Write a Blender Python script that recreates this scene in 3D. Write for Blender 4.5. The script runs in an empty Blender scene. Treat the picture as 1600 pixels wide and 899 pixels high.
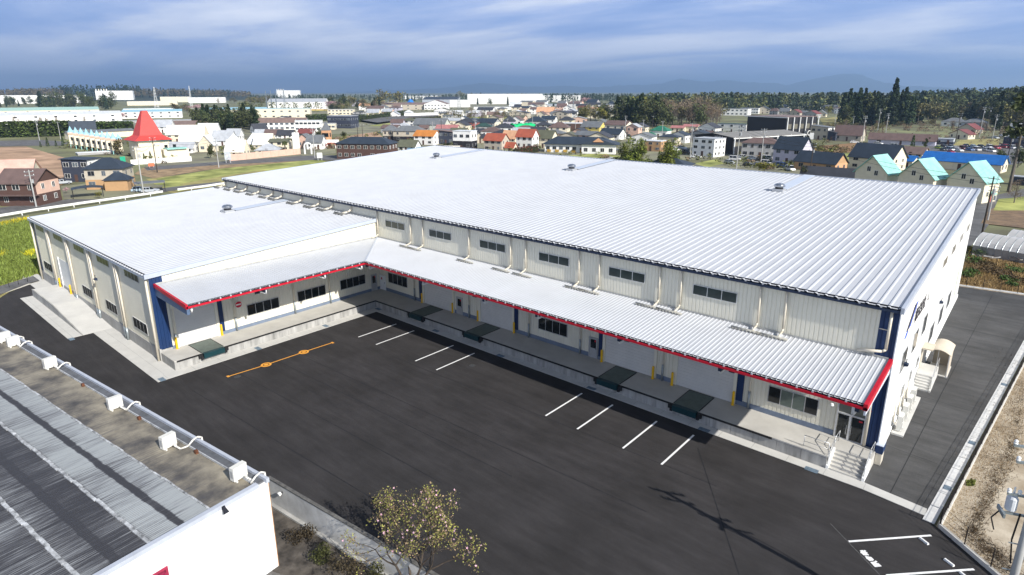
import bpy, math, random
from mathutils import Vector, Matrix
import numpy as np
random.seed(7)
R = math.radians
S = bpy.context.scene
COL = S.collection
# ------------------------------------------------------------ camera
FPX = 954.92
CAM = Vector((65.153315, -48.047722, 26.706129))
RI = Vector((0.756743, 0.653709, -0.001938)); UP = Vector((-0.174150, 0.204455, 0.963260)); FW = Vector((-0.630089, 0.728603, -0.268563))
PYO = -39.8529
cd = bpy.data.cameras.new("camera"); cam = bpy.data.objects.new("camera", cd); COL.objects.link(cam)
cd.sensor_width = 36.0; cd.sensor_fit = 'HORIZONTAL'; cd.lens = FPX / 1600 * 36.0
cd.shift_y = PYO / 1600.0
cd.clip_start = 0.5; cd.clip_end = 60000
m = Matrix.Identity(4)
for i in range(3):
    m[i][0] = RI[i]; m[i][1] = UP[i]; m[i][2] = -FW[i]; m[i][3] = CAM[i]
cam.matrix_world = m
S.camera = cam
# ------------------------------------------------------------ sun, sky
SUN = Vector((12.29, -1.5, 8.17)).normalized()
SUN_EL = math.asin(SUN.z); SUN_AZ = math.atan2(SUN.x, SUN.y)
ld = bpy.data.lights.new("sun", 'SUN'); ld.energy = 5.0; ld.angle = R(0.5); ld.color = (1.0, 0.955, 0.88)
sun = bpy.data.objects.new("sun", ld); COL.objects.link(sun)
sun.rotation_euler = SUN.to_track_quat('Z', 'Y').to_euler()
W = bpy.data.worlds.new("World"); S.world = W; W.use_nodes = True
nt = W.node_tree; nt.nodes.clear()
def N(nt, t, **kw):
    n = nt.nodes.new(t)
    for k, v in kw.items():
        if k.startswith('i_'):
            key = k[2:]
            key = int(key) if key.isdigit() else key.replace('_', ' ')
            n.inputs[key].default_value = v
        else: setattr(n, k, v)
    return n
def ramp(nt, stops, fac=None, interp='LINEAR'):
    r = nt.nodes.new('ShaderNodeValToRGB'); e = r.color_ramp.elements
    r.color_ramp.interpolation = interp
    while len(e) > 1: e.remove(e[-1])
    e[0].position = stops[0][0]; e[0].color = (*stops[0][1], 1)
    for p_, c in stops[1:]:
        q = e.new(p_); q.color = (*c, 1)
    if fac is not None: nt.links.new(fac, r.inputs[0])
    return r
sky = N(nt, 'ShaderNodeTexSky', sky_type='NISHITA', sun_disc=False, sun_elevation=SUN_EL, sun_rotation=SUN_AZ,
        altitude=100, air_density=1.2, dust_density=0.6, ozone_density=2.0)
bg1 = N(nt, 'ShaderNodeBackground', i_Strength=0.05); nt.links.new(sky.outputs[0], bg1.inputs[0])
tc = N(nt, 'ShaderNodeTexCoord')
# cloud deck: view direction projected on a flat layer high above the ground
sep = N(nt, 'ShaderNodeSeparateXYZ'); nt.links.new(tc.outputs['Generated'], sep.inputs[0])
zc = N(nt, 'ShaderNodeMath', operation='MAXIMUM', i_1=0.0); nt.links.new(sep.outputs['Z'], zc.inputs[0])
za = N(nt, 'ShaderNodeMath', operation='ADD', i_1=0.10); nt.links.new(zc.outputs[0], za.inputs[0])
dx = N(nt, 'ShaderNodeMath', operation='DIVIDE'); nt.links.new(sep.outputs['X'], dx.inputs[0]); nt.links.new(za.outputs[0], dx.inputs[1])
dy = N(nt, 'ShaderNodeMath', operation='DIVIDE'); nt.links.new(sep.outputs['Y'], dy.inputs[0]); nt.links.new(za.outputs[0], dy.inputs[1])
cmb = N(nt, 'ShaderNodeCombineXYZ'); nt.links.new(dx.outputs[0], cmb.inputs[0]); nt.links.new(dy.outputs[0], cmb.inputs[1])
mp = N(nt, 'ShaderNodeMapping'); mp.inputs['Rotation'].default_value = (0, 0, R(-33)); mp.inputs['Scale'].default_value = (0.34, 0.60, 1)
mp.inputs['Location'].default_value = (2.7, 9.3, 0)
nt.links.new(cmb.outputs[0], mp.inputs[0])
n1 = N(nt, 'ShaderNodeTexNoise', i_Scale=1.0, i_Detail=7.0, i_Roughness=0.56, i_Distortion=0.25); nt.links.new(mp.outputs[0], n1.inputs['Vector'])
cr = ramp(nt, [(0.34, (0.20, 0.32, 0.66)), (0.42, (0.31, 0.43, 0.75)), (0.48, (0.50, 0.59, 0.85)), (0.54, (0.80, 0.84, 0.95)), (0.62, (1.10, 1.10, 1.12))], n1.outputs[0])
hz = ramp(nt, [(0.0, (1, 1, 1)), (0.22, (0, 0, 0))], sep.outputs['Z'])
hmix = N(nt, 'ShaderNodeMixRGB', blend_type='MIX'); hmix.inputs[2].default_value = (0.25, 0.37, 0.70, 1)
hf = N(nt, 'ShaderNodeMath', operation='MULTIPLY', i_1=0.75); nt.links.new(hz.outputs[0], hf.inputs[0])
nt.links.new(hf.outputs[0], hmix.inputs[0]); nt.links.new(cr.outputs[0], hmix.inputs[1])
bg2 = N(nt, 'ShaderNodeBackground', i_Strength=0.95); nt.links.new(hmix.outputs[0], bg2.inputs[0])
# the cloud bank stands low and far off; overhead, where the sun shines, the sky is mostly clear
cov = ramp(nt, [(0.0, (.92, .92, .92)), (0.26, (.90, .90, .90)), (0.55, (.15, .15, .15)), (1.0, (.10, .10, .10))], zc.outputs[0])
mx = N(nt, 'ShaderNodeMixShader'); nt.links.new(cov.outputs[0], mx.inputs[0]); nt.links.new(bg1.outputs[0], mx.inputs[1]); nt.links.new(bg2.outputs[0], mx.inputs[2])
wo = N(nt, 'ShaderNodeOutputWorld'); nt.links.new(mx.outputs[0], wo.inputs[0])
S.view_settings.view_transform = 'Standard'; S.view_settings.look = 'None'; S.view_settings.exposure = 0.52; S.view_settings.gamma = 1.0
S.cycles.max_bounces = 6; S.cycles.transparent_max_bounces = 8
# ------------------------------------------------------------ pixel -> place on the ground (reference photo pixels, 1600 wide)
def G(px, py, z=0.0):
    d = FW + RI * ((px - 800) / FPX) + UP * ((449.5 + PYO - py) / FPX)
    return CAM + d * ((z - CAM.z) / d.z)
def depth(p): return (p - CAM).dot(FW)
def Gd(px, dist):
    """point on the ground below the view ray of column px at a horizontal distance"""
    d = FW + RI * ((px - 800) / FPX); d.z = 0; d.normalize()
    return Vector((CAM.x + d.x * dist, CAM.y + d.y * dist, 0))
def mpp(p): return depth(p) / FPX
# ------------------------------------------------------------ materials
MATS = {}
def mat(name, col, rough=0.6, var=0.12, scale=2.0, metal=0.0, bump=0.0, bscale=None, spec=0.4, stretch=None, rnd=0.0, detail=4.0, world=False, col2=None):
    if name in MATS: return MATS[name]
    m = bpy.data.materials.new(name); m.use_nodes = True; t = m.node_tree; t.nodes.clear()
    out = N(t, 'ShaderNodeOutputMaterial'); b = N(t, 'ShaderNodeBsdfPrincipled')
    b.inputs['Roughness'].default_value = rough; b.inputs['Metallic'].default_value = metal
    b.inputs['Specular IOR Level'].default_value = spec
    t.links.new(b.outputs[0], out.inputs[0])
    if world:
        g = N(t, 'ShaderNodeNewGeometry'); vec = g.outputs['Position']
    else:
        g = N(t, 'ShaderNodeTexCoord'); vec = g.outputs['Object']
    if stretch:
        mpn = N(t, 'ShaderNodeMapping'); mpn.inputs['Scale'].default_value = stretch; t.links.new(vec, mpn.inputs[0]); vec = mpn.outputs[0]
    no = N(t, 'ShaderNodeTexNoise', i_Scale=scale, i_Detail=detail, i_Roughness=0.6); t.links.new(vec, no.inputs['Vector'])
    lo = [max(0, c * (1 - var * 1.6)) for c in col]; hi = [min(1, c * (1 + var * 1.6)) for c in (col2 or col)]
    r = ramp(t, [(0.28, lo), (0.72, hi)], no.outputs[0]); csock = r.outputs[0]
    if rnd:
        oi = N(t, 'ShaderNodeObjectInfo'); hs = N(t, 'ShaderNodeHueSaturation')
        mr = N(t, 'ShaderNodeMapRange', i_3=1 - rnd, i_4=1 + rnd); t.links.new(oi.outputs['Random'], mr.inputs[0])
        t.links.new(mr.outputs[0], hs.inputs['Value']); t.links.new(csock, hs.inputs['Color']); csock = hs.outputs[0]
    t.links.new(csock, b.inputs['Base Color'])
    if bump:
        n2 = N(t, 'ShaderNodeTexNoise', i_Scale=bscale or scale * 4, i_Detail=3.0); t.links.new(vec, n2.inputs['Vector'])
        bu = N(t, 'ShaderNodeBump', i_Strength=bump, i_Distance=0.05); t.links.new(n2.outputs[0], bu.inputs['Height']); t.links.new(bu.outputs[0], b.inputs['Normal'])
    MATS[name] = m; return m
def glass(name, col=(0.012, 0.016, 0.018), rough=0.08):
    if name in MATS: return MATS[name]
    m = mat(name, col, rough=rough, var=0.3, scale=0.7, spec=0.55); return m
# ------------------------------------------------------------ mesh builder
class MB:
    def __init__(s): s.v = []; s.f = []; s.mi = []; s.m = 0
    def add(s, vs, fs):
        o = len(s.v); s.v += [tuple(v) for v in vs]
        for f in fs: s.f.append(tuple(i + o for i in f)); s.mi.append(s.m)
        return s
    def box(s, x0, x1, y0, y1, z0, z1):
        if x0 > x1: x0, x1 = x1, x0
        if y0 > y1: y0, y1 = y1, y0
        return s.add([(x0, y0, z0), (x1, y0, z0), (x1, y1, z0), (x0, y1, z0), (x0, y0, z1), (x1, y0, z1), (x1, y1, z1), (x0, y1, z1)],
                     [(3, 2, 1, 0), (4, 5, 6, 7), (0, 1, 5, 4), (1, 2, 6, 5), (2, 3, 7, 6), (3, 0, 4, 7)])
    def hexa(s, b, t):  # bottom 4 pts, top 4 pts (ccw from above)
        return s.add(list(b) + list(t), [(3, 2, 1, 0), (4, 5, 6, 7), (0, 1, 5, 4), (1, 2, 6, 5), (2, 3, 7, 6), (3, 0, 4, 7)])
    def poly(s, pts): return s.add(pts, [tuple(range(len(pts)))])
    def prism(s, pts, z0, z1):
        n = len(pts); a = sum(pts[i][0] * pts[(i + 1) % n][1] - pts[(i + 1) % n][0] * pts[i][1] for i in range(n))
        if a < 0: pts = pts[::-1]
        vs = [(p[0], p[1], z0) for p in pts] + [(p[0], p[1], z1) for p in pts]
        fs = [tuple(range(n - 1, -1, -1)), tuple(range(n, 2 * n))] + [(i, (i + 1) % n, n + (i + 1) % n, n + i) for i in range(n)]
        return s.add(vs, fs)
    def extr(s, prof, axis, a, b):
        """profile of (u, z) swept along axis ('x' : u=y, 'y' : u=x) from a to b, closed"""
        n = len(prof); mk = (lambda t, q: (t, q[0], q[1])) if axis == 'x' else (lambda t, q: (q[0], t, q[1]))
        vs = [mk(a, q) for q in prof] + [mk(b, q) for q in prof]
        fs = [tuple(range(n)), tuple(range(2 * n - 1, n - 1, -1))] + [(i, n + i, n + (i + 1) % n, (i + 1) % n) for i in range(n)]
        return s.add(vs, fs)
    def cyl(s, p0, p1, r0, r1=None, n=10, caps=True):
        r1 = r0 if r1 is None else r1
        p0 = Vector(p0); p1 = Vector(p1); d = (p1 - p0).normalized(); q = d.to_track_quat('Z', 'Y'); vs = []
        for p, r in ((p0, r0), (p1, r1)):
            for i in range(n):
                a = 2 * math.pi * i / n; vs.append(p + q @ Vector((math.cos(a) * r, math.sin(a) * r, 0)))
        fs = [(i, (i + 1) % n, n + (i + 1) % n, n + i) for i in range(n)]
        if caps: fs += [tuple(range(n - 1, -1, -1)), tuple(range(n, 2 * n))]
        return s.add(vs, fs)
    def tube(s, pts, r, n=8):
        for a, b in zip(pts[:-1], pts[1:]): s.cyl(a, b, r, r, n)
        return s
    def lathe(s, prof, n=16, c=(0, 0, 0)):
        vs = []; fs = []
        for r, z in prof:
            for i in range(n):
                a = 2 * math.pi * i / n; vs.append((c[0] + math.cos(a) * r, c[1] + math.sin(a) * r, c[2] + z))
        for k in range(len(prof) - 1):
            for i in range(n): fs.append((k * n + i, k * n + (i + 1) % n, (k + 1) * n + (i + 1) % n, (k + 1) * n + i))
        fs.append(tuple(range(n - 1, -1, -1))); fs.append(tuple(range((len(prof) - 1) * n, len(prof) * n)))
        return s.add(vs, fs)
    def mesh(s, name, mats, smooth=False):
        me = bpy.data.meshes.new(name); me.from_pydata(s.v, [], s.f)
        if not isinstance(mats, (list, tuple)): mats = [mats]
        for m in mats: me.materials.append(m)
        if len(mats) > 1: me.polygons.foreach_set('material_index', s.mi)
        if smooth: me.polygons.foreach_set('use_smooth', [True] * len(me.polygons))
        me.update(); return me
def link(name, data, parent=None, loc=None, rz=None):
    o = bpy.data.objects.new(name, data); COL.objects.link(o)
    if parent is not None: o.parent = parent
    if loc is not None: o.location = loc
    if rz is not None: o.rotation_euler = (0, 0, rz)
    return o
def obj(name, mb, mats, parent=None, loc=None, rz=None, smooth=False):
    return link(name, mb.mesh(name, mats, smooth), parent, loc, rz)
def tag(o, label, cat, group=None, kind=None):
    if label: o['label'] = label
    if cat: o['category'] = cat
    if group: o['group'] = group
    if kind: o['kind'] = kind
    return o
def thing(name, label, cat, loc=(0, 0, 0), rz=0.0, group=None):
    o = bpy.data.objects.new(name, None); COL.objects.link(o); o.location = loc; o.rotation_euler = (0, 0, rz)
    return tag(o, label, cat, group)
def structure(name, mb, mats, parent=None, loc=None, rz=None):
    o = obj(name, mb, mats, parent, loc, rz)
    if parent is None: o['kind'] = 'structure'
    return o
def dup(root, loc, rz=0.0, label=None, group=None, scale=None):
    r = root.copy(); COL.objects.link(r); r.location = loc; r.rotation_euler = (0, 0, rz)
    if label: r['label'] = label
    if group: r['group'] = group
    if scale is not None: r.scale = scale if isinstance(scale, tuple) else (scale,) * 3
    for ch in root.children:
        c = ch.copy(); COL.objects.link(c); c.parent = r
        for g in ch.children:
            d = g.copy(); COL.objects.link(d); d.parent = c
    return r
# ------------------------------------------------------------ shared materials
M_roof = mat('roof_sheet', (0.50, 0.515, 0.545), rough=0.48, var=0.03, scale=0.35, spec=0.5, world=True, rnd=.010)
M_siding = mat('cream_siding', (0.73, 0.70, 0.585), rough=0.5, var=0.03, scale=0.6)
M_white = mat('white_paint', (0.80, 0.80, 0.78), rough=0.55, var=0.04, scale=1.2)
M_navy = mat('navy_siding', (0.008, 0.030, 0.10), rough=0.45, var=0.1, scale=1.0)
M_navytrim = mat('navy_trim', (0.018, 0.032, 0.068), rough=0.45, var=0.1, scale=2)
M_red = mat('red_fascia', (0.50, 0.010, 0.028), rough=0.45, var=0.08, scale=2)
M_black = mat('black_rubber', (0.012, 0.012, 0.013), rough=0.7, var=0.2, scale=3)
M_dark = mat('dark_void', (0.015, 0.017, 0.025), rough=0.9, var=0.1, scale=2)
M_pipe = mat('cream_pipe', (0.62, 0.57, 0.47), rough=0.45, var=0.05, scale=2)
M_gpipe = mat('galvanised_pipe', (0.32, 0.36, 0.38), rough=0.4, metal=0.5, var=0.1, scale=2)
M_shutter = mat('shutter_steel', (0.64, 0.63, 0.60), rough=0.5, var=0.03, scale=1)
M_greybase = mat('grey_base_trim', (0.16, 0.20, 0.27), rough=0.6, var=0.08, scale=1)
M_alu = mat('aluminium', (0.48, 0.49, 0.50), rough=0.35, metal=0.4, var=0.06, scale=2)
M_steel = mat('stainless', (0.5, 0.52, 0.55), rough=0.25, metal=0.9, var=0.06, scale=3)
M_yellow = mat('yellow_paint', (0.80, 0.47, 0.01), rough=0.5, var=0.06, scale=2)
M_glass = glass('dark_glass')
M_frost = mat('clouded_glass', (0.028, 0.042, 0.040), rough=0.2, var=0.2, scale=0.8)
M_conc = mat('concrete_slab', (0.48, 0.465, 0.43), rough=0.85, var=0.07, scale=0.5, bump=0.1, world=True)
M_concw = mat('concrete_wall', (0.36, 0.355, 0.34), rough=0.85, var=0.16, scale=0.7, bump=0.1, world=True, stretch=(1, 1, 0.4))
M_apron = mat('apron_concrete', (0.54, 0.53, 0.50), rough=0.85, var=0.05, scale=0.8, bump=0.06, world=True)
M_marking = mat('road_paint', (0.78, 0.78, 0.77), rough=0.7, var=0.06, scale=6, world=True)
M_orange = mat('orange_paint', (0.80, 0.36, 0.05), rough=0.7, var=0.08, scale=5, world=True)
M_pole = mat('concrete_pole', (0.38, 0.38, 0.37), rough=0.8, var=0.08, scale=0.5)
M_wood = mat('bark', (0.055, 0.042, 0.032), rough=0.9, var=0.3, scale=3)
M_bark = mat('grey_bark', (0.14, 0.12, 0.10), rough=0.9, var=0.3, scale=2)
# ============================================================ SETTING: ground, yard, roads
M_ground = mat('town_ground', (0.17, 0.15, 0.11), rough=0.95, var=0.35, scale=0.035, bump=0.2, bscale=2.0, world=True, col2=(0.16, 0.17, 0.075), detail=8)
g = MB(); g.poly([(-23900, -580, -0.02), (700, -580, -0.02), (8900, 23900, -0.02), (-23900, 23900, -0.02)])
structure('ground', g, M_ground)
def asphalt(name, base, streak):
    m = bpy.data.materials.new(name); m.use_nodes = True; t = m.node_tree; t.nodes.clear()
    out = N(t, 'ShaderNodeOutputMaterial'); b = N(t, 'ShaderNodeBsdfPrincipled'); t.links.new(b.outputs[0], out.inputs[0])
    b.inputs['Roughness'].default_value = 0.85; b.inputs['Specular IOR Level'].default_value = 0.3
    ge = N(t, 'ShaderNodeNewGeometry')
    mp1 = N(t, 'ShaderNodeMapping'); mp1.inputs['Rotation'].default_value = (0, 0, R(streak)); mp1.inputs['Scale'].default_value = (0.16, 1.1, 1); t.links.new(ge.outputs['Position'], mp1.inputs[0])
    s1 = N(t, 'ShaderNodeTexNoise', i_Scale=1.0, i_Detail=10.0, i_Roughness=0.74); t.links.new(mp1.outputs[0], s1.inputs['Vector'])
    s2 = N(t, 'ShaderNodeTexNoise', i_Scale=0.22, i_Detail=9.0, i_Roughness=0.62); t.links.new(ge.outputs['Position'], s2.inputs['Vector'])
    s3 = N(t, 'ShaderNodeTexNoise', i_Scale=55.0, i_Detail=2.0); t.links.new(ge.outputs['Position'], s3.inputs['Vector'])
    b3 = [c * 0.70 for c in base]; b4 = [c * 1.38 for c in base]
    r1 = ramp(t, [(0.30, b3), (0.5, base), (0.72, b4)], s1.outputs[0])
    r2 = ramp(t, [(0.35, (0.80, 0.79, 0.77)), (0.62, (1.18, 1.17, 1.17))], s2.outputs[0])
    mu = N(t, 'ShaderNodeMixRGB', blend_type='MULTIPLY', i_0=1.0); t.links.new(r1.outputs[0], mu.inputs[1]); t.links.new(r2.outputs[0], mu.inputs[2])
    r3 = ramp(t, [(0.3, (0.6, 0.6, 0.6)), (0.7, (1.45, 1.45, 1.45))], s3.outputs[0])
    m2 = N(t, 'ShaderNodeMixRGB', blend_type='MULTIPLY', i_0=0.8); t.links.new(mu.outputs[0], m2.inputs[1]); t.links.new(r3.outputs[0], m2.inputs[2])
    t.links.new(m2.outputs[0], b.inputs['Base Color'])
    bu = N(t, 'ShaderNodeBump', i_Strength=0.35, i_Distance=0.02); t.links.new(s3.outputs[0], bu.inputs['Height']); t.links.new(bu.outputs[0], b.inputs['Normal'])
    return m
M_asph = asphalt('yard_asphalt', (0.031, 0.029, 0.0295), -4)
M_asph2 = asphalt('side_asphalt', (0.060, 0.060, 0.060), 80)
M_road = asphalt('old_road_asphalt', (0.12, 0.12, 0.122), 20)
M_seam = mat('asphalt_seam', (0.012, 0.012, 0.014), rough=0.8, var=0.3, scale=3, world=True)
def sheet(name, pts, m, z, kind='structure', parent=None, thick=0.0):
    b = MB()
    if thick: b.prism([(p[0], p[1]) for p in pts], z - thick, z)
    else: b.poly([(p[0], p[1], z) for p in pts]) if sum(pts[i][0]*pts[(i+1) % len(pts)][1]-pts[(i+1) % len(pts)][0]*pts[i][1] for i in range(len(pts))) > 0 else b.poly([(p[0], p[1], z) for p in pts[::-1]])
    o = obj(name, b, m, parent)
    if kind and parent is None: o['kind'] = kind
    return o
yard = sheet('yard', [(-48.3, -27.3), (-39.0, -34.1), (-34, -39.5), (20, -36), (29.4, -32.0), (46, -30.2), (90, -27), (90, -22), (69.4, -10.0), (63.6, -5.2), (63.3, -4.0), (63.3, -3.0), (59.2, -3.0), (59.2, 2), (-48.3, 2)], M_asph, 0.004)
side = sheet('side_road', [(59.0, -4.4), (63.35, -4.6), (66.85, 34.7), (70.1, 56.9), (59.0, 55.7)], M_asph2, 0.008)
# paving joints and painted lines lie on the yard
def line(name, a, b, w, m, parent, z=0.012):
    a = Vector((a[0], a[1], z)); b = Vector((b[0], b[1], z)); d = (b - a).normalized(); q = Vector((-d.y, d.x, 0)) * w / 2
    s = MB(); s.poly([a - q, b - q, b + q, a + q]); return obj(name, s, m, parent)
def ys(px, py): p = G(px, py); return (p.x, p.y)
for a, b in [((330, 560), (690, 755)), ((395, 545), (800, 745)), ((480, 560), (1010, 800)), ((300, 610), (600, 790)), ((620, 560), (1120, 760)), ((1090, 700), (1155, 899))]:
    line('paving_joint', ys(*a), ys(*b), 0.075, M_seam, yard, 0.008)
for k in range(9):
    line('paving_joint', (59.6, 3 + k * 5.6), (63.1 + k * 0.47, 2.6 + k * 5.6), 0.05, M_seam, side, 0.012)
line('paving_joint', (61.1, -4), (63.0, 54), 0.05, M_seam, side, 0.012)
for x in (9.95, 13.2, 19.75, 22.95, 36.7, 39.98, 44.28, 47.57):
    line('parking_line', (x, -10.8), (x + 0.06, -5.42), 0.16, M_marking, yard)
line('parking_line', ys(1326, 846.5), ys(1455, 837), 0.15, M_marking, yard)
line('parking_line', ys(1385, 899.5), ys(1522, 890), 0.15, M_marking, yard)
line('chalk_line', ys(1297, 818), ys(1375, 899), 0.022, mat('faint_chalk', (.20, .20, .20), var=.4, scale=4, world=True), yard)
# orange pedestrian line with two discs
for a, b in (((8.62, -24.9), (8.9, -21.7)), ((8.92, -20.8), (8.97, -17.5)), ((8.98, -16.6), (9.1, -13.7))):
    line('orange_line', a, b, 0.14, M_orange, yard)
for c in ((8.9, -21.25), (8.98, -17.05)):
    s = MB(); s.lathe([(0.52, 0.012), (0.52, 0.013)], 24, (c[0], c[1], 0)); o = obj('orange_disc', s, M_orange, yard)
    s = MB()
    vs = [(c[0] + math.cos(i * math.pi / 12) * r, c[1] + math.sin(i * math.pi / 12) * r, 0.0165) for r in (0.22, 0.33) for i in range(24)]
    s.add(vs, [(i, 24 + i, 24 + (i + 1) % 24, (i + 1) % 24)[::-1] for i in range(24)]); obj('walker_emblem', s, mat('brown_print', (0.22, 0.09, 0.02), var=0.2, scale=6), yard)
for e in ((8.6, -25.0), (9.12, -13.62)):
    s = MB(); s.poly([(e[0] - .2, e[1] - .12, .0125), (e[0] + .2, e[1] - .12, .0125), (e[0] + .2, e[1] + .12, .0125), (e[0] - .2, e[1] + .12, .0125)]); obj('orange_line', s, M_orange, yard)
# painted characters in the visitor bay, stroke by stroke in a unit square
GLYPH = {
 'come': [((.1, .8), (.9, .8)), ((.05, .48), (.95, .48)), ((.5, 1), (.5, 0)), ((.28, .74), (.22, .56)), ((.72, .74), (.8, .56)), ((.45, .45), (.08, .06)), ((.55, .45), (.92, .06))],
 'guest': [((.5, 1), (.5, .86)), ((.08, .84), (.92, .84)), ((.08, .84), (.08, .68)), ((.92, .84), (.92, .68)), ((.4, .76), (.15, .5)), ((.35, .66), (.75, .66)), ((.75, .66), (.15, .34)), ((.3, .58), (.9, .32)), ((.28, .3), (.75, .3)), ((.28, .3), (.28, .02)), ((.75, .3), (.75, .02)), ((.28, .03), (.75, .03))],
 'use': [((.2, .95), (.88, .95)), ((.2, .95), (.2, .35)), ((.2, .35), (.08, .02)), ((.88, .95), (.88, .02)), ((.2, .66), (.88, .66)), ((.2, .38), (.88, .38)), ((.54, .95), (.54, .04)), ((.88, .02), (.76, .05))]}
def glyph(ch, o, u, v, w, z):
    s = MB()
    for k, (a, b) in enumerate(GLYPH[ch]):
        zz = z + k * 0.0006
        A = Vector((o[0] + u[0] * a[0] + v[0] * a[1], o[1] + u[1] * a[0] + v[1] * a[1], zz)); B = Vector((o[0] + u[0] * b[0] + v[0] * b[1], o[1] + u[1] * b[0] + v[1] * b[1], zz))
        d = (B - A).normalized(); q = Vector((-d.y, d.x, 0)) * w / 2; A -= d * w * .4; B += d * w * .4
        s.poly([A - q, B - q, B + q, A + q])
    return s
gc = [((1343, 860.5), (1351.5, 860.5), (1357, 868)), ((1351.5, 870), (1359, 870), (1365.5, 876.5)), ((1360, 878), (1368.5, 877), (1376.5, 885.5))]
for ch, (tl, tr, br) in zip(('come', 'guest', 'use'), gc):
    TL = Vector(ys(*tl)); TR = Vector(ys(*tr)); BR = Vector(ys(*br)); u = BR - TR; v = TL - TR   # read from the bay mouth
    obj('painted_character', glyph(ch, TR, u, v, 0.11, 0.0125), M_marking, yard)
# manholes, drain grates
M_grate = mat('steel_grate', (0.14, 0.19, 0.24), rough=0.5, var=0.25, scale=8)
apron = MB()
for x0, x1, y0, y1 in [(-48.2, -35.7, -29.9, -27.8), (-14.4, 3.4, -29.95, -27.8), (3.4, 4.75, -29.95, -4.35), (3.4, 59.5, -4.35, -3.4), (-36.0, -14.4, -32.4, -31.0)]:
    apron.box(x0, x1, y0, y1, -0.1, 0.03)
apron.hexa([(59.5, -4.35, -.1), (63.3, -4.8, -.1), (63.3, -3.9, -.1), (59.5, -3.45, -.1)], [(59.5, -4.35, .03), (63.3, -4.8, .03), (63.3, -3.9, .03), (59.5, -3.45, .03)])
apron = structure('apron', apron, M_apron)
for k in range(22):
    line('slab_joint', (5 + k * 2.6, -4.33), (5 + k * 2.6, -3.42), 0.03, M_concw, apron, 0.034)
for k in range(10):
    line('slab_joint', (3.42, -29 + k * 2.6), (4.73, -29 + k * 2.6), 0.03, M_concw, apron, 0.034)
line('slab_joint', (-14.3, -28.9), (3.4, -28.9), 0.03, M_concw, apron, 0.034); line('slab_joint', (-35.9, -31.9), (-14.5, -31.9), 0.03, M_concw, apron, 0.034)
for px, py in [(253, 593.5), (112, 530.5), (403, 545), (509, 509.8), (591, 483.5), (681, 517.5), (782, 556.5), (924, 607.5), (1100, 672.2), (1268, 735)]:
    p = G(px, py); s = MB(); s.box(p.x - .45, p.x + .45, p.y - .25, p.y + .25, 0.031, 0.045)
    for i in range(6): s.box(p.x - .38 + i * .14, p.x - .33 + i * .14, p.y - .2, p.y + .2, 0.045, 0.055)
    obj('drain_grate', s, M_grate, apron)
for px, py in [(371, 589), (738, 571.5)]:
    p = G(px, py); s = MB(); s.lathe([(0.33, 0.0125), (0.33, 0.02)], 20, (p.x, p.y, 0)); obj('manhole_cover', s, mat('cast_iron', (0.05, 0.052, 0.055), rough=.6, var=.3, scale=9), yard)
# ============================================================ THE WAREHOUSE
WX, WM, LW, D, XR = 44.25, 42.85, 27.82, 49.71, 59.46
ZE, ZR, ZWE, ZWH = 12.14, 14.52, 9.265, 10.565
ZF, ZCT, CP = 7.72, 8.17, 7.41
WH = thing('warehouse', 'long L-shaped white warehouse with ribbed metal roofs, navy corners and red canopy edge', 'warehouse')
def GY(px, py, y):
    d = FW + RI * ((px - 800) / FPX) + UP * ((449.5 + PYO - py) / FPX); return CAM + d * ((y - CAM.y) / d.y)
def GX(px, py, x):
    d = FW + RI * ((px - 800) / FPX) + UP * ((449.5 + PYO - py) / FPX); return CAM + d * ((x - CAM.x) / d.x)
def corr(p0, p1, za, zb, ta, tb, nrm, pitch=0.33, dep=0.035):
    """corrugated siding from p0 to p1 (plan points), bottom za..zb, top ta..tb, ribs sunk against nrm"""
    s = MB(); p0 = Vector((*p0, 0)); p1 = Vector((*p1, 0)); L = (p1 - p0).length; d = (p1 - p0) / L; n = Vector((*nrm, 0))
    ts = []
    k = 0
    while k * pitch < L:
        b = k * pitch
        for t_, o in ((0, 0), (pitch * .72, 0), (pitch * .78, -dep), (pitch * .94, -dep)):
            if b + t_ < L: ts.append((b + t_, o))
        k += 1
    ts.append((L, 0)); vs = []
    for t_, o in ts:
        q = p0 + d * t_ + n * o; f = t_ / L
        vs.append((q.x, q.y, za + (zb - za) * f)); vs.append((q.x, q.y, ta + (tb - ta) * f))
    fs = []
    flip = d.cross(Vector((0, 0, 1))).dot(n) < 0
    for i in range(len(ts) - 1):
        f = (2 * i, 2 * i + 2, 2 * i + 3, 2 * i + 1); fs.append(f[::-1] if flip else f)
    return s.add(vs, fs)
def prt(name, b, m, smooth=False): return obj(name, b, m, WH, smooth=smooth)
# cores that close the volumes behind the siding
b = MB(); b.hexa([(-WM + .1, .1, 0), (XR - .1, .1, 0), (XR - .1, D - .1, 0), (-WM + .1, D - .1, 0)], [(-WM + .1, .1, ZE - .35), (XR - .1, .1, ZE - .35), (XR - .1, D - .1, ZR - .35), (-WM + .1, D - .1, ZR - .35)])
b.hexa([(-WX + .1, -LW + .1, 0), (-.1, -LW + .1, 0), (-.1, .05, 0), (-WX + .1, .05, 0)], [(-WX + .1, -LW + .1, ZWE - .35), (-.1, -LW + .1, ZWE - .35), (-.1, .05, ZWH - .35), (-WX + .1, .05, ZWH - .35)])
prt('structural_core', b, M_concw)
prt('front_siding', corr((0.02, 0), (58.27, 0), 1.0, 1.0, ZE - .3, ZE - .3, (0, -1)), M_siding)
prt('front_siding', corr((-WM, 0), (0.0, 0), ZWH - .6, ZWH - .6, ZE - .3, ZE - .3, (0, -1)), M_siding)
prt('gable_siding', corr((XR, 0), (XR, D), 0.45, 0.45, ZE - .28, ZR - .28, (1, 0)), M_white)
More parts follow.
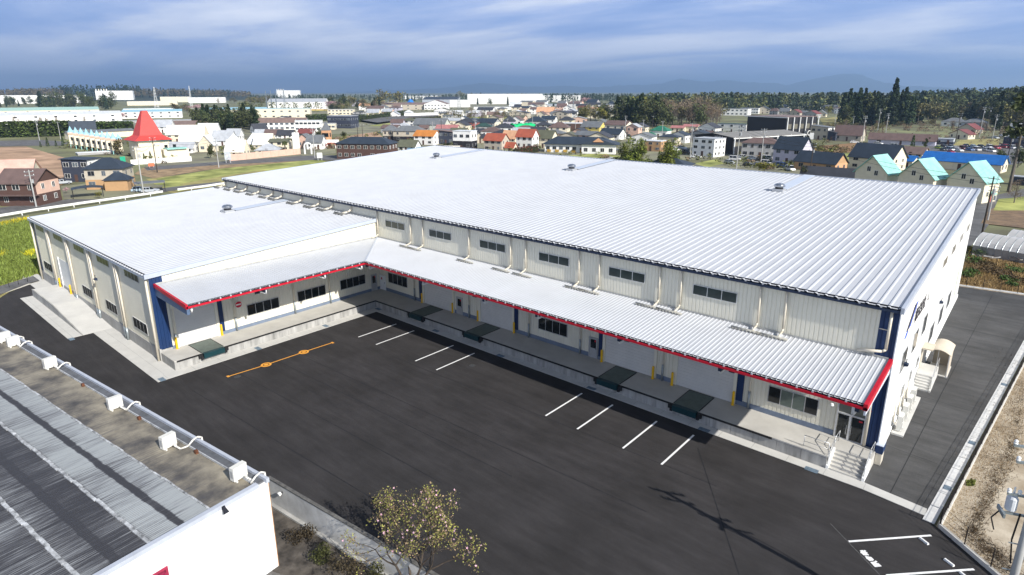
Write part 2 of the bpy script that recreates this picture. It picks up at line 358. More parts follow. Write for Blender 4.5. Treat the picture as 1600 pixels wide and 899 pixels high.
prt('back_siding', corr((-WM, D), (XR, D), 0.3, 0.3, ZR - .3, ZR - .3, (0, 1)), M_siding)
prt('left_siding', corr((-WM, 0), (-WM, D), 0.3, 0.3, ZE - .3, ZR - .3, (-1, 0)), M_siding)
prt('wing_siding', corr((0, -26.6), (0, 0), 1.0, 1.0, ZWE - .25, ZWH - .25, (1, 0)), M_siding)
prt('wing_front_siding', corr((-WX, -LW), (0, -LW), 1.35, 1.35, ZWE - .25, ZWE - .25, (0, -1)), M_siding)
prt('wing_left_siding', corr((-WX, -LW), (-WX, 0), 0.3, 0.3, ZWE - .25, ZWH - .25, (-1, 0)), M_siding)
prt('navy_corner', corr((58.27, -.01), (XR + .02, -.01), 1.0, 1.0, ZE - .3, ZE - .3, (0, -1)), M_navy)
prt('navy_corner', corr((.01, -LW - .02), (.01, -26.6), 1.25, 1.25, ZWE - .25, ZWE - .22, (1, 0)), M_navy)
b = MB(); b.box(-WX - .04, -WX + .9, -LW - .04, -LW - .005, 1.0, ZWE - .3); prt('navy_corner', b, M_navy)
# foundation strips
b = MB(); b.box(-WX - .06, .05, -LW - .08, -LW + .1, 0, 1.36); prt('foundation', b, M_concw)
b = MB(); b.box(XR - .02, XR + .10, -.05, D, 0, 0.45); prt('foundation', b, M_white)
for x0, x1 in ((1.3, 8.8), (14.5, 14.85), (15.9, 18.55), (24.02, 33.8), (34.9, 35.45), (41.35, 43.08), (48.8, 56.45)): b = MB(); b.box(x0, x1, -.045, 0.02, 1.0, 1.42); prt('base_trim', b, M_greybase)
for y0, y1 in ((-26.6, -26.35), (-21.7, -1.5), (-.55, -.06)): b = MB(); b.box(-.02, .045, y0, y1, 1.0, 1.36); prt('base_trim', b, M_greybase)
b = MB(); b.box(XR - .02, XR + .05, -.06, .0, .5, ZE - .3); prt('corner_trim', b, mat('pale_trim', (.55, .60, .68), var=.04))
b = MB(); b.box(XR + .03, XR + .42, -.40, .55, 0, .92); prt('corner_plinth', b, M_pipe)
b = MB(); b.box(XR - .05, XR + .45, -.43, .55, .93, 1.55); prt('corner_plinth', b, M_navy)
b = MB(); b.box(XR - .05, XR + .45, -.43, .55, 1.552, 1.6); prt('corner_plinth', b, mat('pale_trim', (.55, .60, .68)))
# ---- folded-plate roofs: one panel = two ribs (1.36 m)
def rib_profile(n, pitch, h, w0, w1, w2):
    pr = []
    for k in range(n):
        o = k * pitch; pr += [(o, 0), (o + pitch - w0 - w1 - w2, 0), (o + pitch - w2 - w1, h), (o + pitch - w2, h)]
    pr.append((n * pitch, 0)); return pr
def panel_mesh(prof, y0, z0, y1, z1):
    """sheet of profile along x, running from (y0,z0) to (y1,z1)"""
    s = MB(); n = len(prof); vs = [(x, y0, z0 + h) for x, h in prof] + [(x, y1, z1 + h) for x, h in prof]
    s.add(vs, [(i, i + 1, n + i + 1, n + i) if y1 > y0 else (i, n + i, n + i + 1, i + 1) for i in range(n - 1)])
    return s
PR = rib_profile(2, 0.68, 0.06, 0.05, 0.10, 0.09)
OV = 0.42
slope = (ZR - ZE) / D
pm = panel_mesh(PR, -OV, ZE - OV * slope, D + .15, ZR + .15 * slope).mesh('roof_panel', M_roof)
npan = int(round((XR + .05 + WM) / 1.36)); step = (XR + .08 + WM + .08) / npan
for k in range(npan):
    o = link('roof_panel', pm, WH, (-WM - .08 + k * step, 0, 0)); o.scale = (step / 1.36, 1, 1)
sw = (ZWH - ZWE) / LW
pw = panel_mesh(PR, -LW - OV, ZWE - OV * sw, 0.0, ZWH).mesh('wing_roof_panel', M_roof)
npw = int(round(WX / 1.36)); stw = (WX + .2) / npw
for k in range(npw):
    o = link('wing_roof_panel', pw, WH, (-WX - .1 + k * stw, 0, 0)); o.scale = (stw / 1.36, 1, 1)
M_rake = mat('rake_flashing', (.42, .46, .53), rough=.4, var=.04, world=True)
def rake(x, y0, z0, y1, z1, w=.22):
    s = MB(); s.hexa([(x - w / 2, y0, z0 - .3), (x + w / 2, y0, z0 - .3), (x + w / 2, y1, z1 - .3), (x - w / 2, y1, z1 - .3)], [(x - w / 2, y0, z0 + .15), (x + w / 2, y0, z0 + .15), (x + w / 2, y1, z1 + .15), (x - w / 2, y1, z1 + .15)]); prt('rake_flashing', s, M_rake)
rake(XR + .12, -OV, ZE - OV * slope, D + .15, ZR); rake(-WM - .16, -OV, ZE - OV * slope, D + .15, ZR)
rake(.13, -LW - OV, ZWE - OV * sw, -.04, ZWH); rake(-WX - .16, -LW - OV, ZWE - OV * sw, 0, ZWH)
b = MB(); b.box(-WM - .2, XR + .2, D + .1, D + .26, ZR - .25, ZR + .15); prt('ridge_flashing', b, M_rake)
b = MB(); b.box(-WX, 0, -.16, -.03, ZWH - .02, ZWH + .2); prt('wall_flashing', b, mat('dull_flashing', (.38, .38, .36)))
# eaves: gutter, near-black strip painting the gap's shade, light tabs under every second rib
def eave(x0, x1, y, z, stepx, gm):
    s = MB(); s.box(x0, x1, y + .03, y + .2, z - .30, z - .1); prt('gutter', s, gm)
    s = MB(); s.box(x0, x1, y + .2, y + .3, z - .12, z + .1); prt('eave_gap_shade', s, M_dark)
    s = MB(); s.box(0, .13, y + .005, y + .2, z - .1, z + .0); me = s.mesh('eave_tab', M_roof); x = x0 + .05
    while x < x1: link('eave_tab', me, WH, (x, 0, 0)); x += stepx
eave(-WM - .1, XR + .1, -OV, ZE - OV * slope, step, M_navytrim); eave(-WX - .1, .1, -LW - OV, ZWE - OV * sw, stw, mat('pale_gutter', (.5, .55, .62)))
# ---- roof ventilators with their cover strip up to the high side
def on_plane(px, py, z0, sl):
    d = FW + RI * ((px - 800) / FPX) + UP * ((449.5 + PYO - py) / FPX)
    # z = z0 + sl*y
    t = (z0 - CAM.z + sl * CAM.y) / (d.z - sl * d.y); return CAM + d * t
VENTL = {0: 'steel dome roof ventilator nearest the far left peak of the main roof', 1: 'steel dome roof ventilator in the middle of the main roof', 2: 'steel dome roof ventilator near the right end of the main roof', 3: 'steel dome roof ventilator on the lower wing roof'}
for k, (px, py, z0, sl, yend) in enumerate([(682, 247.5, ZE, slope, D), (893, 266.5, ZE, slope, D), (1217, 299, ZE, slope, D), (356, 331.5, ZWE + LW * sw, sw, -.2)]):
    p = on_plane(px, py, z0, sl)
    v = thing('roof_ventilator', VENTL[k], 'ventilator', p, 0, 'roof ventilators on the warehouse')
    s = MB(); s.box(-.68, .68, -.68, .68, 0, .34); obj('curb', s, M_alu, v)
    s = MB(); s.lathe([(.5, .34), (.5, .62)], 18); obj('throat', s, M_dark, v)
    s = MB(); s.lathe([(.62, .58), (.72, .66), (.72, .80), (.62, .95), (.4, 1.05), (.1, 1.1)], 20); obj('dome', s, M_steel, v, smooth=False)
    s = MB(); y0 = p.y + .86; za = p.z + .86 * sl; zb = z0 + sl * yend
    s.hexa([(p.x - .75, y0, za + .135), (p.x + .75, y0, za + .135), (p.x + .75, yend, zb + .135), (p.x - .75, yend, zb + .135)], [(p.x - .75, y0, za + .17), (p.x + .75, y0, za + .17), (p.x + .75, yend, zb + .17), (p.x - .75, yend, zb + .17)])
    prt('roof_cover_strip', s, mat('cover_strip', (.50, .56, .66), rough=.4, var=.03))
# ---- canopy: panels of 1 m with three ribs
PC = rib_profile(3, 1 / 3, 0.037, 0.03, 0.05, 0.045)
cs = (ZCT - ZF) / CP
cm = panel_mesh(PC, -CP - .12, ZF - .12 * cs, 0, ZCT).mesh('canopy_panel', M_roof)
for k in range(7, 59):
    o = link('canopy_panel', cm, WH, (k + .28, 0, 0))
def canopy_corner(i, alongx):
    """three-rib strip cut on the valley line"""
    s = MB(); prof = PC; vs = []
    for x, h in prof:
        X = i + .28 + x; e = min(X, CP + .12)
        a = (X, -e, ZCT - cs * e + h); c = (X, 0, ZCT + h)
        vs.append(a if alongx else (-a[1], -a[0], a[2])); vs.append(c if alongx else (0, -c[0], c[2]))
    s.add(vs, [((2 * j, 2 * j + 2, 2 * j + 3, 2 * j + 1) if alongx else (2 * j + 1, 2 * j + 3, 2 * j + 2, 2 * j)) for j in range(len(prof) - 1)])
    return s
for i in range(0, 7): prt('canopy_panel', canopy_corner(i, True), M_roof); prt('wing_canopy_panel', canopy_corner(i, False), M_roof)
wc = MB(); n = len(PC)
wc.add([(CP + .12, -y, ZF - .12 * cs + h) for y, h in PC] + [(0, -y, ZCT + h) for y, h in PC], [(n + i, n + i + 1, i + 1, i) for i in range(n - 1)])
wcm = wc.mesh('wing_canopy_panel', M_roof)
for k in range(7, 27): link('wing_canopy_panel', wcm, WH, (0, -k - .28, 0))
b = MB(); b.hexa([(.0, -.12, ZCT + .0), (.12, .0, ZCT + .0), (7.5, -7.38, ZF + .0), (7.38, -7.5, ZF + .0)], [(.0, -.12, ZCT + .09), (.12, .0, ZCT + .09), (7.5, -7.38, ZF + .09), (7.38, -7.5, ZF + .09)]); prt('valley_flashing', b, M_rake)
b = MB(); b.box(.05, 59.2, -.09, -.035, ZCT + .02, ZCT + .16); b.box(.035, .09, -27.3, -.1, ZCT + .02, ZCT + .16); prt('wall_flashing', b, mat('dull_flashing', (.38, .38, .36)))
# red fascia, near-black strip standing in for gap shade and pale tabs
b = MB(); b.box(CP - .02, 59.5, -CP - .16, -CP - .06, ZF - .32, ZF - .14); prt('red_fascia', b, M_red)
b = MB(); b.box(CP + .06, CP + .16, -27.45, -CP - .02, ZF - .32, ZF - .14); prt('red_fascia', b, M_red)
b = MB(); b.hexa([(59.26, -CP - .16, ZF - .36), (59.5, -CP - .16, ZF - .36), (59.5, -.05, ZCT - .25), (59.26, -.05, ZCT - .25)], [(59.26, -CP - .16, ZF + .1), (59.5, -CP - .16, ZF + .1), (59.5, -.05, ZCT + .12), (59.26, -.05, ZCT + .12)]); prt('red_fascia', b, M_red)
b = MB(); b.hexa([(.02, -27.5, ZCT - .22), (CP + .16, -27.5, ZF - .36), (CP + .16, -27.3, ZF - .36), (.02, -27.3, ZCT - .22)], [(.02, -27.5, ZCT + .12), (CP + .16, -27.5, ZF + .08), (CP + .16, -27.3, ZF + .08), (.02, -27.3, ZCT + .12)]); prt('red_fascia', b, M_red)
b = MB(); b.box(CP, 59.3, -CP - .05, -CP + .05, ZF - .3, ZF + .04); b.box(CP - .05, CP + .05, -27.3, -CP - .06, ZF - .3, ZF + .04); prt('eave_gap_shade', b, M_dark)
b = MB(); b.box(.20, .32, -CP - .14, -CP - .055, ZF - .14, ZF); me = b.mesh('canopy_tab', M_roof)
for k in range(8, 59): link('canopy_tab', me, WH, (k, 0, 0))
b = MB(); b.box(CP + .055, CP + .14, -.32, -.20, ZF - .14, ZF); me = b.mesh('canopy_tab', M_roof)
for k in range(8, 27): link('canopy_tab', me, WH, (0, -k, 0))
# canopy beams and soffit
for x in (7.4, 17.1, 26.2, 32.8, 41.4, 49.9, 58.9): b = MB(); b.hexa([(x - .12, -CP + .1, ZF - .7), (x + .12, -CP + .1, ZF - .7), (x + .12, -.05, ZCT - 1.0), (x - .12, -.05, ZCT - 1.0)], [(x - .12, -CP + .1, ZF - .1), (x + .12, -CP + .1, ZF - .1), (x + .12, -.05, ZCT - .1), (x - .12, -.05, ZCT - .1)]); prt('canopy_beam', b, M_navytrim)
for y in (-7.7, -12.6, -19.6): b = MB(); b.hexa([(.05, y - .12, ZCT - 1.0), (CP - .1, y - .12, ZF - .7), (CP - .1, y + .12, ZF - .7), (.05, y + .12, ZCT - 1.0)], [(.05, y - .12, ZCT - .1), (CP - .1, y - .12, ZF - .1), (CP - .1, y + .12, ZF - .1), (.05, y + .12, ZCT - .1)]); prt('canopy_beam', b, M_navytrim)
M_beam = mat('blue_grey_beam', (.10, .15, .24), rough=.45, var=.06)
b = MB(); b.hexa([(.05, -27.42, ZCT - 1.15), (CP + .05, -27.42, ZF - .95), (CP + .05, -27.15, ZF - .95), (.05, -27.15, ZCT - 1.15)], [(.05, -27.42, ZCT - .2), (CP + .05, -27.42, ZF - .37), (CP + .05, -27.15, ZF - .37), (.05, -27.15, ZCT - .2)]); prt('canopy_beam', b, M_beam)
b = MB(); b.hexa([(59.3, -CP, ZF - .75), (59.42, -CP, ZF - .75), (59.42, -.1, ZCT - 1.0), (59.3, -.1, ZCT - 1.0)], [(59.3, -CP, ZF - .37), (59.42, -CP, ZF - .37), (59.42, -.1, ZCT - .26), (59.3, -.1, ZCT - .26)]); prt('canopy_beam', b, mat('pale_trim', (.55, .60, .68)))
# canopy drain elbows and wall pipes
def downpipe(x, y, ox, oy, top=7.1):
    s = MB(); s.tube([(x, y, 1.9), (x, y, top - .2)], .075, 8); prt('downpipe', s, M_pipe, True)
    s = MB(); s.cyl((x, y, 1.0), (x, y, 2.6), .1, .1, 8); prt('pipe_guard', s, M_gpipe, True)
    s = MB(); s.tube([(x + ox, y + oy, ZF - .3), (x + ox, y + oy, ZF - .85), (x, y, ZF - .75)], .11, 8); prt('drain_elbow', s, M_white, True)
for xe, xw in ((7.9, 7.25), (17.2, 17.03), (26.25, 26.11), (32.85, 32.81), (41.4, 41.97), (49.9, 49.91)): downpipe(xw, -.16, xe - xw, -7.0)
for ye, yw in ((-26.9, -26.25), (-19.56, -19.9), (-12.67, -12.72), (-7.8, -7.83)): downpipe(.17, yw, 7.05, ye - yw)
s = MB(); s.tube([(58.62, -.17, 1.0), (58.62, -.17, 7.5)], .1, 10); prt('downpipe', s, M_pipe, True)
s = MB(); s.tube([(58.7, -7.2, ZF - .3), (58.7, -7.2, ZF - .95), (58.7, -6.4, ZF - 1.0)], .12, 8); prt('drain_elbow', s, M_white, True)
# upper downpipes with perforated spreaders on the canopy
for x in (.4, 7.0, 9.3, 17.2, 23.5, 25.6, 32.4, 34.75, 41.1, 43.15, 49.9, 51.9):
    s = MB(); zc = ZCT - cs * 1.15 + .16; s.tube([(x, -.14, ZE - .3), (x, -.14, ZCT + .5), (x, -.32, ZCT + .3), (x, -1.1, zc + .03)], .085, 8); prt('downpipe', s, M_pipe, True)
    if x > 1:
        s = MB(); a, c = (x - 1.7, x + .7) if int(x * 10) % 2 else (x - .9, x + 1.6)
        s.cyl((a, -1.15, zc), (c, -1.15, zc), .095, .095, 8)
        for i in range(8): s.box(a + .1 + i * .29, a + .17 + i * .29, -1.3, -1.2, zc - .12, zc + .0)
        prt('spreader_pipe', s, mat('dirty_pipe', (.36, .35, .31), var=.2, scale=4), True)
s = MB(); s.tube([(58.95, -.15, ZE - .3), (58.95, -.15, ZCT + .75), (58.75, -.25, ZCT + .6), (57.2, -.35, ZCT + .35)], .1, 10); s.box(58.35, 58.9, -.2, -.16, ZCT + 2.2, ZCT + 2.26); prt('downpipe', s, M_pipe, True)
for x in (-42.5, -38.4, -34.8, -30.5, -26.3, -23.4, -17.8, -13.1, -9.7, -5.3):
    z0 = ZWH - sw * 1.2 + .24; s = MB(); s.tube([(x, -.16, ZE - .3), (x, -.16, ZWH + .65), (x - .25, -.6, ZWH + .35), (x - .9, -1.15, z0)], .13, 8); prt('downpipe', s, M_pipe, True)
    s = MB(); s.cyl((x - 2.4, -1.2, z0), (x - .3, -1.2, z0), .09, .09, 8)
    for i in range(7): s.box(x - 2.35 + i * .3, x - 2.22 + i * .3, -1.45, -1.25, z0 - .16, z0 - .02)
    prt('spreader_pipe', s, mat('dark_pipe', (.16, .16, .15), var=.2), True)
# wing front downpipes in pairs
for x in (-35.95, -27.2, -18.4, -9.25):
    for dx in (-.3, .3):
        s = MB(); s.tube([(x + dx, -LW - .2, 0.05), (x + dx, -LW - .2, ZWE - .35)], .11, 8); prt('downpipe', s, M_pipe, True)
        s = MB(); s.cyl((x + dx, -LW - .2, 0.02), (x + dx, -LW - .2, 1.5), .14, .14, 8); prt('pipe_guard', s, M_gpipe, True)
for x in (-.28, -WX + .05):
    s = MB(); s.tube([(x, -LW - .2, 0.05), (x, -LW - .2, ZWE - .35)], .12, 8); prt('downpipe', s, M_pipe, True)
# ---- openings.  W(u0,u1,z0,z1) on a wall plane given by axis
def plane(axis, c, sgn):
    """returns a function mapping (u, depth-out, z) to world"""
    if axis == 'y': return lambda u, d, z: (u, c + sgn * d, z)
    return lambda u, d, z: (c + sgn * d, u, z)
def bx(s, P, u0, u1, d0, d1, z0, z1):
    a = P(u0, d0, z0); b = P(u1, d1, z1); s.box(a[0], b[0], a[1], b[1], a[2], b[2])
def window(P, u0, u1, z0, z1, n, frame=M_alu, gl=M_glass, fw=.055, parent=WH, mats=None):
    s = MB(); bx(s, P, u0, u1, .0, .03, z0, z1)
    for a, b_, c, d in ((u0 - fw, u1 + fw, z1, z1 + fw), (u0 - fw, u1 + fw, z0 - fw, z0), (u0 - fw, u0, z0, z1), (u1, u1 + fw, z0, z1)): bx(s, P, a, b_, 0, .065, c, d)
    w = (u1 - u0) / n
    for i in range(1, n): bx(s, P, u0 + i * w - .03, u0 + i * w + .03, .03, .062, z0, z1)
    o = obj('window', s, frame, parent)
    for i in range(n):
        s = MB(); e = .032; bx(s, P, u0 + i * w + (e if i else 0), u0 + (i + 1) * w - (e if i < n - 1 else 0), .031, .058 + .003 * (i % 2), z0 + .01, z1 - .01)
        obj('pane', s, mats[i] if mats else gl, o)
    return o
M_blind = mat('blind_glass', (0.12, 0.15, 0.13), rough=0.25, var=0.2, scale=0.8); PF = plane('y', 0.0, -1); PW = plane('x', 0.0, 1); PWF = plane('y', -LW, -1); PG = plane('x', XR, 1)
for k in range(6): window(PF, 2.0 + 8.45 * k, 5.75 + 8.45 * k, 9.9, 10.72, 3, mat('pale_frame', (.6, .6, .58)), M_frost)
for x0, x1 in ((1.95, 5.72), (27.38, 31.08)): window(PF, x0, x1, 2.34, 3.65, 4)
window(PF, 51.4, 55.12, 2.2, 3.53, 4, M_alu, mats=[M_glass, M_blind, M_blind, M_glass])
for y0, y1 in ((-18.4, -14.65), (-12.15, -8.42), (-6.18, -2.45)): window(PW, y0, y1, 2.35, 3.55, 4)
M_reflglass = mat('field_reflection_glass', (.05, .065, .035), rough=.3, var=.4, scale=.5, spec=.2)  # green of the field's reflection put into the pane colour
for x0 in (-42.2, -33.45, -24.5, -15.75, -6.8): window(PWF, x0, x0 + 3.9, 7.92, 8.72, 4, M_alu, M_reflglass if x0 < -10 else M_frost)
for x0, x1 in ((-41.9, -38.0), (-24.1, -20.5), (-15.35, -11.75), (-6.65, -2.75)): window(PWF, x0, x1, 2.2, 3.3, 4, mat('pale_frame', (.6, .6, .58)), mat('dark_interior', (.008, .009, .010), rough=.5, spec=.06))
for y0, y1 in ((22.6, 25.4), (29.4, 32.2), (36.2, 39.0), (43.2, 46.0)): window(PG, y0, y1, 10.05, 10.85, 3, mat('pale_frame', (.6, .6, .58)), mat('tan_glass', (.20, .18, .14), rough=.2))
for y0, y1 in ((4.9, 6.9), (10.0, 12.0), (15.0, 17.0)): window(PG, y0, y1, 5.4, 7.1, 2)
for y0, y1 in ((22.4, 25.0), (29.2, 31.8), (35.8, 38.4)): window(PG, y0, y1, 2.2, 3.9, 3)
for y0, y1 in ((8.2, 9.2), (12.0, 12.9), (15.6, 16.6)): window(PG, y0, y1, 2.0, 2.9, 1)
def shutter(P, u0, u1, z0, z1, jm=M_siding):
    s = MB(); n = int((z1 - z0) / .3)
    for i in range(n):
        za = z0 + (z1 - z0) * i / n; zb = z0 + (z1 - z0) * (i + 1) / n
        bx(s, P, u0, u1, .0, .05, za + .025, zb); bx(s, P, u0, u1, .0, .02, za, za + .025)
    o = obj('shutter_door', s, M_shutter, WH)
    for a in (u0 - .28, u1): s = MB(); bx(s, P, a, a + .28, 0, .16, z0, z1 + .1); obj('jamb', s, jm, o)
    s = MB(); bx(s, P, u0 - .28, u1 + .28, 0, .3, z1 + .1, z1 + .7); obj('shutter_box', s, jm, o)
    return o
for u0, u1 in ((9.1, 14.2), (18.86, 23.72), (35.75, 41.04), (43.38, 48.5)): shutter(PF, u0, u1, 1.0, 5.2)
shutter(PW, -26.05, -22.0, 1.0, 5.3)
for u0, u1 in ((8.15, 8.57), (24.02, 24.5), (34.99, 35.44), (48.8, 49.35)): s = MB(); bx(s, PF, u0, u1, 0, .12, 1.4, 7.3); prt('navy_pilaster', s, M_navy)
s = MB(); bx(s, PW, -21.6, -21.15, 0, .12, 1.4, 7.3); prt('navy_pilaster', s, M_navy)
s = MB(); bx(s, PWF, -33.4, -28.4, -.02, .03, 1.0, 5.2); d_ = prt('shutter_door', s, M_white)
for a in (-33.6, -28.4): s = MB(); bx(s, PWF, a, a + .22, 0, .12, 1.0, 5.3); obj('jamb', s, M_white, d_)
def door(P, u0, u1, z1, m, glassy=True, label=None):
    s = MB(); bx(s, P, u0, u1, 0, .07, 1.0, z1); o = prt('door', s, m)
    s = MB(); bx(s, P, u0 - .07, u0, 0, .12, 1.0, z1 + .07); bx(s, P, u1, u1 + .07, 0, .12, 1.0, z1 + .07); bx(s, P, u0, u1, 0, .12, z1, z1 + .07); obj('frame', s, m, o)
    if glassy: s = MB(); bx(s, P, u0 + .13, u1 - .13, .07, .085, 2.05, z1 - .15); obj('pane', s, M_glass, o)
    s = MB(); bx(s, P, u1 - .14, u1 - .08, .07, .14, 1.95, 2.1); obj('handle', s, M_steel, o)
    if glassy: s = MB(); bx(s, P, u1 - .3, u1 - .15, .086, .09, z1 - .38, z1 - .2); obj('sticker', s, M_red, o)
    if label: o['label'] = label
    return o
d0 = door(PF, .15, 1.2, 2.95, M_white, False, 'plain white door with a red sticker'); s = MB(); bx(s, PF, .35, .6, .07, .078, 2.4, 2.7); obj('sticker', s, M_red, d0)
door(PF, 14.95, 15.8, 3.1, M_alu); door(PF, 33.9, 34.8, 3.12, M_alu); door(PW, -1.4, -.65, 3.2, M_alu)
# entrance: double glass door, clouded transom and a navy sign band
s = MB(); bx(s, PF, 56.5, 58.5, 0, .1, 1.0, 1.06); bx(s, PF, 56.5, 56.6, 0, .14, 1.06, 3.9); bx(s, PF, 58.4, 58.5, 0, .14, 1.06, 3.9); bx(s, PF, 56.6, 58.4, 0, .14, 3.05, 3.18); bx(s, PF, 57.4, 57.55, 0, .13, 1.06, 3.05); ent = prt('entrance_door', s, mat('pale_alu', (.6, .6, .6), rough=.35, metal=.2))
for u0, u1 in ((56.66, 57.34), (57.6, 58.34)): s = MB(); bx(s, PF, u0, u1, 0, .08, 1.1, 3.0); obj('pane', s, M_glass, ent)
s = MB(); bx(s, PF, 56.6, 58.4, 0, .08, 3.18, 3.9); obj('transom', s, mat('smoky_glass', (.16, .165, .14), rough=.15), ent)
for u in (57.3, 57.62): s = MB(); a = PF(u, .2, 1.5); c = PF(u, .2, 2.3); s.cyl(a, c, .025, .025, 6); obj('handle', s, M_steel, ent)
s = MB(); bx(s, PF, 58.05, 58.3, .08, .086, 2.75, 2.88); obj('sticker', s, M_red, ent)
s = MB(); bx(s, PF, 56.45, 58.75, 0, .2, 3.95, 4.55); sg = prt('sign_band', s, M_navy)
s = MB(); bx(s, PF, 56.45, 58.75, .2, .215, 3.95, 4.0); obj('red_line', s, M_red, sg)
def text(name, body, loc, rot, size, m, parent=None, ext=.01, align='LEFT'):
    c = bpy.data.curves.new(name, 'FONT'); c.body = body; c.size = size; c.extrude = ext; c.align_x = align; c.materials.append(m)
    t_ = bpy.data.objects.new('tmp', c); COL.objects.link(t_); dg = bpy.context.evaluated_depsgraph_get(); me = bpy.data.meshes.new_from_object(t_.evaluated_get(dg))
    bpy.data.objects.remove(t_); me.materials.clear(); me.materials.append(m)
    o = bpy.data.objects.new(name, me); COL.objects.link(o); o.location = loc; o.rotation_euler = rot
    if parent is not None: o.parent = parent
    return o
text('lettering', 'Co.', PF(57.45, .22, 4.12), (R(90), 0, 0), .42, M_white, sg)
# company emblem and characters on the sunlit gable
M_signblue = mat('sign_blue', (.03, .10, .55), rough=.4); M_signdark = mat('sign_dark', (.02, .018, .03), rough=.4)
def gable_poly(name, pts, m, off=.05):
    s = MB(); s.poly([(XR + off, y, z) for y, z in pts]); s.poly([(XR + off - .05, y, z) for y, z in pts][::-1])
    n = len(pts); s.add([(XR + off, y, z) for y, z in pts] + [(XR + off - .05, y, z) for y, z in pts], [(i, n + i, n + (i + 1) % n, (i + 1) % n) for i in range(n)]); return obj(name, s, m, WH)
gable_poly('emblem', [(4.5, 9.0), (5.2, 9.0), (7.6, 10.5), (6.9, 10.5)], M_signdark); gable_poly('emblem', [(5.35, 9.0), (6.0, 9.0), (8.3, 10.5), (7.75, 10.5)], M_signblue)
gable_poly('emblem', [(4.1, 8.5), (4.7, 8.5), (5.25, 8.85), (4.7, 8.85)], M_signblue)
tx = text('lettering', '\u682a\u5f0f\u4f1a\u793e', (XR + .05, 7.9, 8.75), (R(90), 0, R(90)), 1.35, M_signdark, WH, .015)
tx2 = text('lettering', 'L', (XR + .05, 14.6, 8.85), (R(90), 0, R(90)), 1.1, M_signdark, WH, .015)
b = MB(); b.box(XR, XR + .04, 43.6, 45.2, 1.6, 5.4); prt('pale_panel', b, mat('pale_panel', (.55, .58, .5)))
# ---- docks
b = MB(); b.box(0, 56.93, -3.39, -.06, .9, 1.0); b.box(0.05, 3.39, -LW, -3.39, .9, 1.0); prt('dock_slab', b, M_conc)
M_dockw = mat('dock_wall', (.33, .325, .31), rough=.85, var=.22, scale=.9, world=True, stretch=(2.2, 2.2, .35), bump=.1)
nseg = 30
wall_mesh = {}
for i in range(nseg):
    x0 = 3.39 + (56.93 - 3.39) * i / nseg; x1 = 3.39 + (56.93 - 3.39) * (i + 1) / nseg
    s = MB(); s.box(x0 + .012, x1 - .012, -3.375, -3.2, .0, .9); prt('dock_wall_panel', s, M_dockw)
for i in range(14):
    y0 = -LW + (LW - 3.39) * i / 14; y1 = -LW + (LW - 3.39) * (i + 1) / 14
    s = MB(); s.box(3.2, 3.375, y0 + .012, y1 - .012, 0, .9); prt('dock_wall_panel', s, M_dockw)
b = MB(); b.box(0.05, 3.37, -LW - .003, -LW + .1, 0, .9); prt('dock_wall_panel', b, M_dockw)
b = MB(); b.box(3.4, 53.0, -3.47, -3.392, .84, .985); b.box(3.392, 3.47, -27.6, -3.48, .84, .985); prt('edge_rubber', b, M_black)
# landing and steps
b = MB(); b.box(56.93, XR, -1.9, -.06, 0, 1.0)
for i in range(5): b.box(57.1, 59.28, -1.9 - (i + 1) * .3, -1.9 - i * .3, 0, 1.0 - (i + 1) * .17)
prt('entrance_steps', b, M_conc)
b = MB(); b.extr([(-3.45, 0), (-1.9, 0), (-1.9, 1.12), (-2.1, 1.12), (-3.45, .3)], 'x', 59.28, XR); b.extr([(-3.45, 0), (-1.9, 0), (-1.9, 1.12), (-2.1, 1.12), (-3.45, .3)], 'x', 56.93, 57.1); prt('stair_cheek', b, M_white)
for x in (57.0, 59.36):
    b = MB(); pts = [(-.6, 1.0), (-1.9, 1.0), (-3.3, .3)]
    for y, z in pts: b.cyl((x, y, z), (x, y, z + .9), .025, .025, 6)
    b.tube([(x, -.6, 1.9), (x, -1.9, 1.9), (x, -3.3, 1.2)], .025, 6); b.tube([(x, -.6, 1.45), (x, -1.9, 1.45), (x, -3.3, .75)], .018, 6)
    prt('handrail', b, M_alu, True)
b = MB()
for x in (55.2, 56.9): b.cyl((x, -3.1, 1.0), (x, -3.1, 1.95), .025, .025, 6)
b.tube([(55.2, -3.1, 1.93), (56.9, -3.1, 1.93)], .025, 6); b.tube([(55.2, -3.1, 1.45), (56.9, -3.1, 1.45)], .02, 6); prt('handrail', b, M_alu, True)
# ---- truck ramp at the end of the wing
rp = thing('concrete_ramp', 'pale concrete loading ramp sloping down along the wing end', 'ramp', (0, 0, 0))
M_ramp = mat('ramp_concrete', (.57, .56, .53), rough=.85, var=.05, scale=.6, world=True, bump=.05)
b = MB(); b.box(-35.67, -25.7, -30.9, -LW - .1, 0.0, 1.0); obj('platform', b, M_ramp, rp)
b = MB(); y0, y1 = -30.9, -LW - .1; x0, x1 = -25.695, -14.4
b.hexa([(x0, y0, 0), (x1, y0, 0), (x1, y1, 0), (x0, y1, 0)], [(x0, y0, 1.0), (x1, y0, .035), (x1, y1, .035), (x0, y1, 1.0)]); obj('slope', b, M_ramp, rp)
b = MB(); b.hexa([(-35.67, -31.0, 0), (-14.4, -31.0, 0), (-14.4, -30.905, 0), (-35.67, -30.905, 0)], [(-35.67, -31.0, 1.06), (-35.0, -31.0, 1.06), (-35.0, -30.905, 1.06), (-35.67, -30.905, 1.06)]) if False else b.extr([(-35.67, 0), (-14.4, 0), (-14.4, .06), (-25.7, 1.05), (-35.67, 1.05)], 'y', -31.02, -30.905); obj('edge_curb', b, M_concw, rp)
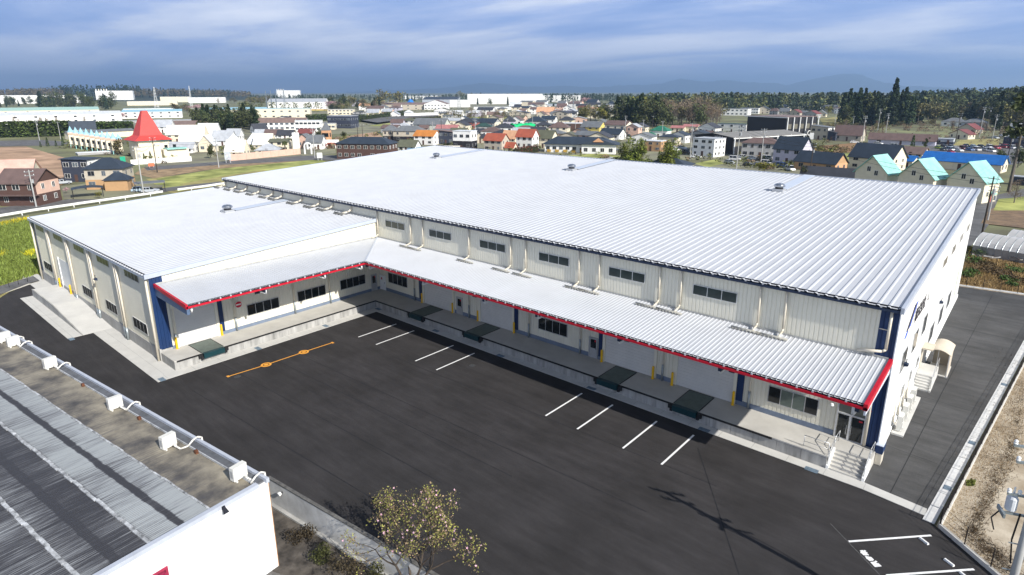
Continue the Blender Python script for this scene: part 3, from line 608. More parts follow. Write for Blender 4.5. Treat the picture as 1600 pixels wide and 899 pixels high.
# ============================================================ things on and round the warehouse
# yellow bollards
bp = thing('yellow_bollard', '', 'bollard', (0, 0, 0), 0, 'yellow bollards guarding the doors')
s = MB(); s.lathe([(.11, 0), (.11, 1.18), (.09, 1.25), (.03, 1.28)], 12); obj('post', s, M_yellow, bp, smooth=False)
s = MB(); s.lathe([(.15, 0), (.15, .03)], 12); obj('foot_plate', s, M_yellow, bp)
bol = [((277, 545), 'yellow bollard left of the white shutter on the wing dock', 1), ((347.5, 524), 'yellow bollard in front of the navy strip on the wing dock', 1),
 ((659.5, 473.2), 'yellow bollard left of the leftmost shutter on the long dock', 1), ((707, 489), 'yellow bollard right of the leftmost shutter on the long dock', 1), ((746.5, 501.5), 'yellow bollard left of the second shutter from the inner corner', 1), ((803, 520.5), 'yellow bollard right of the second shutter from the inner corner', 1),
 ((939.7, 565.5), 'yellow bollard beside the grey door with a navy strip behind', 1), ((1019.5, 592), 'yellow bollard right of the third shutter, left of a wall pipe', 1), ((1049.5, 602), 'yellow bollard left of the rightmost shutter, right of a wall pipe', 1), ((1144.5, 633), 'yellow bollard right of the rightmost shutter by the sunlit dock', 1),
 ((94.7, 448.3), 'yellow bollard left of the wing end door on the ramp', 1), ((111.5, 459.5), 'yellow bollard right of the wing end door on the ramp', 1)]
for k, ((px, py), lab, z) in enumerate(bol):
    p = G(px, py, z)
    if k == 0: bp.location = p; bp['label'] = lab
    else: dup(bp, p, 0, lab)
# dock levellers
M_lev = mat('green_steel_plate', (.11, .14, .12), rough=.5, var=.15, scale=1.5, metal=.2); M_levd = mat('teal_steel', (.003, .034, .042), rough=.5, var=.15, scale=2)
lv = thing('dock_leveller', '', 'dock leveller', (0, 0, 1.0), 0, 'dock levellers set into the docks')   # local -Y is the truck side, origin at dock edge
s = MB(); s.box(-1.1, 1.1, .02, 3.1, .004, .03); obj('deck_plate', s, M_lev, lv)
s = MB(); s.box(-1.05, 1.05, -.42, .0, -.5, .02); obj('lip', s, M_levd, lv)
for a in (-1.16, 1.1): s = MB(); s.box(a, a + .06, .02, 3.1, .006, .045); obj('edge_angle', s, M_black, lv)
s = MB(); s.box(-1.16, 1.16, 3.1, 3.16, .006, .045); obj('edge_angle', s, M_black, lv)
for a in (-1.5, 1.14): s = MB(); s.box(a, a + .36, -.28, -.09, -.42, -.02); s.box(a + (.2 if a < 0 else -.06), a + (.42 if a < 0 else .16), -.36, -.1, -.6, -.3); obj('bumper', s, M_black, lv)
for k, (x, y, rz, lab) in enumerate([(11.5, -3.39, 0, 'shaded dark steel dock leveller before the leftmost long-dock shutter'), (20.9, -3.39, 0, 'shaded dark steel dock leveller before the second shutter from the corner'), (38.3, -3.39, 0, 'shaded dark steel dock leveller before the third shutter from the corner'), (45.9, -3.39, 0, 'shaded dark steel dock leveller before the rightmost shutter'), (3.39, -24.05, R(90), 'sunlit green dock leveller with teal lip on the wing dock')]):
    if k == 0: lv.location = (x, y, 1.0); lv['label'] = lab
    else: dup(lv, (x, y, 1.0), rz, lab)
# no-entry sign on the wing wall
p = GX(372.5, 476, .32); ne = thing('no_entry_sign', 'round red no-entry sign with white bar on the wing wall', 'sign', p, 0)
s = MB(); s.cyl((0, 0, 0), (.03, 0, 0), .39, .39, 28); obj('disc', s, M_white, ne)
s = MB(); s.cyl((.03, 0, 0), (.036, 0, 0), .355, .355, 28); obj('red_face', s, mat('sign_red', (.55, .01, .03), rough=.4), ne)
s = MB(); s.box(.036, .042, -.28, .28, -.075, .075); obj('bar', s, M_white, ne)
s = MB(); s.cyl((-.3, 0, 0), (0, 0, 0), .03, .03, 6); obj('bracket', s, M_alu, ne)
# floodlights under the canopy edge and on walls
fl = thing('floodlight', '', 'floodlight', (0, 0, 0), 0, 'small dark floodlights under the canopy')
s = MB(); s.hexa([(-.2, -.15, -.12), (.2, -.15, -.12), (.2, .15, -.2), (-.2, .15, -.2)], [(-.2, -.15, .05), (.2, -.15, .05), (.2, .15, .1), (-.2, .15, .1)]); obj('housing', s, M_navytrim, fl)
s = MB(); s.box(-.03, .03, -.03, .03, .05, .45); obj('bracket', s, M_dark, fl)
s = MB(); s.box(-.16, .16, -.17, -.15, -.1, .03); obj('lens', s, M_glass, fl)
for k, (px, py, lab) in enumerate([(742, 462, 'dark floodlight under the canopy left of the second shutter'), (851, 493, 'dark floodlight under the canopy above the four-pane window'), (980, 531, 'dark floodlight under the canopy above the third shutter'), (1144, 579, 'dark floodlight under the canopy above the rightmost shutter'), (1339, 639.5, 'dark floodlight under the canopy tip above the entrance')]):
    q = GY(px, py, -6.9)
    if k == 0: fl.location = q; fl['label'] = lab
    else: dup(fl, q, 0, lab)
for px, py, lab in [(496, 430, 'dark floodlight under the wing canopy, middle of the wing'), (402, 457, 'dark floodlight under the wing canopy near the no-entry sign')]:
    q = GX(px, py, 6.9); dup(fl, q, R(90), lab)
for px, py, lab in [(149, 436, 'small grey lamp on the wing end pipe between windows')]:
    q = GY(px, py, -LW - .45); dup(fl, q, 0, lab)
for px, py, lab in [(1416, 569, 'small grey lamp sticking out of the white gable wall, lower left'), (1471, 472, 'small grey lamp sticking out of the white gable wall, far end')]:
    q = GX(px, py, XR + .25); dup(fl, q, R(90), lab)
s = MB(); s.lathe([(.13, 0), (.16, .06), (.13, .17), (.05, .22)], 12); q = GY(1299.5, 634, -.2); tag(obj('alarm_lamp', s, M_white, None, q), 'round white lamp on the wall left of the entrance sign', 'lamp')
s = MB(); s.lathe([(.08, 0), (.08, .1), (.05, .16)], 10); q = GY(1299.5, 626, -.16); tag(obj('alarm_light', s, mat('orange_lens', (.8, .13, .02)), None, q), 'small orange alarm light above the round white lamp', 'alarm light')
# air conditioner outdoor units
M_ac = mat('ac_casing', (.66, .65, .60), rough=.5, var=.04, scale=2)
def ac_unit(name, w, h, dd, fans):
    t = thing(name, '', 'air conditioner')
    s = MB(); s.box(-w / 2, w / 2, -dd / 2, dd / 2, .08, h); obj('casing', s, M_ac, t)
    for i in range(fans):
        s = MB(); z = .08 + (h - .08) * (i + .5) / fans; r = min(w * .3, (h - .1) / fans * .42)
        s.cyl((-w * .12, -dd / 2 - .012, z), (-w * .12, -dd / 2, z), r, r, 16); obj('fan_grille', s, M_dark, t)
        s = MB()
        for q in range(7): a = -r + (q + .5) * 2 * r / 7; ww = math.sqrt(max(r * r - a * a, .001)); s.box(-w * .12 - ww, -w * .12 + ww, -dd / 2 - .022, -dd / 2 - .013, z + a - .015, z + a + .015)
        obj('grille_bars', s, M_ac, t)
    s = MB(); s.box(w / 2 - .01, w / 2 + .012, -dd * .3, dd * .3, h * .3, h * .8)
    obj('side_panel', s, M_alu, t)
    for a in (-w * .35, w * .35): s = MB(); s.box(a - .05, a + .05, -dd / 2 - .08, dd / 2 + .08, 0, .08); obj('foot', s, M_ac, t)
    return t
pad = MB(); pad.box(XR + .15, XR + 1.0, 5.1, 13.5, 0, .16); pad = structure('equipment_pad', pad, M_apron)
big = ac_unit('air_conditioner', .95, 1.35, .34, 2); big.location = (XR + .55, 6.0, .16); big.rotation_euler = (0, 0, R(90)); big['group'] = 'outdoor units along the gable wall'
big['label'] = 'tall two-fan outdoor unit nearest the entrance on the gable pad'
for k, (y, lab) in enumerate([(8.2, 'second outdoor unit from the entrance on the gable pad'), (10.1, 'third outdoor unit from the entrance on the gable pad'), (12.0, 'outdoor unit on the gable pad beside the steps')]): dup(big, (XR + .55, y, .16), R(90), lab)
s = MB(); s.tube([(XR + .12, 5.5, 2.6), (XR + .12, 5.5, .9), (XR + .5, 5.6, .7)], .05, 6); s.tube([(XR + .12, 7.7, 2.2), (XR + .12, 7.7, .6)], .05, 6); s.tube([(XR + .12, 9.7, 2.2), (XR + .12, 9.7, .6)], .05, 6); s.tube([(XR + .12, 11.5, 2.2), (XR + .12, 11.5, .6)], .05, 6); prt('refrigerant_pipe', s, M_pipe, True)
# side steps with landing, small hood and the arched shelter
st = thing('side_steps', 'white concrete steps with a landing against the gable wall', 'steps', (0, 0, 0))
s = MB(); s.box(XR + .02, 60.92, 16.9, 20.0, 0, 1.0); obj('landing', s, M_apron, st)
for i in range(5): s = MB(); s.box(XR + .02, 60.80, 16.9 - (i + 1) * .29, 16.9 - i * .29, 0, 1 - (i + 1) * .167); obj('step', s, M_apron, st)
s = MB(); s.extr([(15.4, 0), (16.9, 0), (16.9, 1.05), (15.4, .2)], 'x', 60.8, 60.93); obj('cheek', s, M_apron, st)
s = MB()
for y, z in ((15.6, .2), (16.9, 1.0), (18.4, 1.0), (19.9, 1.0)): s.cyl((60.86, y, z), (60.86, y, z + .95), .022, .022, 6)
s.tube([(60.86, 15.6, 1.15), (60.86, 16.9, 1.95), (60.86, 19.9, 1.95)], .022, 6); obj('handrail', s, M_alu, st)
s = MB(); bx(s, PG, 18.2, 19.2, 0, .08, 1.0, 3.05); prt('door', s, M_pipe)
s = MB(); bx(s, PG, 17.8, 19.6, 0, .9, 3.15, 3.3); prt('door_hood', s, mat('beige_metal', (.55, .48, .38), var=.06))
sh = thing('arched_shelter', 'beige shelter with a curved roof beside the gable steps', 'shelter', (0, 0, 0))
M_beige = mat('beige_metal', (.55, .48, .38), var=.06); arc = [(60.1 + 1.6 * i / 10, 2.35 + .45 * math.sin(math.pi * (i * .75 + 2.0) / 10) ) for i in range(11)]
s = MB(); vs = [(x, 19.7, z) for x, z in arc] + [(x, 23.2, z) for x, z in arc]; vs += [(x, 19.7, z - .06) for x, z in arc] + [(x, 23.2, z - .06) for x, z in arc]
s.add(vs, [(i, i + 1, 12 + i, 11 + i) for i in range(10)] + [(22 + i, 33 + i, 34 + i, 23 + i) for i in range(10)] + [(22 + i, 23 + i, i + 1, i) for i in range(10)] + [(11 + i, 12 + i, 34 + i, 33 + i) for i in range(10)] + [(10, 32, 43, 21), (0, 11, 33, 22)]); obj('curved_roof', s, M_beige, sh)
s = MB(); s.box(61.55, 61.62, 20.2, 23.1, .1, 2.4); obj('side_panel', s, M_beige, sh)
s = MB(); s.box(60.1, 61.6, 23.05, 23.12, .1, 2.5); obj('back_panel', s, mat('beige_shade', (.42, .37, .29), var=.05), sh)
s = MB(); s.box(60.0, 61.7, 20.0, 23.2, 0, .1); obj('base', s, M_apron, sh)
s = MB(); s.cyl((61.58, 19.9, .1), (61.58, 19.9, 2.5), .04, .04, 6); s.cyl((60.7, 19.9, .1), (60.7, 19.9, 2.75), .03, .03, 6); obj('posts', s, M_alu, sh)
# ============================================================ FOREGROUND: old flat-roofed building
PB = Vector((35.37, -34.54, 0)); UB = Vector((-40.48, -4.5, 0)).normalized(); VB = Vector((-.1105, -.9939, 0)); VB = Vector((UB.y, -UB.x, 0)); VB = VB if VB.y < 0 else -VB
HB = 5.9
def oldroof(name):
    m = bpy.data.materials.new(name); m.use_nodes = True; t = m.node_tree; t.nodes.clear()
    out = N(t, 'ShaderNodeOutputMaterial'); b = N(t, 'ShaderNodeBsdfPrincipled'); t.links.new(b.outputs[0], out.inputs[0]); b.inputs['Roughness'].default_value = .7
    tc = N(t, 'ShaderNodeTexCoord'); sp = N(t, 'ShaderNodeSeparateXYZ'); t.links.new(tc.outputs['Object'], sp.inputs[0])
    wob = N(t, 'ShaderNodeTexNoise', i_Scale=1.1, i_Detail=5.0); t.links.new(tc.outputs['Object'], wob.inputs['Vector'])
    # streaks that run down the sheet (y), patchy along the length
    mp = N(t, 'ShaderNodeMapping'); mp.inputs['Scale'].default_value = (11.0, .42, 1); t.links.new(tc.outputs['Object'], mp.inputs[0])
    st = N(t, 'ShaderNodeTexNoise', i_Scale=1.0, i_Detail=7.0, i_Roughness=.72); t.links.new(mp.outputs[0], st.inputs['Vector'])
    mp2 = N(t, 'ShaderNodeMapping'); mp2.inputs['Scale'].default_value = (.55, .16, 1); t.links.new(tc.outputs['Object'], mp2.inputs[0])
    pa = N(t, 'ShaderNodeTexNoise', i_Scale=1.0, i_Detail=4.0); t.links.new(mp2.outputs[0], pa.inputs['Vector'])
    # band across the roof: v (= -y local) 0-3.2 tan, 3.2-6.2 pale worn, beyond dark
    yy = N(t, 'ShaderNodeMath', operation='MULTIPLY', i_1=-1.0); t.links.new(sp.outputs['Y'], yy.inputs[0])
    w2 = N(t, 'ShaderNodeMath', operation='MULTIPLY_ADD', i_1=0.22, i_2=-0.11); t.links.new(wob.outputs[0], w2.inputs[0])
    y2 = N(t, 'ShaderNodeMath', operation='ADD'); t.links.new(yy.outputs[0], y2.inputs[0]); t.links.new(w2.outputs[0], y2.inputs[1])
    yn = N(t, 'ShaderNodeMath', operation='DIVIDE', i_1=10.0); t.links.new(y2.outputs[0], yn.inputs[0])
    pale = ramp(t, [(0.0, (0, 0, 0)), (0.31, (.0, .0, .0)), (0.325, (1, 1, 1)), (0.44, (.80, .80, .80)), (0.447, (.0, .0, .0)), (0.475, (.0, .0, .0)), (0.482, (.95, .95, .95)), (0.60, (.85, .85, .85)), (0.628, (.22, .22, .22)), (0.74, (.2, .2, .2)), (0.745, (0, 0, 0)), (.785, (0, 0, 0)), (.79, (.35, .35, .35)), (0.90, (.5, .5, .5)), (0.93, (.35, .35, .35)), (1, (.4, .4, .4))], yn.outputs[0])
    # mix amount = streak threshold
    th = N(t, 'ShaderNodeMath', operation='ADD'); t.links.new(pale.outputs[0], th.inputs[0])
    s2 = N(t, 'ShaderNodeMath', operation='MULTIPLY_ADD', i_1=2.5, i_2=-1.25); t.links.new(st.outputs[0], s2.inputs[0])
    p2 = N(t, 'ShaderNodeMath', operation='MULTIPLY_ADD', i_1=1.0, i_2=-.5); t.links.new(pa.outputs[0], p2.inputs[0])
    s3 = N(t, 'ShaderNodeMath', operation='ADD'); t.links.new(s2.outputs[0], s3.inputs[0]); t.links.new(p2.outputs[0], s3.inputs[1]); t.links.new(s3.outputs[0], th.inputs[1])
    worn = ramp(t, [(0.10, (.036, .036, .041)), (0.34, (.062, .062, .068)), (0.52, (.125, .128, .136)), (0.72, (.22, .23, .24)), (1.0, (.33, .35, .355))], th.outputs[0])
    # tan gutter zone
    tn = N(t, 'ShaderNodeTexNoise', i_Scale=.55, i_Detail=8.0, i_Roughness=.62); t.links.new(tc.outputs['Object'], tn.inputs['Vector'])
    tan0 = ramp(t, [(0.32, (.045, .042, .041)), (0.43, (.12, .108, .09)), (0.54, (.22, .195, .15)), (0.70, (.33, .295, .225))], tn.outputs[0])
    stm = N(t, 'ShaderNodeMath', operation='MULTIPLY_ADD', i_1=6.0, i_2=-2.6); t.links.new(st.outputs[0], stm.inputs[0])
    edge = ramp(t, [(0.10, (0, 0, 0)), (0.30, (.8, .8, .8))], yn.outputs[0])
    pm_ = N(t, 'ShaderNodeMath', operation='MULTIPLY', use_clamp=True); t.links.new(stm.outputs[0], pm_.inputs[0]); t.links.new(edge.outputs[0], pm_.inputs[1])
    tan1 = N(t, 'ShaderNodeMixRGB'); tan1.inputs[2].default_value = (.075, .072, .075, 1); t.links.new(pm_.outputs[0], tan1.inputs[0]); t.links.new(tan0.outputs[0], tan1.inputs[1])
    zone = ramp(t, [(0.312, (0, 0, 0)), (0.322, (1, 1, 1))], yn.outputs[0])
    fm = N(t, 'ShaderNodeMixRGB'); t.links.new(zone.outputs[0], fm.inputs[0]); t.links.new(tan1.outputs[0], fm.inputs[1]); t.links.new(worn.outputs[0], fm.inputs[2])
    t.links.new(fm.outputs[0], b.inputs['Base Color'])
    wv = N(t, 'ShaderNodeTexWave', wave_type='BANDS', bands_direction='X', i_Scale=2.2, i_Distortion=0.2); t.links.new(tc.outputs['Object'], wv.inputs['Vector'])
    bz = N(t, 'ShaderNodeMixRGB', blend_type='MULTIPLY', i_0=1.0); t.links.new(wv.outputs[0], bz.inputs[1]); t.links.new(zone.outputs[0], bz.inputs[2])
    bu = N(t, 'ShaderNodeBump', i_Strength=.35, i_Distance=.03); t.links.new(bz.outputs[0], bu.inputs['Height']); t.links.new(bu.outputs[0], b.inputs['Normal'])
    return m
rzB = math.atan2(-UB.y, -UB.x)      # local +X points back to the corner, so u = -x, v = -y
OB = thing('flat_roofed_building', 'old white building with a weathered streaked flat roof in the front left corner', 'building', PB, rzB)
LB, DB = 58.0, 24.0
s = MB(); s.box(-LB, 0, -DB, 0, 0, HB - .25); obj('wall', s, mat('white_render', (.82, .82, .81), rough=.6, var=.03, scale=.5), OB)
s = MB(); s.poly([(-LB, -DB, HB - .2), (-.25, -DB, HB - .2), (-.25, -.6, HB - .2), (-LB, -.6, HB - .2)]); obj('roof', s, oldroof('weathered_roof'), OB)
M_cop = mat('blue_white_coping', (.42, .45, .51), rough=.7, var=.06, scale=1.5); M_gut = mat('gutter_grey', (.11, .115, .125), rough=.6, var=.2, scale=2)
s = MB(); s.box(-LB, .04, -.13, .06, HB - .25, HB + .02); obj('coping', s, M_cop, OB)
s = MB(); s.box(-LB, -.2, -.62, -.13, HB - .26, HB - .15); obj('gutter', s, M_gut, OB)
s = MB(); s.box(-LB, -.3, -.68, -.625, HB - .26, HB - .08); obj('gutter_lip', s, mat('stained_white', (.40, .41, .42), var=.25, scale=2), OB)
s = MB(); s.box(-.22, .06, -DB, -.62, HB - .25, HB + .0); obj('coping', s, M_cop, OB)
s = MB(); s.box(-.34, -.225, -DB, -.62, HB - .25, HB - .1); obj('gutter_lip', s, mat('dark_blue_lip', (.05, .09, .19), var=.4, scale=2), OB)  # dark blue strip along the inside of the coping
for v, w, h, m_ in ((3.2, .10, .05, 'stained_white'), (6.2, .16, .08, 'stained_white'), (9.1, .18, .08, 'stained_white'), (12.0, .2, .08, 'stained_white')):
    s = MB(); n_ = 60
    for i in range(n_):
        a = -LB + (LB - .35) * i / n_; c = -LB + (LB - .35) * (i + 1) / n_; j = random.uniform(-.03, .03)
        s.box(a, c, -v - w / 2 + j, -v + w / 2 + j, HB - .2, HB - .2 + h * random.uniform(.6, 1))
    o = obj('roof_seam', s, mat('seam_white', (.36, .37, .38), var=.45, scale=3, rough=.7), OB); 
s = MB()
for x in (-13.0, -6.0, -21.5):
    s = MB(); s.box(x - .12, x + .12, -.86, -.70, HB - .2, HB + .02); obj('rust_bracket', s, mat('rust', (.12, .045, .02), var=.4, scale=8), OB)
s = MB(); s.box(.002, .03, -.02, .01, 0, HB - .3); obj('corner_strip', s, mat('rusty_strip', (.45, .25, .13), var=.3, scale=3), OB)
# red sign and wall lamp on the white gable side (local +x face)
def onface(px, py): return GX  # placeholder
nF = -UB
def face_pt(px, py, off=0.0):
    d = FW + RI * ((px - 800) / FPX) + UP * ((449.5 + PYO - py) / FPX); t = ((PB + nF * off) - CAM).dot(nF) / d.dot(nF); return CAM + d * t
def loc_b(p): q = p - PB; return Vector((-q.dot(UB), -q.dot(VB), q.z))
q = loc_b(face_pt(261, 884)); rs = thing('red_sign', 'dark red sign board low on the white wall', 'sign', face_pt(261, 884, .02), rzB)
s = MB(); s.box(0, .06, -1.9, 0, -1.6, 0); obj('board', s, mat('red_frame', (.33, .03, .07), var=.2, scale=3), rs)
s = MB(); s.box(.06, .075, -1.78, -.12, -1.5, -.12); obj('panel', s, mat('wine_red', (.22, .015, .05), var=.5, scale=5), rs)
wl = thing('wall_lamp', 'black spot lamp on the white wall below the roof edge', 'lamp', face_pt(348, 793, .02), rzB)
s = MB(); s.box(0, .1, -.08, .08, -.08, .1); obj('mount', s, M_dark, wl); s = MB(); s.cyl((.1, 0, .05), (.32, 0, -.22), .07, .15, 12); obj('lamp_shade', s, M_dark, wl)
# condensers along the roof edge, each with a pale hose over the coping
acu = ac_unit('roof_condenser', .86, .88, .36, 1); acu['group'] = 'condensers on the old flat roof'
ACL = ['white condenser at the near corner of the old roof', 'second white condenser from the near corner of the old roof', 'third white condenser from the near corner, mid-edge of the old roof', 'white condenser second from the far end of the old roof, beside one hose', 'right one of the paired white condensers at the frame edge', 'left one of the paired white condensers at the frame edge']
hl = ['pale hose from the near-corner condenser over the coping', 'pale hose from the second condenser over the coping', 'pale hose from the third condenser over the coping', 'pale hose from the fourth condenser over the coping', 'pale hose from the right paired condenser over the coping', 'pale hose from the left paired condenser over the coping']
for k, (px, py) in enumerate([(374, 748), (264, 699), (181, 638.5), (79.5, 575), (22, 541), (8, 534)]):
    p = G(px, py, HB - .2); z = Vector((p.x, p.y, HB - .2))
    if k == 0: acu.location = z; acu.rotation_euler = (0, 0, rzB - R(86)); acu['label'] = ACL[0]
    else: dup(acu, z, rzB - R(86) + random.uniform(-.1, .1), ACL[k])
    l = loc_b(z); s = MB(); h0 = (l.x + .42, l.y + .1, HB + .05); hx = l.x + .9
    pts = [h0, (l.x + .7, l.y + .15, HB + .0), (hx, l.y + .25, HB - .12), (hx + .2, -.75, HB - .05), (hx + .25, -.45, HB + .22), (hx + .25, -.15, HB + .30), (hx + .25, .1, HB + .15), (hx + .25, .12, HB - .4)]
    s.tube(pts, .055, 8); o = obj('drain_hose', s, mat('hose_white', (.68, .66, .6), var=.08, scale=5), None, PB, rzB, True); tag(o, hl[k], 'hose', 'hoses on the old flat roof')
# low concrete garden wall with a lamp
gw = thing('garden_wall', 'low pale concrete wall behind the blossom tree', 'wall', (0, 0, 0))
wa = Vector((29.6, -31.95, 0)); wb = Vector((47.5, -30.2, 0)); wd = (wb - wa).normalized(); wn = Vector((-wd.y, wd.x, 0))
M_gw = mat('garden_wall_concrete', (.50, .50, .49), rough=.8, var=.12, scale=.9, bump=.06, world=True)
for i in range(9):
    a = wa + wd * (i * 2.0 + .004); c = wa + wd * (i * 2.0 + 1.996); s = MB(); s.hexa([a, c, c + wn * .16, a + wn * .16], [v + Vector((0, 0, 1.9)) for v in (a, c, c + wn * .16, a + wn * .16)]); obj('wall_panel', s, M_gw, gw)
s = MB(); a = wa - wn * .03; c = wb + wn * 0 - wn * .03; s.hexa([a, c, c + wn * .22, a + wn * .22], [v + Vector((0, 0, 1.96)) for v in (a, c, c + wn * .22, a + wn * .22)]) if False else s.hexa([v + Vector((0, 0, 1.9)) for v in (a, c, c + wn * .22, a + wn * .22)], [v + Vector((0, 0, 1.97)) for v in (a, c, c + wn * .22, a + wn * .22)]); obj('coping', s, mat('dark_coping', (.12, .115, .105), var=.3, scale=3), gw)
s = MB(); a = wa - wn * .25; c = wb - wn * .25; s.hexa([a, c, c + wn * .245, a + wn * .245], [v + Vector((0, 0, .12)) for v in (a, c, c + wn * .245, a + wn * .245)]); obj('footing', s, M_concw, gw)
def wall_pt(px, py):
    d = FW + RI * ((px - 800) / FPX) + UP * ((449.5 + PYO - py) / FPX); t = (wa - CAM).dot(wn) / d.dot(wn); return CAM + d * t
p = wall_pt(441, 769.5); wl2 = thing('wall_lamp', 'round white lamp on the low garden wall', 'lamp', p, math.atan2(wd.y, wd.x))
s = MB(); s.cyl((0, 0, 0), (0, -.12, 0), .06, .06, 8); obj('arm', s, M_dark, wl2); s = MB(); s.cyl((0, -.12, .02), (0, -.3, -.03), .11, .16, 14); obj('lamp_shade', s, M_white, wl2)
M_mulch = mat('mulch', (.075, .065, .055), rough=.95, var=.5, scale=1.2, world=True, bump=.4, detail=8)
sheet('garden_bed', [tuple((wa - wn * .05)[:2]), tuple((wb - wn * .05)[:2]), tuple((wb - wn * 9)[:2]), tuple((wa - wn * 5)[:2])], M_mulch, .002)
sheet('old_paving', [(34, -35.5), (41, -33.2), (46, -36.5), (44, -42), (34.6, -40)], asphalt('patchy_asphalt', (.10, .095, .09), 30), .006)
# ============================================================ FOLIAGE TOOLS
M_leafy = {}
def leafmat(name, col, var=.35, rnd=.12):
    m = bpy.data.materials.new(name); m.use_nodes = True; t = m.node_tree; b = t.nodes['Principled BSDF']; b.inputs['Roughness'].default_value = .65; b.inputs['Specular IOR Level'].default_value = .25
    ge = N(t, 'ShaderNodeNewGeometry'); oi = N(t, 'ShaderNodeObjectInfo')
    r = ramp(t, [(0, [c * (1 - var) for c in col]), (.5, col), (1, [min(1, c * (1 + var)) for c in col])], ge.outputs['Random Per Island'])
    hs = N(t, 'ShaderNodeHueSaturation'); mr = N(t, 'ShaderNodeMapRange', i_3=1 - rnd, i_4=1 + rnd); t.links.new(oi.outputs['Random'], mr.inputs[0]); t.links.new(mr.outputs[0], hs.inputs['Value']); t.links.new(r.outputs[0], hs.inputs['Color'])
    mr2 = N(t, 'ShaderNodeMapRange', i_3=.485, i_4=.515); t.links.new(oi.outputs['Random'], mr2.inputs[0]); t.links.new(mr2.outputs[0], hs.inputs['Hue'])
    t.links.new(hs.outputs[0], b.inputs['Base Color'])
    return m
def leaf_quads(centers, size, rng, flat=.6, jit=.5, asp=.6):
    """numpy: one tilted quad per centre"""
    n = len(centers); nv = rng.normal(size=(n, 3)); nv[:, 2] = np.abs(nv[:, 2]) + flat; nv /= np.linalg.norm(nv, axis=1)[:, None]
    a = np.cross(nv, rng.normal(size=(n, 3))); a /= np.linalg.norm(a, axis=1)[:, None]; b = np.cross(nv, a)
    sz = size * (1 + jit * (rng.random(n) - .5) * 2)[:, None]
    v = np.stack([centers - a * sz, centers - b * sz * asp, centers + a * sz, centers + b * sz * asp], 1).reshape(-1, 3)
    return v
def np_mesh(name, v, mats, nper=4, extra=None):
    me = bpy.data.meshes.new(name); n = len(v) // nper
    me.vertices.add(len(v)); me.vertices.foreach_set('co', np.asarray(v, dtype=np.float32).ravel())
    me.loops.add(n * nper); me.loops.foreach_set('vertex_index', np.arange(n * nper, dtype=np.int32))
    me.polygons.add(n); me.polygons.foreach_set('loop_start', np.arange(0, n * nper, nper, dtype=np.int32))
    try: me.polygons.foreach_set('loop_total', np.full(n, nper, dtype=np.int32))
    except Exception: pass
    me.materials.append(mats); me.update(calc_edges=True); me.validate(); return me
def blob_points(n, rng, clumps, spread=.35):
    """points on shells of several clumps given as (x,y,z,rx,rz)"""
    c = np.array(clumps); w = c[:, 3] ** 2; idx = rng.choice(len(c), n, p=w / w.sum()); d = rng.normal(size=(n, 3)); d /= np.linalg.norm(d, axis=1)[:, None]
    r = (1 - spread * rng.random(n) ** 2)[:, None]
    return c[idx, :3] + d * r * np.stack([c[idx, 3], c[idx, 3], c[idx, 4]], 1)
def limb_mesh(h, r, rng, nb=7, spread=.3, lo=.35):
    s = MB(); s.cyl((0, 0, -.2), (0, 0, h * .55), r, r * .6, 7); s.cyl((0, 0, h * .55), (rng.normal() * .02 * h, rng.normal() * .02 * h, h * .92), r * .6, r * .15, 6)
    for i in range(nb):
        z = h * (lo + (.8 - lo) * i / nb); a = rng.random() * 6.28; l = h * spread * (1.1 - .5 * i / nb)
        s.cyl((0, 0, z), (math.cos(a) * l, math.sin(a) * l, z + l * .7), r * .38, r * .08, 5)
    return s
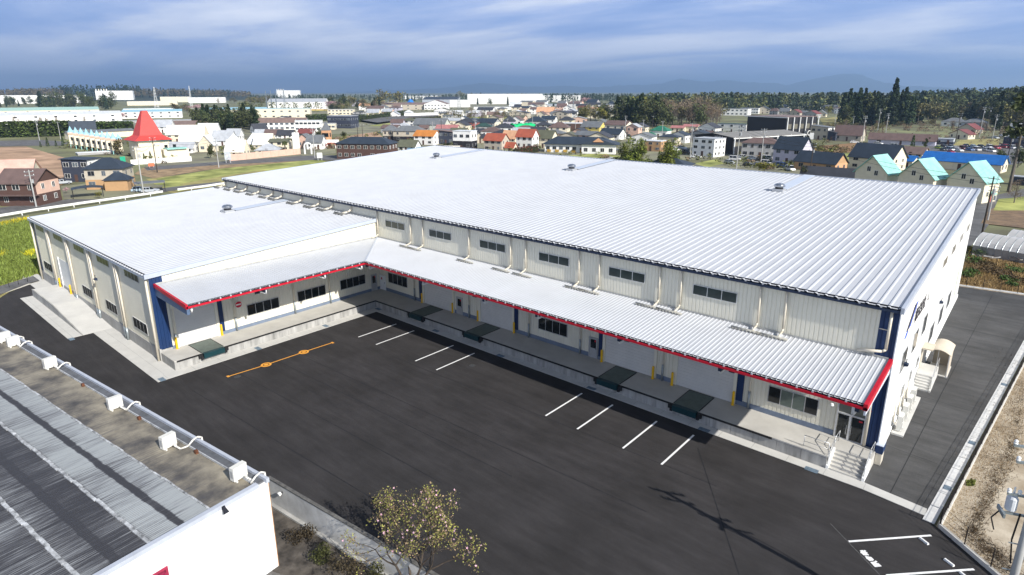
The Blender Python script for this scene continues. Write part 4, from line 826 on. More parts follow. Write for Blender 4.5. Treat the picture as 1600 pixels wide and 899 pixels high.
# ---- the magnolia in the front: crooked limbs, sparse young leaves, pink flowers
def magnolia():
    rng = np.random.default_rng(11); base = G(645, 942); base.z = 0
    t = thing('magnolia_tree', 'sparse young-leaved tree with scattered pink flowers in the front', 'tree', base)
    s = MB(); tips = []; side = -RI; 
    def grow(p, d, l, r, lev):
        n = 3; q = p
        for i in range(n):
            d = (d + Vector(rng.normal(size=3)) * .16 + Vector((0, 0, .05))).normalized(); e = q + d * (l / n); s.cyl(q, e, r * (1 - .25 * i / n), r * (1 - .25 * (i + 1) / n), 6 if lev < 2 else 4); q = e
            if lev >= 2: tips.append(q.copy())
        if lev < 4:
            for k in range(3 if lev < 3 else 2):
                ax = Vector(rng.normal(size=3)); nd = (d + ax * .52).normalized(); nd.z = max(nd.z, -.05); grow(q, nd, l * .68, r * .55, lev + 1)
    for dx, dy, dz, l in ((-.75, .3, .75, 2.4), (.1, .55, 1, 2.5), (.62, .35, .9, 2.2), (-.25, -.1, 1.1, 2.3), (.5, -.3, .9, 2.2), (-1.15, .15, .42, 2.5)):
        grow(Vector((0, 0, .3)), Vector((dx, dy, dz)).normalized(), l, .085, 0)
    s.cyl((0, 0, -.1), (0, 0, .5), .17, .12, 8)
    tr = obj('trunk', s, M_wood, t)
    tp = np.array([tuple(v) for v in tips]); tp = tp[rng.permutation(len(tp))]
    c = np.repeat(tp, 3, 0) + rng.normal(size=(len(tp) * 3, 3)) * .11
    k = rng.random(len(c)); keep = rng.random(len(c)) < 1.1; c = c[keep]; k = k[keep]
    for lo, hi, col, nm in ((0, .46, (.27, .29, .07), 'leaves'), (.46, .72, (.30, .22, .13), 'young_leaves'), (.72, 1, (.13, .10, .045), 'dry_leaves')):
        sel = c[(k >= lo) & (k < hi)]; o = link(nm, np_mesh(nm, leaf_quads(sel, .055, rng, .3), leafmat('magnolia_' + nm, col)), t); o['kind'] = 'stuff'
    fs = tp[:75] + rng.normal(size=(75, 3)) * .08; fl_ = []
    M_petal = leafmat('pink_petal', (.78, .52, .62), .25)
    pet = MB()
    for a in range(6): A = a * 1.047; pet.add([(0, 0, 0), (math.cos(A - .4) * .05, math.sin(A - .4) * .05, .04), (math.cos(A) * .07, math.sin(A) * .07, .09), (math.cos(A + .4) * .05, math.sin(A + .4) * .05, .04)], [(0, 1, 2, 3)])
    pme = pet.mesh('flower', M_petal)
    for q in fs: o = link('flower', pme, t, tuple(q)); o.rotation_euler = (rng.normal() * .5, rng.normal() * .5, rng.random() * 6); o.scale = (1,) * 3
    t.scale = (.88, .88, 1.0); return t, tp
MAG, MAGT = magnolia()
# low shrubs in the bed
def shrub(p, w, h, col, label, seed, n=500, ls=.07, group=None, name='shrub', matname=None):
    rng = np.random.default_rng(seed); t = thing(name, label, 'shrub', p, 0, group)
    cl = [(rng.normal() * w * .22, rng.normal() * w * .22, h * (.35 + .3 * rng.random()), w * (.25 + .12 * rng.random()), h * .38) for _ in range(7)]
    o = link('foliage', np_mesh('foliage', leaf_quads(blob_points(n, rng, cl, .6), ls, rng), MATS.get(matname) or MATS.setdefault(matname or name + str(seed), leafmat(matname or 'shrub_leaf', col))), t)
    s = MB()
    for i in range(5): a = i * 1.3; s.cyl((0, 0, 0), (math.cos(a) * w * .25, math.sin(a) * w * .25, h * .6), .03, .01, 4)
    obj('stems', s, M_wood, t); return t
for k, (px, py, w, h, lab) in enumerate([(470, 842, 1.2, .8, 'low dark shrub against the garden wall, left of the magnolia'), (505, 872, 1.5, .9, 'bushy shrub with yellow-green tips under the low magnolia branch'), (545, 893, 1.7, 1.0, 'wide shrub at the bottom edge below the magnolia'), (590, 915, 1.6, 1.0, 'shrub half cut by the bottom edge near the trunk'), (630, 925, 1.6, 1.0, 'shrub under the magnolia beside the trunk')]):
    shrub(G(px, py), w, h, (.055, .06, .018) if k % 2 else (.045, .035, .018), lab, 30 + k, 700, .06, 'shrubs along the garden wall', matname='shrub_a' if k % 2 else 'shrub_b')
# ============================================================ RIGHT EDGE: gutter, kerb, fence, gravel lot, utility pole
M_gravel = mat('gravel_lot', (.36, .275, .18), rough=.95, var=.22, scale=.4, world=True, bump=.35, bscale=9, col2=(.42, .37, .29), detail=10)
M_dry = mat('dry_grass_ground', (.22, .15, .07), rough=.95, var=.5, scale=.9, world=True, bump=.5, bscale=5, detail=9)
K0 = Vector((63.55, -5.35, 0)); K1 = Vector((67.05, 34.7, 0)); K2 = Vector((69.05, 57.3, 0)); kd = (K1 - K0).normalized(); kn = Vector((kd.y, -kd.x, 0))
sheet('gravel_lot', [(64.0, -5.5), (69.6, 57.5), (140, 60), (140, -28), (92, -24), (69.6, -10.2)], M_gravel, .003)
gut = MB(); q = lambda p, a, b: (p + kn * a, p + kn * b)
def strip(s, A, B, a, b, z0, z1):
    n_ = (B - A).normalized(); n_ = Vector((n_.y, -n_.x, 0)); pts = [A + n_ * a, A + n_ * b, B + n_ * b, B + n_ * a]
    s.hexa([p + Vector((0, 0, z0)) for p in pts], [p + Vector((0, 0, z1)) for p in pts])
gutter = structure('gutter', MB(), M_apron)
M_gutter = mat('white_gutter', (.62, .62, .61), rough=.8, var=.05, world=True)
for i in range(31):
    A = K0.lerp(K2, i / 31 + .0004); B = K0.lerp(K2, (i + 1) / 31 - .0004); s = MB(); strip(s, A, B, -.32, .33, 0.0, .045); obj('gutter_block', s, M_gutter, gutter)
for i in (2, 6, 13): A = K0.lerp(K2, (i + .3) / 31); B = K0.lerp(K2, (i + .6) / 31); s = MB(); strip(s, A, B, -.2, .25, .046, .06); obj('drain_grate', s, M_grate, gutter)
kerb = structure('kerb', MB(), M_apron)
M_kerb = mat('kerb_concrete', (.56, .54, .50), rough=.85, var=.06, world=True)
E0 = K0 + kn * .55 + kd * -.1; E1 = K2 + kn * .55
for i in range(24): A = E0.lerp(E1, i / 24 + .0004); B = E0.lerp(E1, (i + 1) / 24 - .0004); s = MB(); strip(s, A, B, .0, .16, 0, .3); obj('kerb_block', s, M_kerb, kerb)
F0 = E0 + kn * .1; F1 = Vector((69.6, -10.4, 0)); F2 = Vector((80, -18.6, 0))
for i in range(5): A = F0.lerp(F1, i / 5 + .001); B = F0.lerp(F1, (i + 1) / 5 - .001); s = MB(); strip(s, A, B, -.08, .1, 0, .3); obj('kerb_block', s, M_kerb, kerb)
for i in range(8): A = F1.lerp(F2, i / 8 + .001); B = F1.lerp(F2, (i + 1) / 8 - .001); s = MB(); strip(s, A, B, -.08, .1, 0, .3); obj('kerb_block', s, M_kerb, kerb)
BK0 = Vector((58.0, 56.05, 0)); BK1 = Vector((69.3, 57.35, 0))
for i in range(6): A = BK0.lerp(BK1, i / 6 + .001); B = BK0.lerp(BK1, (i + 1) / 6 - .001); s = MB(); strip(s, A, B, -.25, .25, 0, .14); obj('kerb_block', s, M_gutter, kerb)
# wire fences
M_fence = mat('dark_bronze', (.016, .013, .011), rough=.5, var=.2, scale=4)
def fence(A, B, nposts, h, z0, label, mesh=True, step=.12, grp=None):
    t = thing('wire_fence', label, 'fence', A, math.atan2(B.y - A.y, B.x - A.x), grp); L = (B - A).length
    pm_ = MB(); pm_.cyl((0, 0, 0), (0, 0, z0 + h), .035, .035, 6); pme = pm_.mesh('post', M_fence)
    for i in range(nposts): link('post', pme, t, (L * i / (nposts - 1), 0, 0))
    s = MB()
    for z in (z0 + .05, z0 + h * .35, z0 + h * .68, z0 + h - .04): s.box(0, L, -.008, .008, z, z + .012)
    x = 0
    while mesh and x < L: s.box(x - .004, x + .004, .013, .021, z0 + .05, z0 + h); x += step
    o = obj('wire_mesh', s, M_fence, t); o['kind'] = 'stuff'; return t
fence(E0 + kn * .08, E1 + kn * .08, 30, .85, .28, 'dark wire mesh fence on the kerb along the side road', True, .05)
fence(F0, F1, 5, 1.25, .28, 'open dark wire fence on the kerb by the visitor bays', False)
fence(F1, F2, 6, 1.25, .28, 'open dark wire fence leaving the frame at the lower right', False)
fence(BK0, BK1, 7, 1.3, .12, 'thin dark fence at the back of the side road', False)
# wheel stops
wsp = thing('wheel_stop', '', 'wheel stop', (0, 0, 0), 0, 'wheel stops in the visitor bays')
s = MB(); s.hexa([(-.3, -.08, 0), (.3, -.08, 0), (.3, .08, 0), (-.3, .08, 0)], [(-.28, -.05, .11), (.28, -.05, .11), (.28, .05, .11), (-.28, .05, .11)]); obj('block', s, M_white, wsp)
s = MB(); s.box(-.26, .26, -.056, -.05, .06, .09); obj('reflector', s, M_alu, wsp)
for k, (a, c, lab) in enumerate([((1436, 841), (1451, 852.5), 'white wheel stop nearest the upper bay line'), ((1474.5, 874), (1491, 886.5), 'white wheel stop nearest the lower bay line'), ((1500, 895.5), (1514, 907), 'white wheel stop cut by the bottom edge')]):
    A = G(*a); B = G(*c); l = (A + B) / 2; rz = math.atan2(B.y - A.y, B.x - A.x)
    if k == 0: wsp.location = (l.x, l.y, .012); wsp.rotation_euler = (0, 0, rz); wsp['label'] = lab
    else: dup(wsp, (l.x, l.y, .012), rz, lab)
# utility pole at the lower right with its shadow over the yard
up = thing('utility_pole', 'concrete utility pole with cross arms and transformers at the lower right edge', 'utility pole', (67.4, -15.8, 0), R(20))
s = MB(); s.cyl((0, 0, 0), (0, 0, 12.1), .20, .12, 14); obj('pole', s, M_pole, up, smooth=True)
for z, l, y in ((11.8, 1.1, .16), (11.2, 1.0, -.16), (9.4, .9, .18)):
    s = MB(); s.box(-l, l, y - .05, y + .05, z, z + .1); c = obj('cross_arm', s, M_gpipe, up)
    for i in (-1, -.55, .55, 1):
        s = MB(); s.lathe([(.05, 0), (.09, .05), (.05, .1), (.09, .15), (.04, .22)], 8, (l * i * .95, y, z + .1)); obj('insulator', s, M_white, c)
for x in (-.62,):
    s = MB(); s.lathe([(.2, 0), (.22, .06), (.22, .6), (.16, .7)], 14, (x, .3, 8.6)); tf = obj('transformer', s, mat('transformer_white', (.62, .64, .67), var=.06), up)
    s = MB(); s.cyl((x, .3, 9.45), (x, .3, 9.75), .05, .04, 8); obj('bushing', s, M_white, tf)
s = MB(); s.box(-1.0, .9, .12, .2, 8.45, 8.55); s.box(-1.0, -.92, -.2, .6, 8.4, 8.6); obj('bracket', s, M_gpipe, up)
s = MB(); s.tube([(-.9, .3, 8.6), (-1.2, .35, 8.0), (-1.0, .35, 7.4)], .03, 6); s.tube([(-.3, .1, 8.6), (-.35, .15, 7.2), (-.2, .1, 6.0)], .035, 6); s.tube([(.2, .15, 8.6), (.3, .2, 7.0), (.15, .1, 5.5)], .035, 6); obj('cable_loop', s, M_black, up)
for k in range(8):
    s = MB(); a = k * 1.57; s.box(-.5 if k % 2 else .05, -.05 if k % 2 else .5, -.02, .02, 2.2 + k * .7, 2.24 + k * .7); obj('climbing_step', s, M_gpipe, up)
s = MB(); s.box(-.27, -.13, -.15, .15, 3.0, 3.5); obj('meter_box', s, M_alu, up)
# scrub and dry grass on the lot
def tufts(name, poly, n, h, cols, seed, z=0.0, w=.05):
    """many small upright blades: one stuff object"""
    rng = np.random.default_rng(seed); P = np.array([(p[0], p[1]) for p in poly]); lo = P.min(0); hi = P.max(0); pts = []
    while len(pts) < n:
        c = lo + (hi - lo) * rng.random((n, 2)); inside = np.zeros(n, bool); j = len(P) - 1
        for i in range(len(P)):
            cond = ((P[i, 1] > c[:, 1]) != (P[j, 1] > c[:, 1])) & (c[:, 0] < (P[j, 0] - P[i, 0]) * (c[:, 1] - P[i, 1]) / (P[j, 1] - P[i, 1] + 1e-12) + P[i, 0]); inside ^= cond; j = i
        pts += list(c[inside])
    p = np.array(pts[:n]); p = np.c_[p, np.full(n, z)]
    a = rng.random(n) * 6.28; d = np.c_[np.cos(a), np.sin(a), np.zeros(n)] * w * (1 + rng.random(n))[:, None]; hh = h * (.5 + rng.random(n)); lean = np.c_[rng.normal(size=(n, 2)) * .35 * hh[:, None], hh]
    v = np.stack([p - d, p + d, p + lean + d * .3, p + lean - d * .3], 1).reshape(-1, 3)
    o = link(name, np_mesh(name, v, cols)); o['kind'] = 'stuff'; return o
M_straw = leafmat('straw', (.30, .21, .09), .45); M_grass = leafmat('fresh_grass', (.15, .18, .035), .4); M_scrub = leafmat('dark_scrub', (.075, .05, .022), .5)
tufts('dry_grass', [tuple(G(*p)[:2]) for p in ((1460, 822), (1530, 690), (1600, 560), (1600, 700), (1560, 770), (1530, 800), (1560, 899), (1545, 890))], 9000, .07, M_straw, 3, w=.009)
def poly_px(*pp): return [tuple(G(*p)[:2]) for p in pp]
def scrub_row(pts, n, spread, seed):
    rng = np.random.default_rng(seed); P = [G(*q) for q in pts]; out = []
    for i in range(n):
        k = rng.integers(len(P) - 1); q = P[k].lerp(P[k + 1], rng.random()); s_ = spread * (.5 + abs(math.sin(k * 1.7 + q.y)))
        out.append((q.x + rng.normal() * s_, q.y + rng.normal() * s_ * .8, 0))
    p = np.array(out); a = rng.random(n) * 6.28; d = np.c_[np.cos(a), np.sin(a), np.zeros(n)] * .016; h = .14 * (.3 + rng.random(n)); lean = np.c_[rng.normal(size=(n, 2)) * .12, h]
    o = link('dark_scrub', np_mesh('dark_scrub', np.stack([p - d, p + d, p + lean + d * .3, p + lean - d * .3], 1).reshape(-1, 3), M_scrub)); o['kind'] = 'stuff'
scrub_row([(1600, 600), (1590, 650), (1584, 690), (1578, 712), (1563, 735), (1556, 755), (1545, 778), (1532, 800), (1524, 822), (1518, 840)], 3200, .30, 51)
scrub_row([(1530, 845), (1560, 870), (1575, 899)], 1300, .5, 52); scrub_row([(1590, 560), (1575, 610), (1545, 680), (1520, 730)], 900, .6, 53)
tufts('grass_patch', poly_px((1508, 752), (1525, 750), (1522, 760), (1510, 760)), 120, .1, M_grass, 71)
OVL = ['green shrub just left of the scrap pile, near the warehouse corner', 'tall green shrub at the left end of the scrap pile', 'green shrub close to the warehouse back corner', 'broad brown bramble heap below the scrap pile', 'brown bramble heap right of the broad one below the scrap pile', 'bright green shrub at the right of the overgrown lot', 'brown bramble heap at the right frame edge of the overgrown lot', 'small green shrub between the brown bramble heaps', 'green tuft nearest the back kerb beside the warehouse', 'low brown bramble between two green shrubs on the left', 'small round green bush beside the back fence', 'yellow-green shrub by the greenhouse on the overgrown lot']
# overgrown lot beyond the side road
sheet('overgrown_lot', [tuple(p) for p in poly_px((1494, 447), (1515, 388), (1600, 408), (1700, 430), (1700, 492), (1600, 468))], M_dry, .004)
lot = poly_px((1498, 443), (1512, 398), (1600, 415), (1640, 430), (1640, 468), (1600, 458))
tufts('dry_grass', lot, 12000, .3, M_straw, 5, w=.025); 
for i, (px, py, w, h, g_) in enumerate([(1523, 411, 3, 1.1, 1), (1530, 398, 3, 1.4, 1), (1512, 428, 2.5, .9, 1), (1545, 425, 4, 1.0, 0), (1562, 430, 3.5, .9, 0), (1584, 424, 2.5, .8, 1), (1590, 440, 3, .7, 0), (1575, 440, 2.2, .7, 1), (1505, 432, 2, .8, 1), (1538, 415, 3, .8, 0), (1578, 447, 1.4, .7, 1), (1515, 395, 2.5, 1.1, 2)]):
    shrub(G(px, py), w, h, ((.09, .06, .03), (.06, .10, .02), (.22, .19, .03))[g_], OVL[i], 80 + i, 420, .13, 'scrub on the overgrown lot', matname=('bramble_dead', 'scrub_green', 'scrub_yellow')[g_])
# scrap pile
sp_ = thing('scrap_pile', 'heap of pale boards and scrap in front of the greenhouse', 'scrap heap', G(1552, 405))
rr = random.Random(4)
for i in range(14):
    s = MB(); l = rr.uniform(1, 2.6); s.box(-l / 2, l / 2, -.2, .2, 0, .08); o = obj('board', s, mat(('scrap_pale', 'scrap_dark')[i % 2], ((.42, .40, .37), (.06, .05, .05))[i % 2], var=.3), sp_); o.location = (rr.uniform(-3, 4), rr.uniform(-1, 1.2), rr.uniform(.1, .7)); o.rotation_euler = (rr.uniform(-.3, .3), rr.uniform(-.3, .3), rr.uniform(0, 3))
# greenhouse tunnels
M_vinyl = mat('vinyl_film', (.52, .51, .50), rough=.35, var=.06, scale=.8)
def tunnel(A, B, w, h, label):
    d = (B - A); L = d.length; t = thing('greenhouse', label, 'greenhouse', A, math.atan2(d.y, d.x), 'greenhouse tunnels')
    n = 12; pr = [(-w / 2 + w * i / n, 1.5 + (h - 1.5) * math.sin(math.pi * i / n) ** .8) for i in range(n + 1)]
    s = MB(); vs = [(0, y, z) for y, z in pr] + [(L, y, z) for y, z in pr]; s.add(vs, [(i, n + 1 + i, n + 2 + i, i + 1) for i in range(n)]); s.add([(0, y, z) for y, z in pr], [tuple(range(n + 1))]); obj('film_roof', s, M_vinyl, t)
    s = MB(); s.poly([(0, -w / 2, 0), (L, -w / 2, 0), (L, -w / 2, 1.5), (0, -w / 2, 1.5)]); s.poly([(0, w / 2, 0), (0, w / 2, 1.5), (L, w / 2, 1.5), (L, w / 2, 0)]); s.poly([(0, -w / 2, 0), (0, -w / 2, 1.5), (0, w / 2, 1.5), (0, w / 2, 0)]); obj('film_side', s, mat('grey_film', (.34, .32, .30), rough=.4, var=.15, scale=1), t)
    k = int(L / 1.0); hoop = MB()
    pr2 = [(y * 1.01, z + .02) for y, z in pr]; hoop.tube([(0, -w / 2 * 1.01, 0)] + [(0, y, z) for y, z in pr2] + [(0, w / 2 * 1.01, 0)], .03, 4); hm = hoop.mesh('hoop', M_gpipe)
    for i in range(k + 1): link('hoop', hm, t, (L * i / k, 0, 0))
    return t
a = G(1512, 396); b_ = G(1612, 414); dirn = (b_ - a).normalized(); nn = Vector((-dirn.y, dirn.x, 0))
tunnel(a + nn * 3.3 + dirn * .5, a + nn * 3.3 + dirn * 34, 6.2, 3.3, 'long grey vinyl greenhouse tunnel nearest the overgrown lot'); tunnel(a + nn * 10.4 + dirn * 2.6, a + nn * 10.4 + dirn * 36, 6.2, 3.3, 'vinyl greenhouse tunnel behind the nearest one')
# ============================================================ TOWN
WALLC = dict(W=(.80, .79, .76), C=(.72, .65, .50), B=(.47, .42, .34), G=(.36, .36, .36), D=(.035, .042, .065), K=(.018, .018, .022), T=(.44, .27, .14), P=(.62, .42, .33), Y=(.62, .50, .15), N=(.09, .05, .04), L=(.52, .50, .58), R=(.33, .09, .07), A=(.5, .45, .38), O=(.60, .33, .18), S=(.40, .43, .47), E=(.50, .52, .46))
ROOFC = dict(grey=(.15, .16, .17), dk=(.045, .048, .058), slate=(.03, .042, .06), brown=(.14, .095, .085), red=(.36, .095, .055), orange=(.52, .20, .045), olive=(.115, .12, .08), green=(.025, .16, .10), white=(.66, .68, .70), teal=(.28, .55, .50), pink=(.40, .17, .16), blue=(.015, .13, .42), lgrey=(.40, .42, .45), cream=(.80, .76, .66), peach=(.60, .34, .20), rose=(.60, .37, .30), sky=(.30, .52, .62), drab=(.22, .21, .19), rust=(.20, .14, .12), pgreen=(.36, .55, .48), steel=(.16, .30, .40), dgreen=(.03, .07, .06), wine=(.18, .055, .05))
def wallm(k): return mat('wall_' + k, WALLC[k], rough=.7, var=.05, scale=.8)
def roofm(k):
    n = 'tiles_' + k
    if n in MATS: return MATS[n]
    m = mat(n, ROOFC[k], rough=.55, var=.12, scale=.5); t = m.node_tree; b = t.nodes['Principled BSDF']
    tc_ = N(t, 'ShaderNodeTexCoord'); w = N(t, 'ShaderNodeTexWave', wave_type='BANDS', bands_direction='Z', i_Scale=2.2); t.links.new(tc_.outputs['Object'], w.inputs['Vector'])
    bu = N(t, 'ShaderNodeBump', i_Strength=.4, i_Distance=.05); t.links.new(w.outputs[0], bu.inputs['Height']); t.links.new(bu.outputs[0], b.inputs['Normal']); return m
def face_rot(p, rot):
    n = Vector((p.x - CAM.x, p.y - CAM.y, 0)).normalized(); return math.atan2(-n.x, n.y) - R(rot), n
def roof_mb(W, Dp, h, hr, typ, ov=.5, th=.18):
    """roof shell: 'x' ridge along x, 'y' ridge along y, 'hip', 'pyr', 'mono', 'flat'"""
    s = MB(); a, c = W / 2 + ov, Dp / 2 + ov
    def slab(pts):
        n = len(pts); s.add([tuple(p) for p in pts] + [(p[0], p[1], p[2] - th) for p in pts], [tuple(range(n)), tuple(range(2 * n - 1, n - 1, -1))] + [(i, n + i, n + (i + 1) % n, (i + 1) % n) for i in range(n)])
    if typ in ('x', 'xc'):
        k = (hr - h) / (Dp / 2); z = h - ov * k
        slab([(-a, -c, z), (a, -c, z), (a, 0, hr), (-a, 0, hr)]); slab([(a, c, z), (-a, c, z), (-a, 0, hr), (a, 0, hr)])
    elif typ == 'y':
        k = (hr - h) / (W / 2); z = h - ov * k
        slab([(-a, c, z), (-a, -c, z), (0, -c, hr), (0, c, hr)]); slab([(a, -c, z), (a, c, z), (0, c, hr), (0, -c, hr)])
    elif typ in ('hip', 'pyr'):
        r = max(0, W / 2 - Dp / 2) if typ == 'hip' else 0
        if W < Dp and typ == 'hip':
            r = Dp / 2 - W / 2
            P = [(-a, -c, h), (a, -c, h), (a, c, h), (-a, c, h)]; r1, r2 = (0, -r, hr), (0, r, hr)
            slab([P[0], P[1], r1]); slab([P[1], P[2], r2, r1]); slab([P[2], P[3], r2]); slab([P[3], P[0], r1, r2])
        elif r < .3:
            P = [(-a, -c, h), (a, -c, h), (a, c, h), (-a, c, h)]; q = (0, 0, hr)
            for i in range(4): slab([P[i], P[(i + 1) % 4], q])
        else:
            P = [(-a, -c, h), (a, -c, h), (a, c, h), (-a, c, h)]; r1, r2 = (-r, 0, hr), (r, 0, hr)
            slab([P[0], P[1], r2, r1]); slab([P[1], P[2], r2]); slab([P[2], P[3], r1, r2]); slab([P[3], P[0], r1])
    elif typ == 'mono': slab([(-a, -c, hr), (a, -c, h), (a, c, h), (-a, c, hr)])
    elif typ == 'monoy': slab([(-a, -c, h), (a, -c, h), (a, c, hr), (-a, c, hr)])
    else:
        s.box(-W / 2 - .15, W / 2 + .15, -Dp / 2 - .15, Dp / 2 + .15, h, h + .25)
    return s
def wall_mb(W, Dp, h, hr, typ, z0=0):
    s = MB(); a, c = W / 2, Dp / 2; e = .05; hh = h - e
    if typ == 'x': s.extr([(-c, z0), (c, z0), (c, hh - .1), (0, hr - .3), (-c, hh - .1)], 'x', -a, a)
    elif typ == 'y': s.extr([(-a, z0), (a, z0), (a, hh - .1), (0, hr - .3), (-a, hh - .1)], 'y', -c, c)
    elif typ == 'mono': s.extr([(-a, z0), (a, z0), (a, hh - .2), (-a, hr - .25)], 'y', -c, c)
    elif typ == 'monoy': s.extr([(-c, z0), (c, z0), (c, hr - .25), (-c, hh - .2)], 'x', -a, a)
    else: s.box(-a, a, -c, c, z0, hh)
    return s
WINM = {}
def win_mesh(w, h, paler=False, frame='W'):
    k = (round(w, 1), round(h, 1), paler, frame)
    if k not in WINM:
        s = MB(); s.m = 0
        for x0, x1, z0, z1 in ((-w / 2 - .05, w / 2 + .05, h, h + .05), (-w / 2 - .05, w / 2 + .05, -.05, 0), (-w / 2 - .05, -w / 2, 0, h), (w / 2, w / 2 + .05, 0, h), (-.025, .025, 0, h)): s.box(x0, x1, -.09, 0, z0, z1)
        s.m = 1; s.box(-w / 2, w / 2, -.05, 0.0, 0, h)
        WINM[k] = s.mesh('window', [wallm(frame), glass('pale_pane' if paler else 'house_glass', (.10, .12, .14) if paler else (.02, .024, .03), .15)])  # panes picked at random get the paler glass tone
    return WINM[k]
DOORM = {}
def house(px, py, wpx, eave, ridge, typ, rot, wall, roof, label, ratio=.75, cat='house', name='house', win=2, ov=.5, low=None, side=None, group=None, frame='G', doorc='N', wx=None, dist=None, wz=1.2, storeys=None, rk=0, depthm=None):
    """a building whose near bottom edge stands at photo pixel (px,py); sizes given in photo pixels"""
    g = G(px, py) if dist is None else Gd(px, dist); m = mpp(g); th = R(abs(rot))
    Wt = wpx * m
    W = Wt / (math.cos(th) + ratio * math.sin(th)); Dp = W * ratio
    if depthm: Dp = depthm; W = max(2, (Wt - Dp * math.sin(th)) / math.cos(th))
    h = eave * m * 1.02; hr = max(ridge * m * 1.0, h + .3)
    phi, n = face_rot(g, rot); c = g + n * (W * math.sin(th) + Dp * math.cos(th)) / 2; c.z = 0
    t = thing(name, label, cat, c, phi, group)
    obj('wall', wall_mb(W, Dp, h, hr, typ), wallm(wall), t)
    r = obj('roof', roof_mb(W, Dp, h, hr, typ, ov), roofm(roof), t)
    if low: s = MB(); s.box(-W / 2 - .06, W / 2 + .06, -Dp / 2 - .06, Dp / 2 + .06, 0, h * .48); obj('lower_cladding', s, wallm(low), t)
    if side: s = MB(); s.box(W / 2 - .1, W / 2 + .04, -Dp / 2 + .02, Dp / 2 + .04, 0, h - .15); s.box(-W / 2 + .1, W / 2 + .02, Dp / 2, Dp / 2 + .05, 0, h - .15); obj('side_clad_sun_tone', s, wallm(side), t)  # side colour: own cladding on most, sunlit tone painted in on the tan house
    if win and m < 1.0:
        st = storeys or (2 if h > 4.4 else 1); rr_ = random.Random(int(px * 7 + py * 13)); sh_ = h / st; e = .075 if low else .01
        for f in range(st):
            zb = f * sh_ + sh_ * .36; hh = min(1.3, sh_ * .42)
            k = max(1, min(win + 1, int(W / 2.6))); used = []
            for i in range(k):
                w_ = rr_.choice((.9, 1.6, 1.6)) if wx is None else wx; x = -W / 2 + W * (i + .5) / k + rr_.uniform(-.25, .25) * (wx is None)
                if f == 0 and i == k // 2 and doorc:
                    key = doorc
                    if key not in DOORM: s = MB(); s.box(-.48, .48, -.08, 0, 0, 2.1); s.box(-.56, .56, -.05, .0, 2.1, 2.2); s.box(.3, .36, -.12, -.08, .95, 1.15); DOORM[key] = s.mesh('door', wallm(doorc))
                    link('door', DOORM[key], t, (x, -Dp / 2 - e, .05)); continue
                o = link('window', win_mesh(w_, hh, rr_.random() < .3, frame), t, (x, -Dp / 2 - e, zb))
            if abs(rot) > 8:
                kk = max(1, min(win, int(Dp / 3))); sg = 1 if rot > 0 else -1
                for i in range(kk):
                    y = -Dp / 2 + Dp * (i + .5) / kk + rr_.uniform(-.3, .3); o = link('window', win_mesh(.9, hh, rr_.random() < .3, frame), t, (sg * (W / 2 + (e if not side else .045)), y, zb), R(90) * sg)
    if rk: s = MB(); s.box(-.35, .35, -.35, .35, hr * .8, hr + .8); obj('chimney', s, wallm('G'), t)
    return t, W, Dp, h, hr
H = house
BIG = dict(cat='factory', name='factory', doorc=None, ov=.3, frame='S')
# ---- near left group
t, W_, D_, h_, r_ = H(52, 323, 78, 37, 56, 'x', 38, 'N', 'brown', 'brown and peach two-storey house with brown tiled roofs near the left edge', .85, low='N', side='P', frame='W')
s = MB(); s.box(-W_ / 2 - 5.0, -W_ / 2 - .1, -D_ / 2 + .8, D_ / 2 - 1, 0, 2.6); obj('annex_wall', s, wallm('N'), t)
s = MB(); s.extr([(-D_ / 2 + .2, 2.5), (D_ / 2 - .4, 2.5), (0, 4.3)], 'x', -W_ / 2 - 5.5, -W_ / 2 + 1.5); obj('annex_roof', s, roofm('brown'), t)
s = MB(); s.box(-W_ / 2 - .5, W_ / 2 + .7, -D_ / 2 - 1.6, -D_ / 2 - .1, 2.65, 2.8); obj('porch_roof', s, roofm('brown'), t)
H(10, 301, 108, 20, 47, 'x', 20, 'C', 'rose', 'big pale pink tiled roof house cut by the left edge', .7)
H(133, 285, 52, 34, 36, 'mono', 34, 'D', 'slate', 'dark grey modern house with one white side', .85, side='W', frame='W')
t, W_, D_, h_, r_ = H(176, 297, 66, 32, 48, 'hip', 22, 'B', 'slate', 'two-storey tan house with dark hipped roof in the near left group', .8, low='T')
s = MB(); s.box(W_ * .12, W_ * .72, -D_ * .95, -D_ / 2 - .08, 0, 3.0); obj('annex_wall', s, wallm('T'), t)
s = MB(); x0, x1, y0, y1 = W_ * .12 - .5, W_ * .72 + .5, -D_ * .95 - .5, -D_ * .35; s.add([(x0, y0, 3.0), (x1, y0, 3.0), (x1, y1, 3.0), (x0, y1, 3.0), ((x0 + x1) / 2 - .8, (y0 + y1) / 2, 5.0), ((x0 + x1) / 2 + .8, (y0 + y1) / 2, 5.0)], [(0, 1, 5, 4), (1, 2, 5), (2, 3, 4, 5), (3, 0, 4), (3, 2, 1, 0)]); obj('annex_roof', s, roofm('slate'), t)
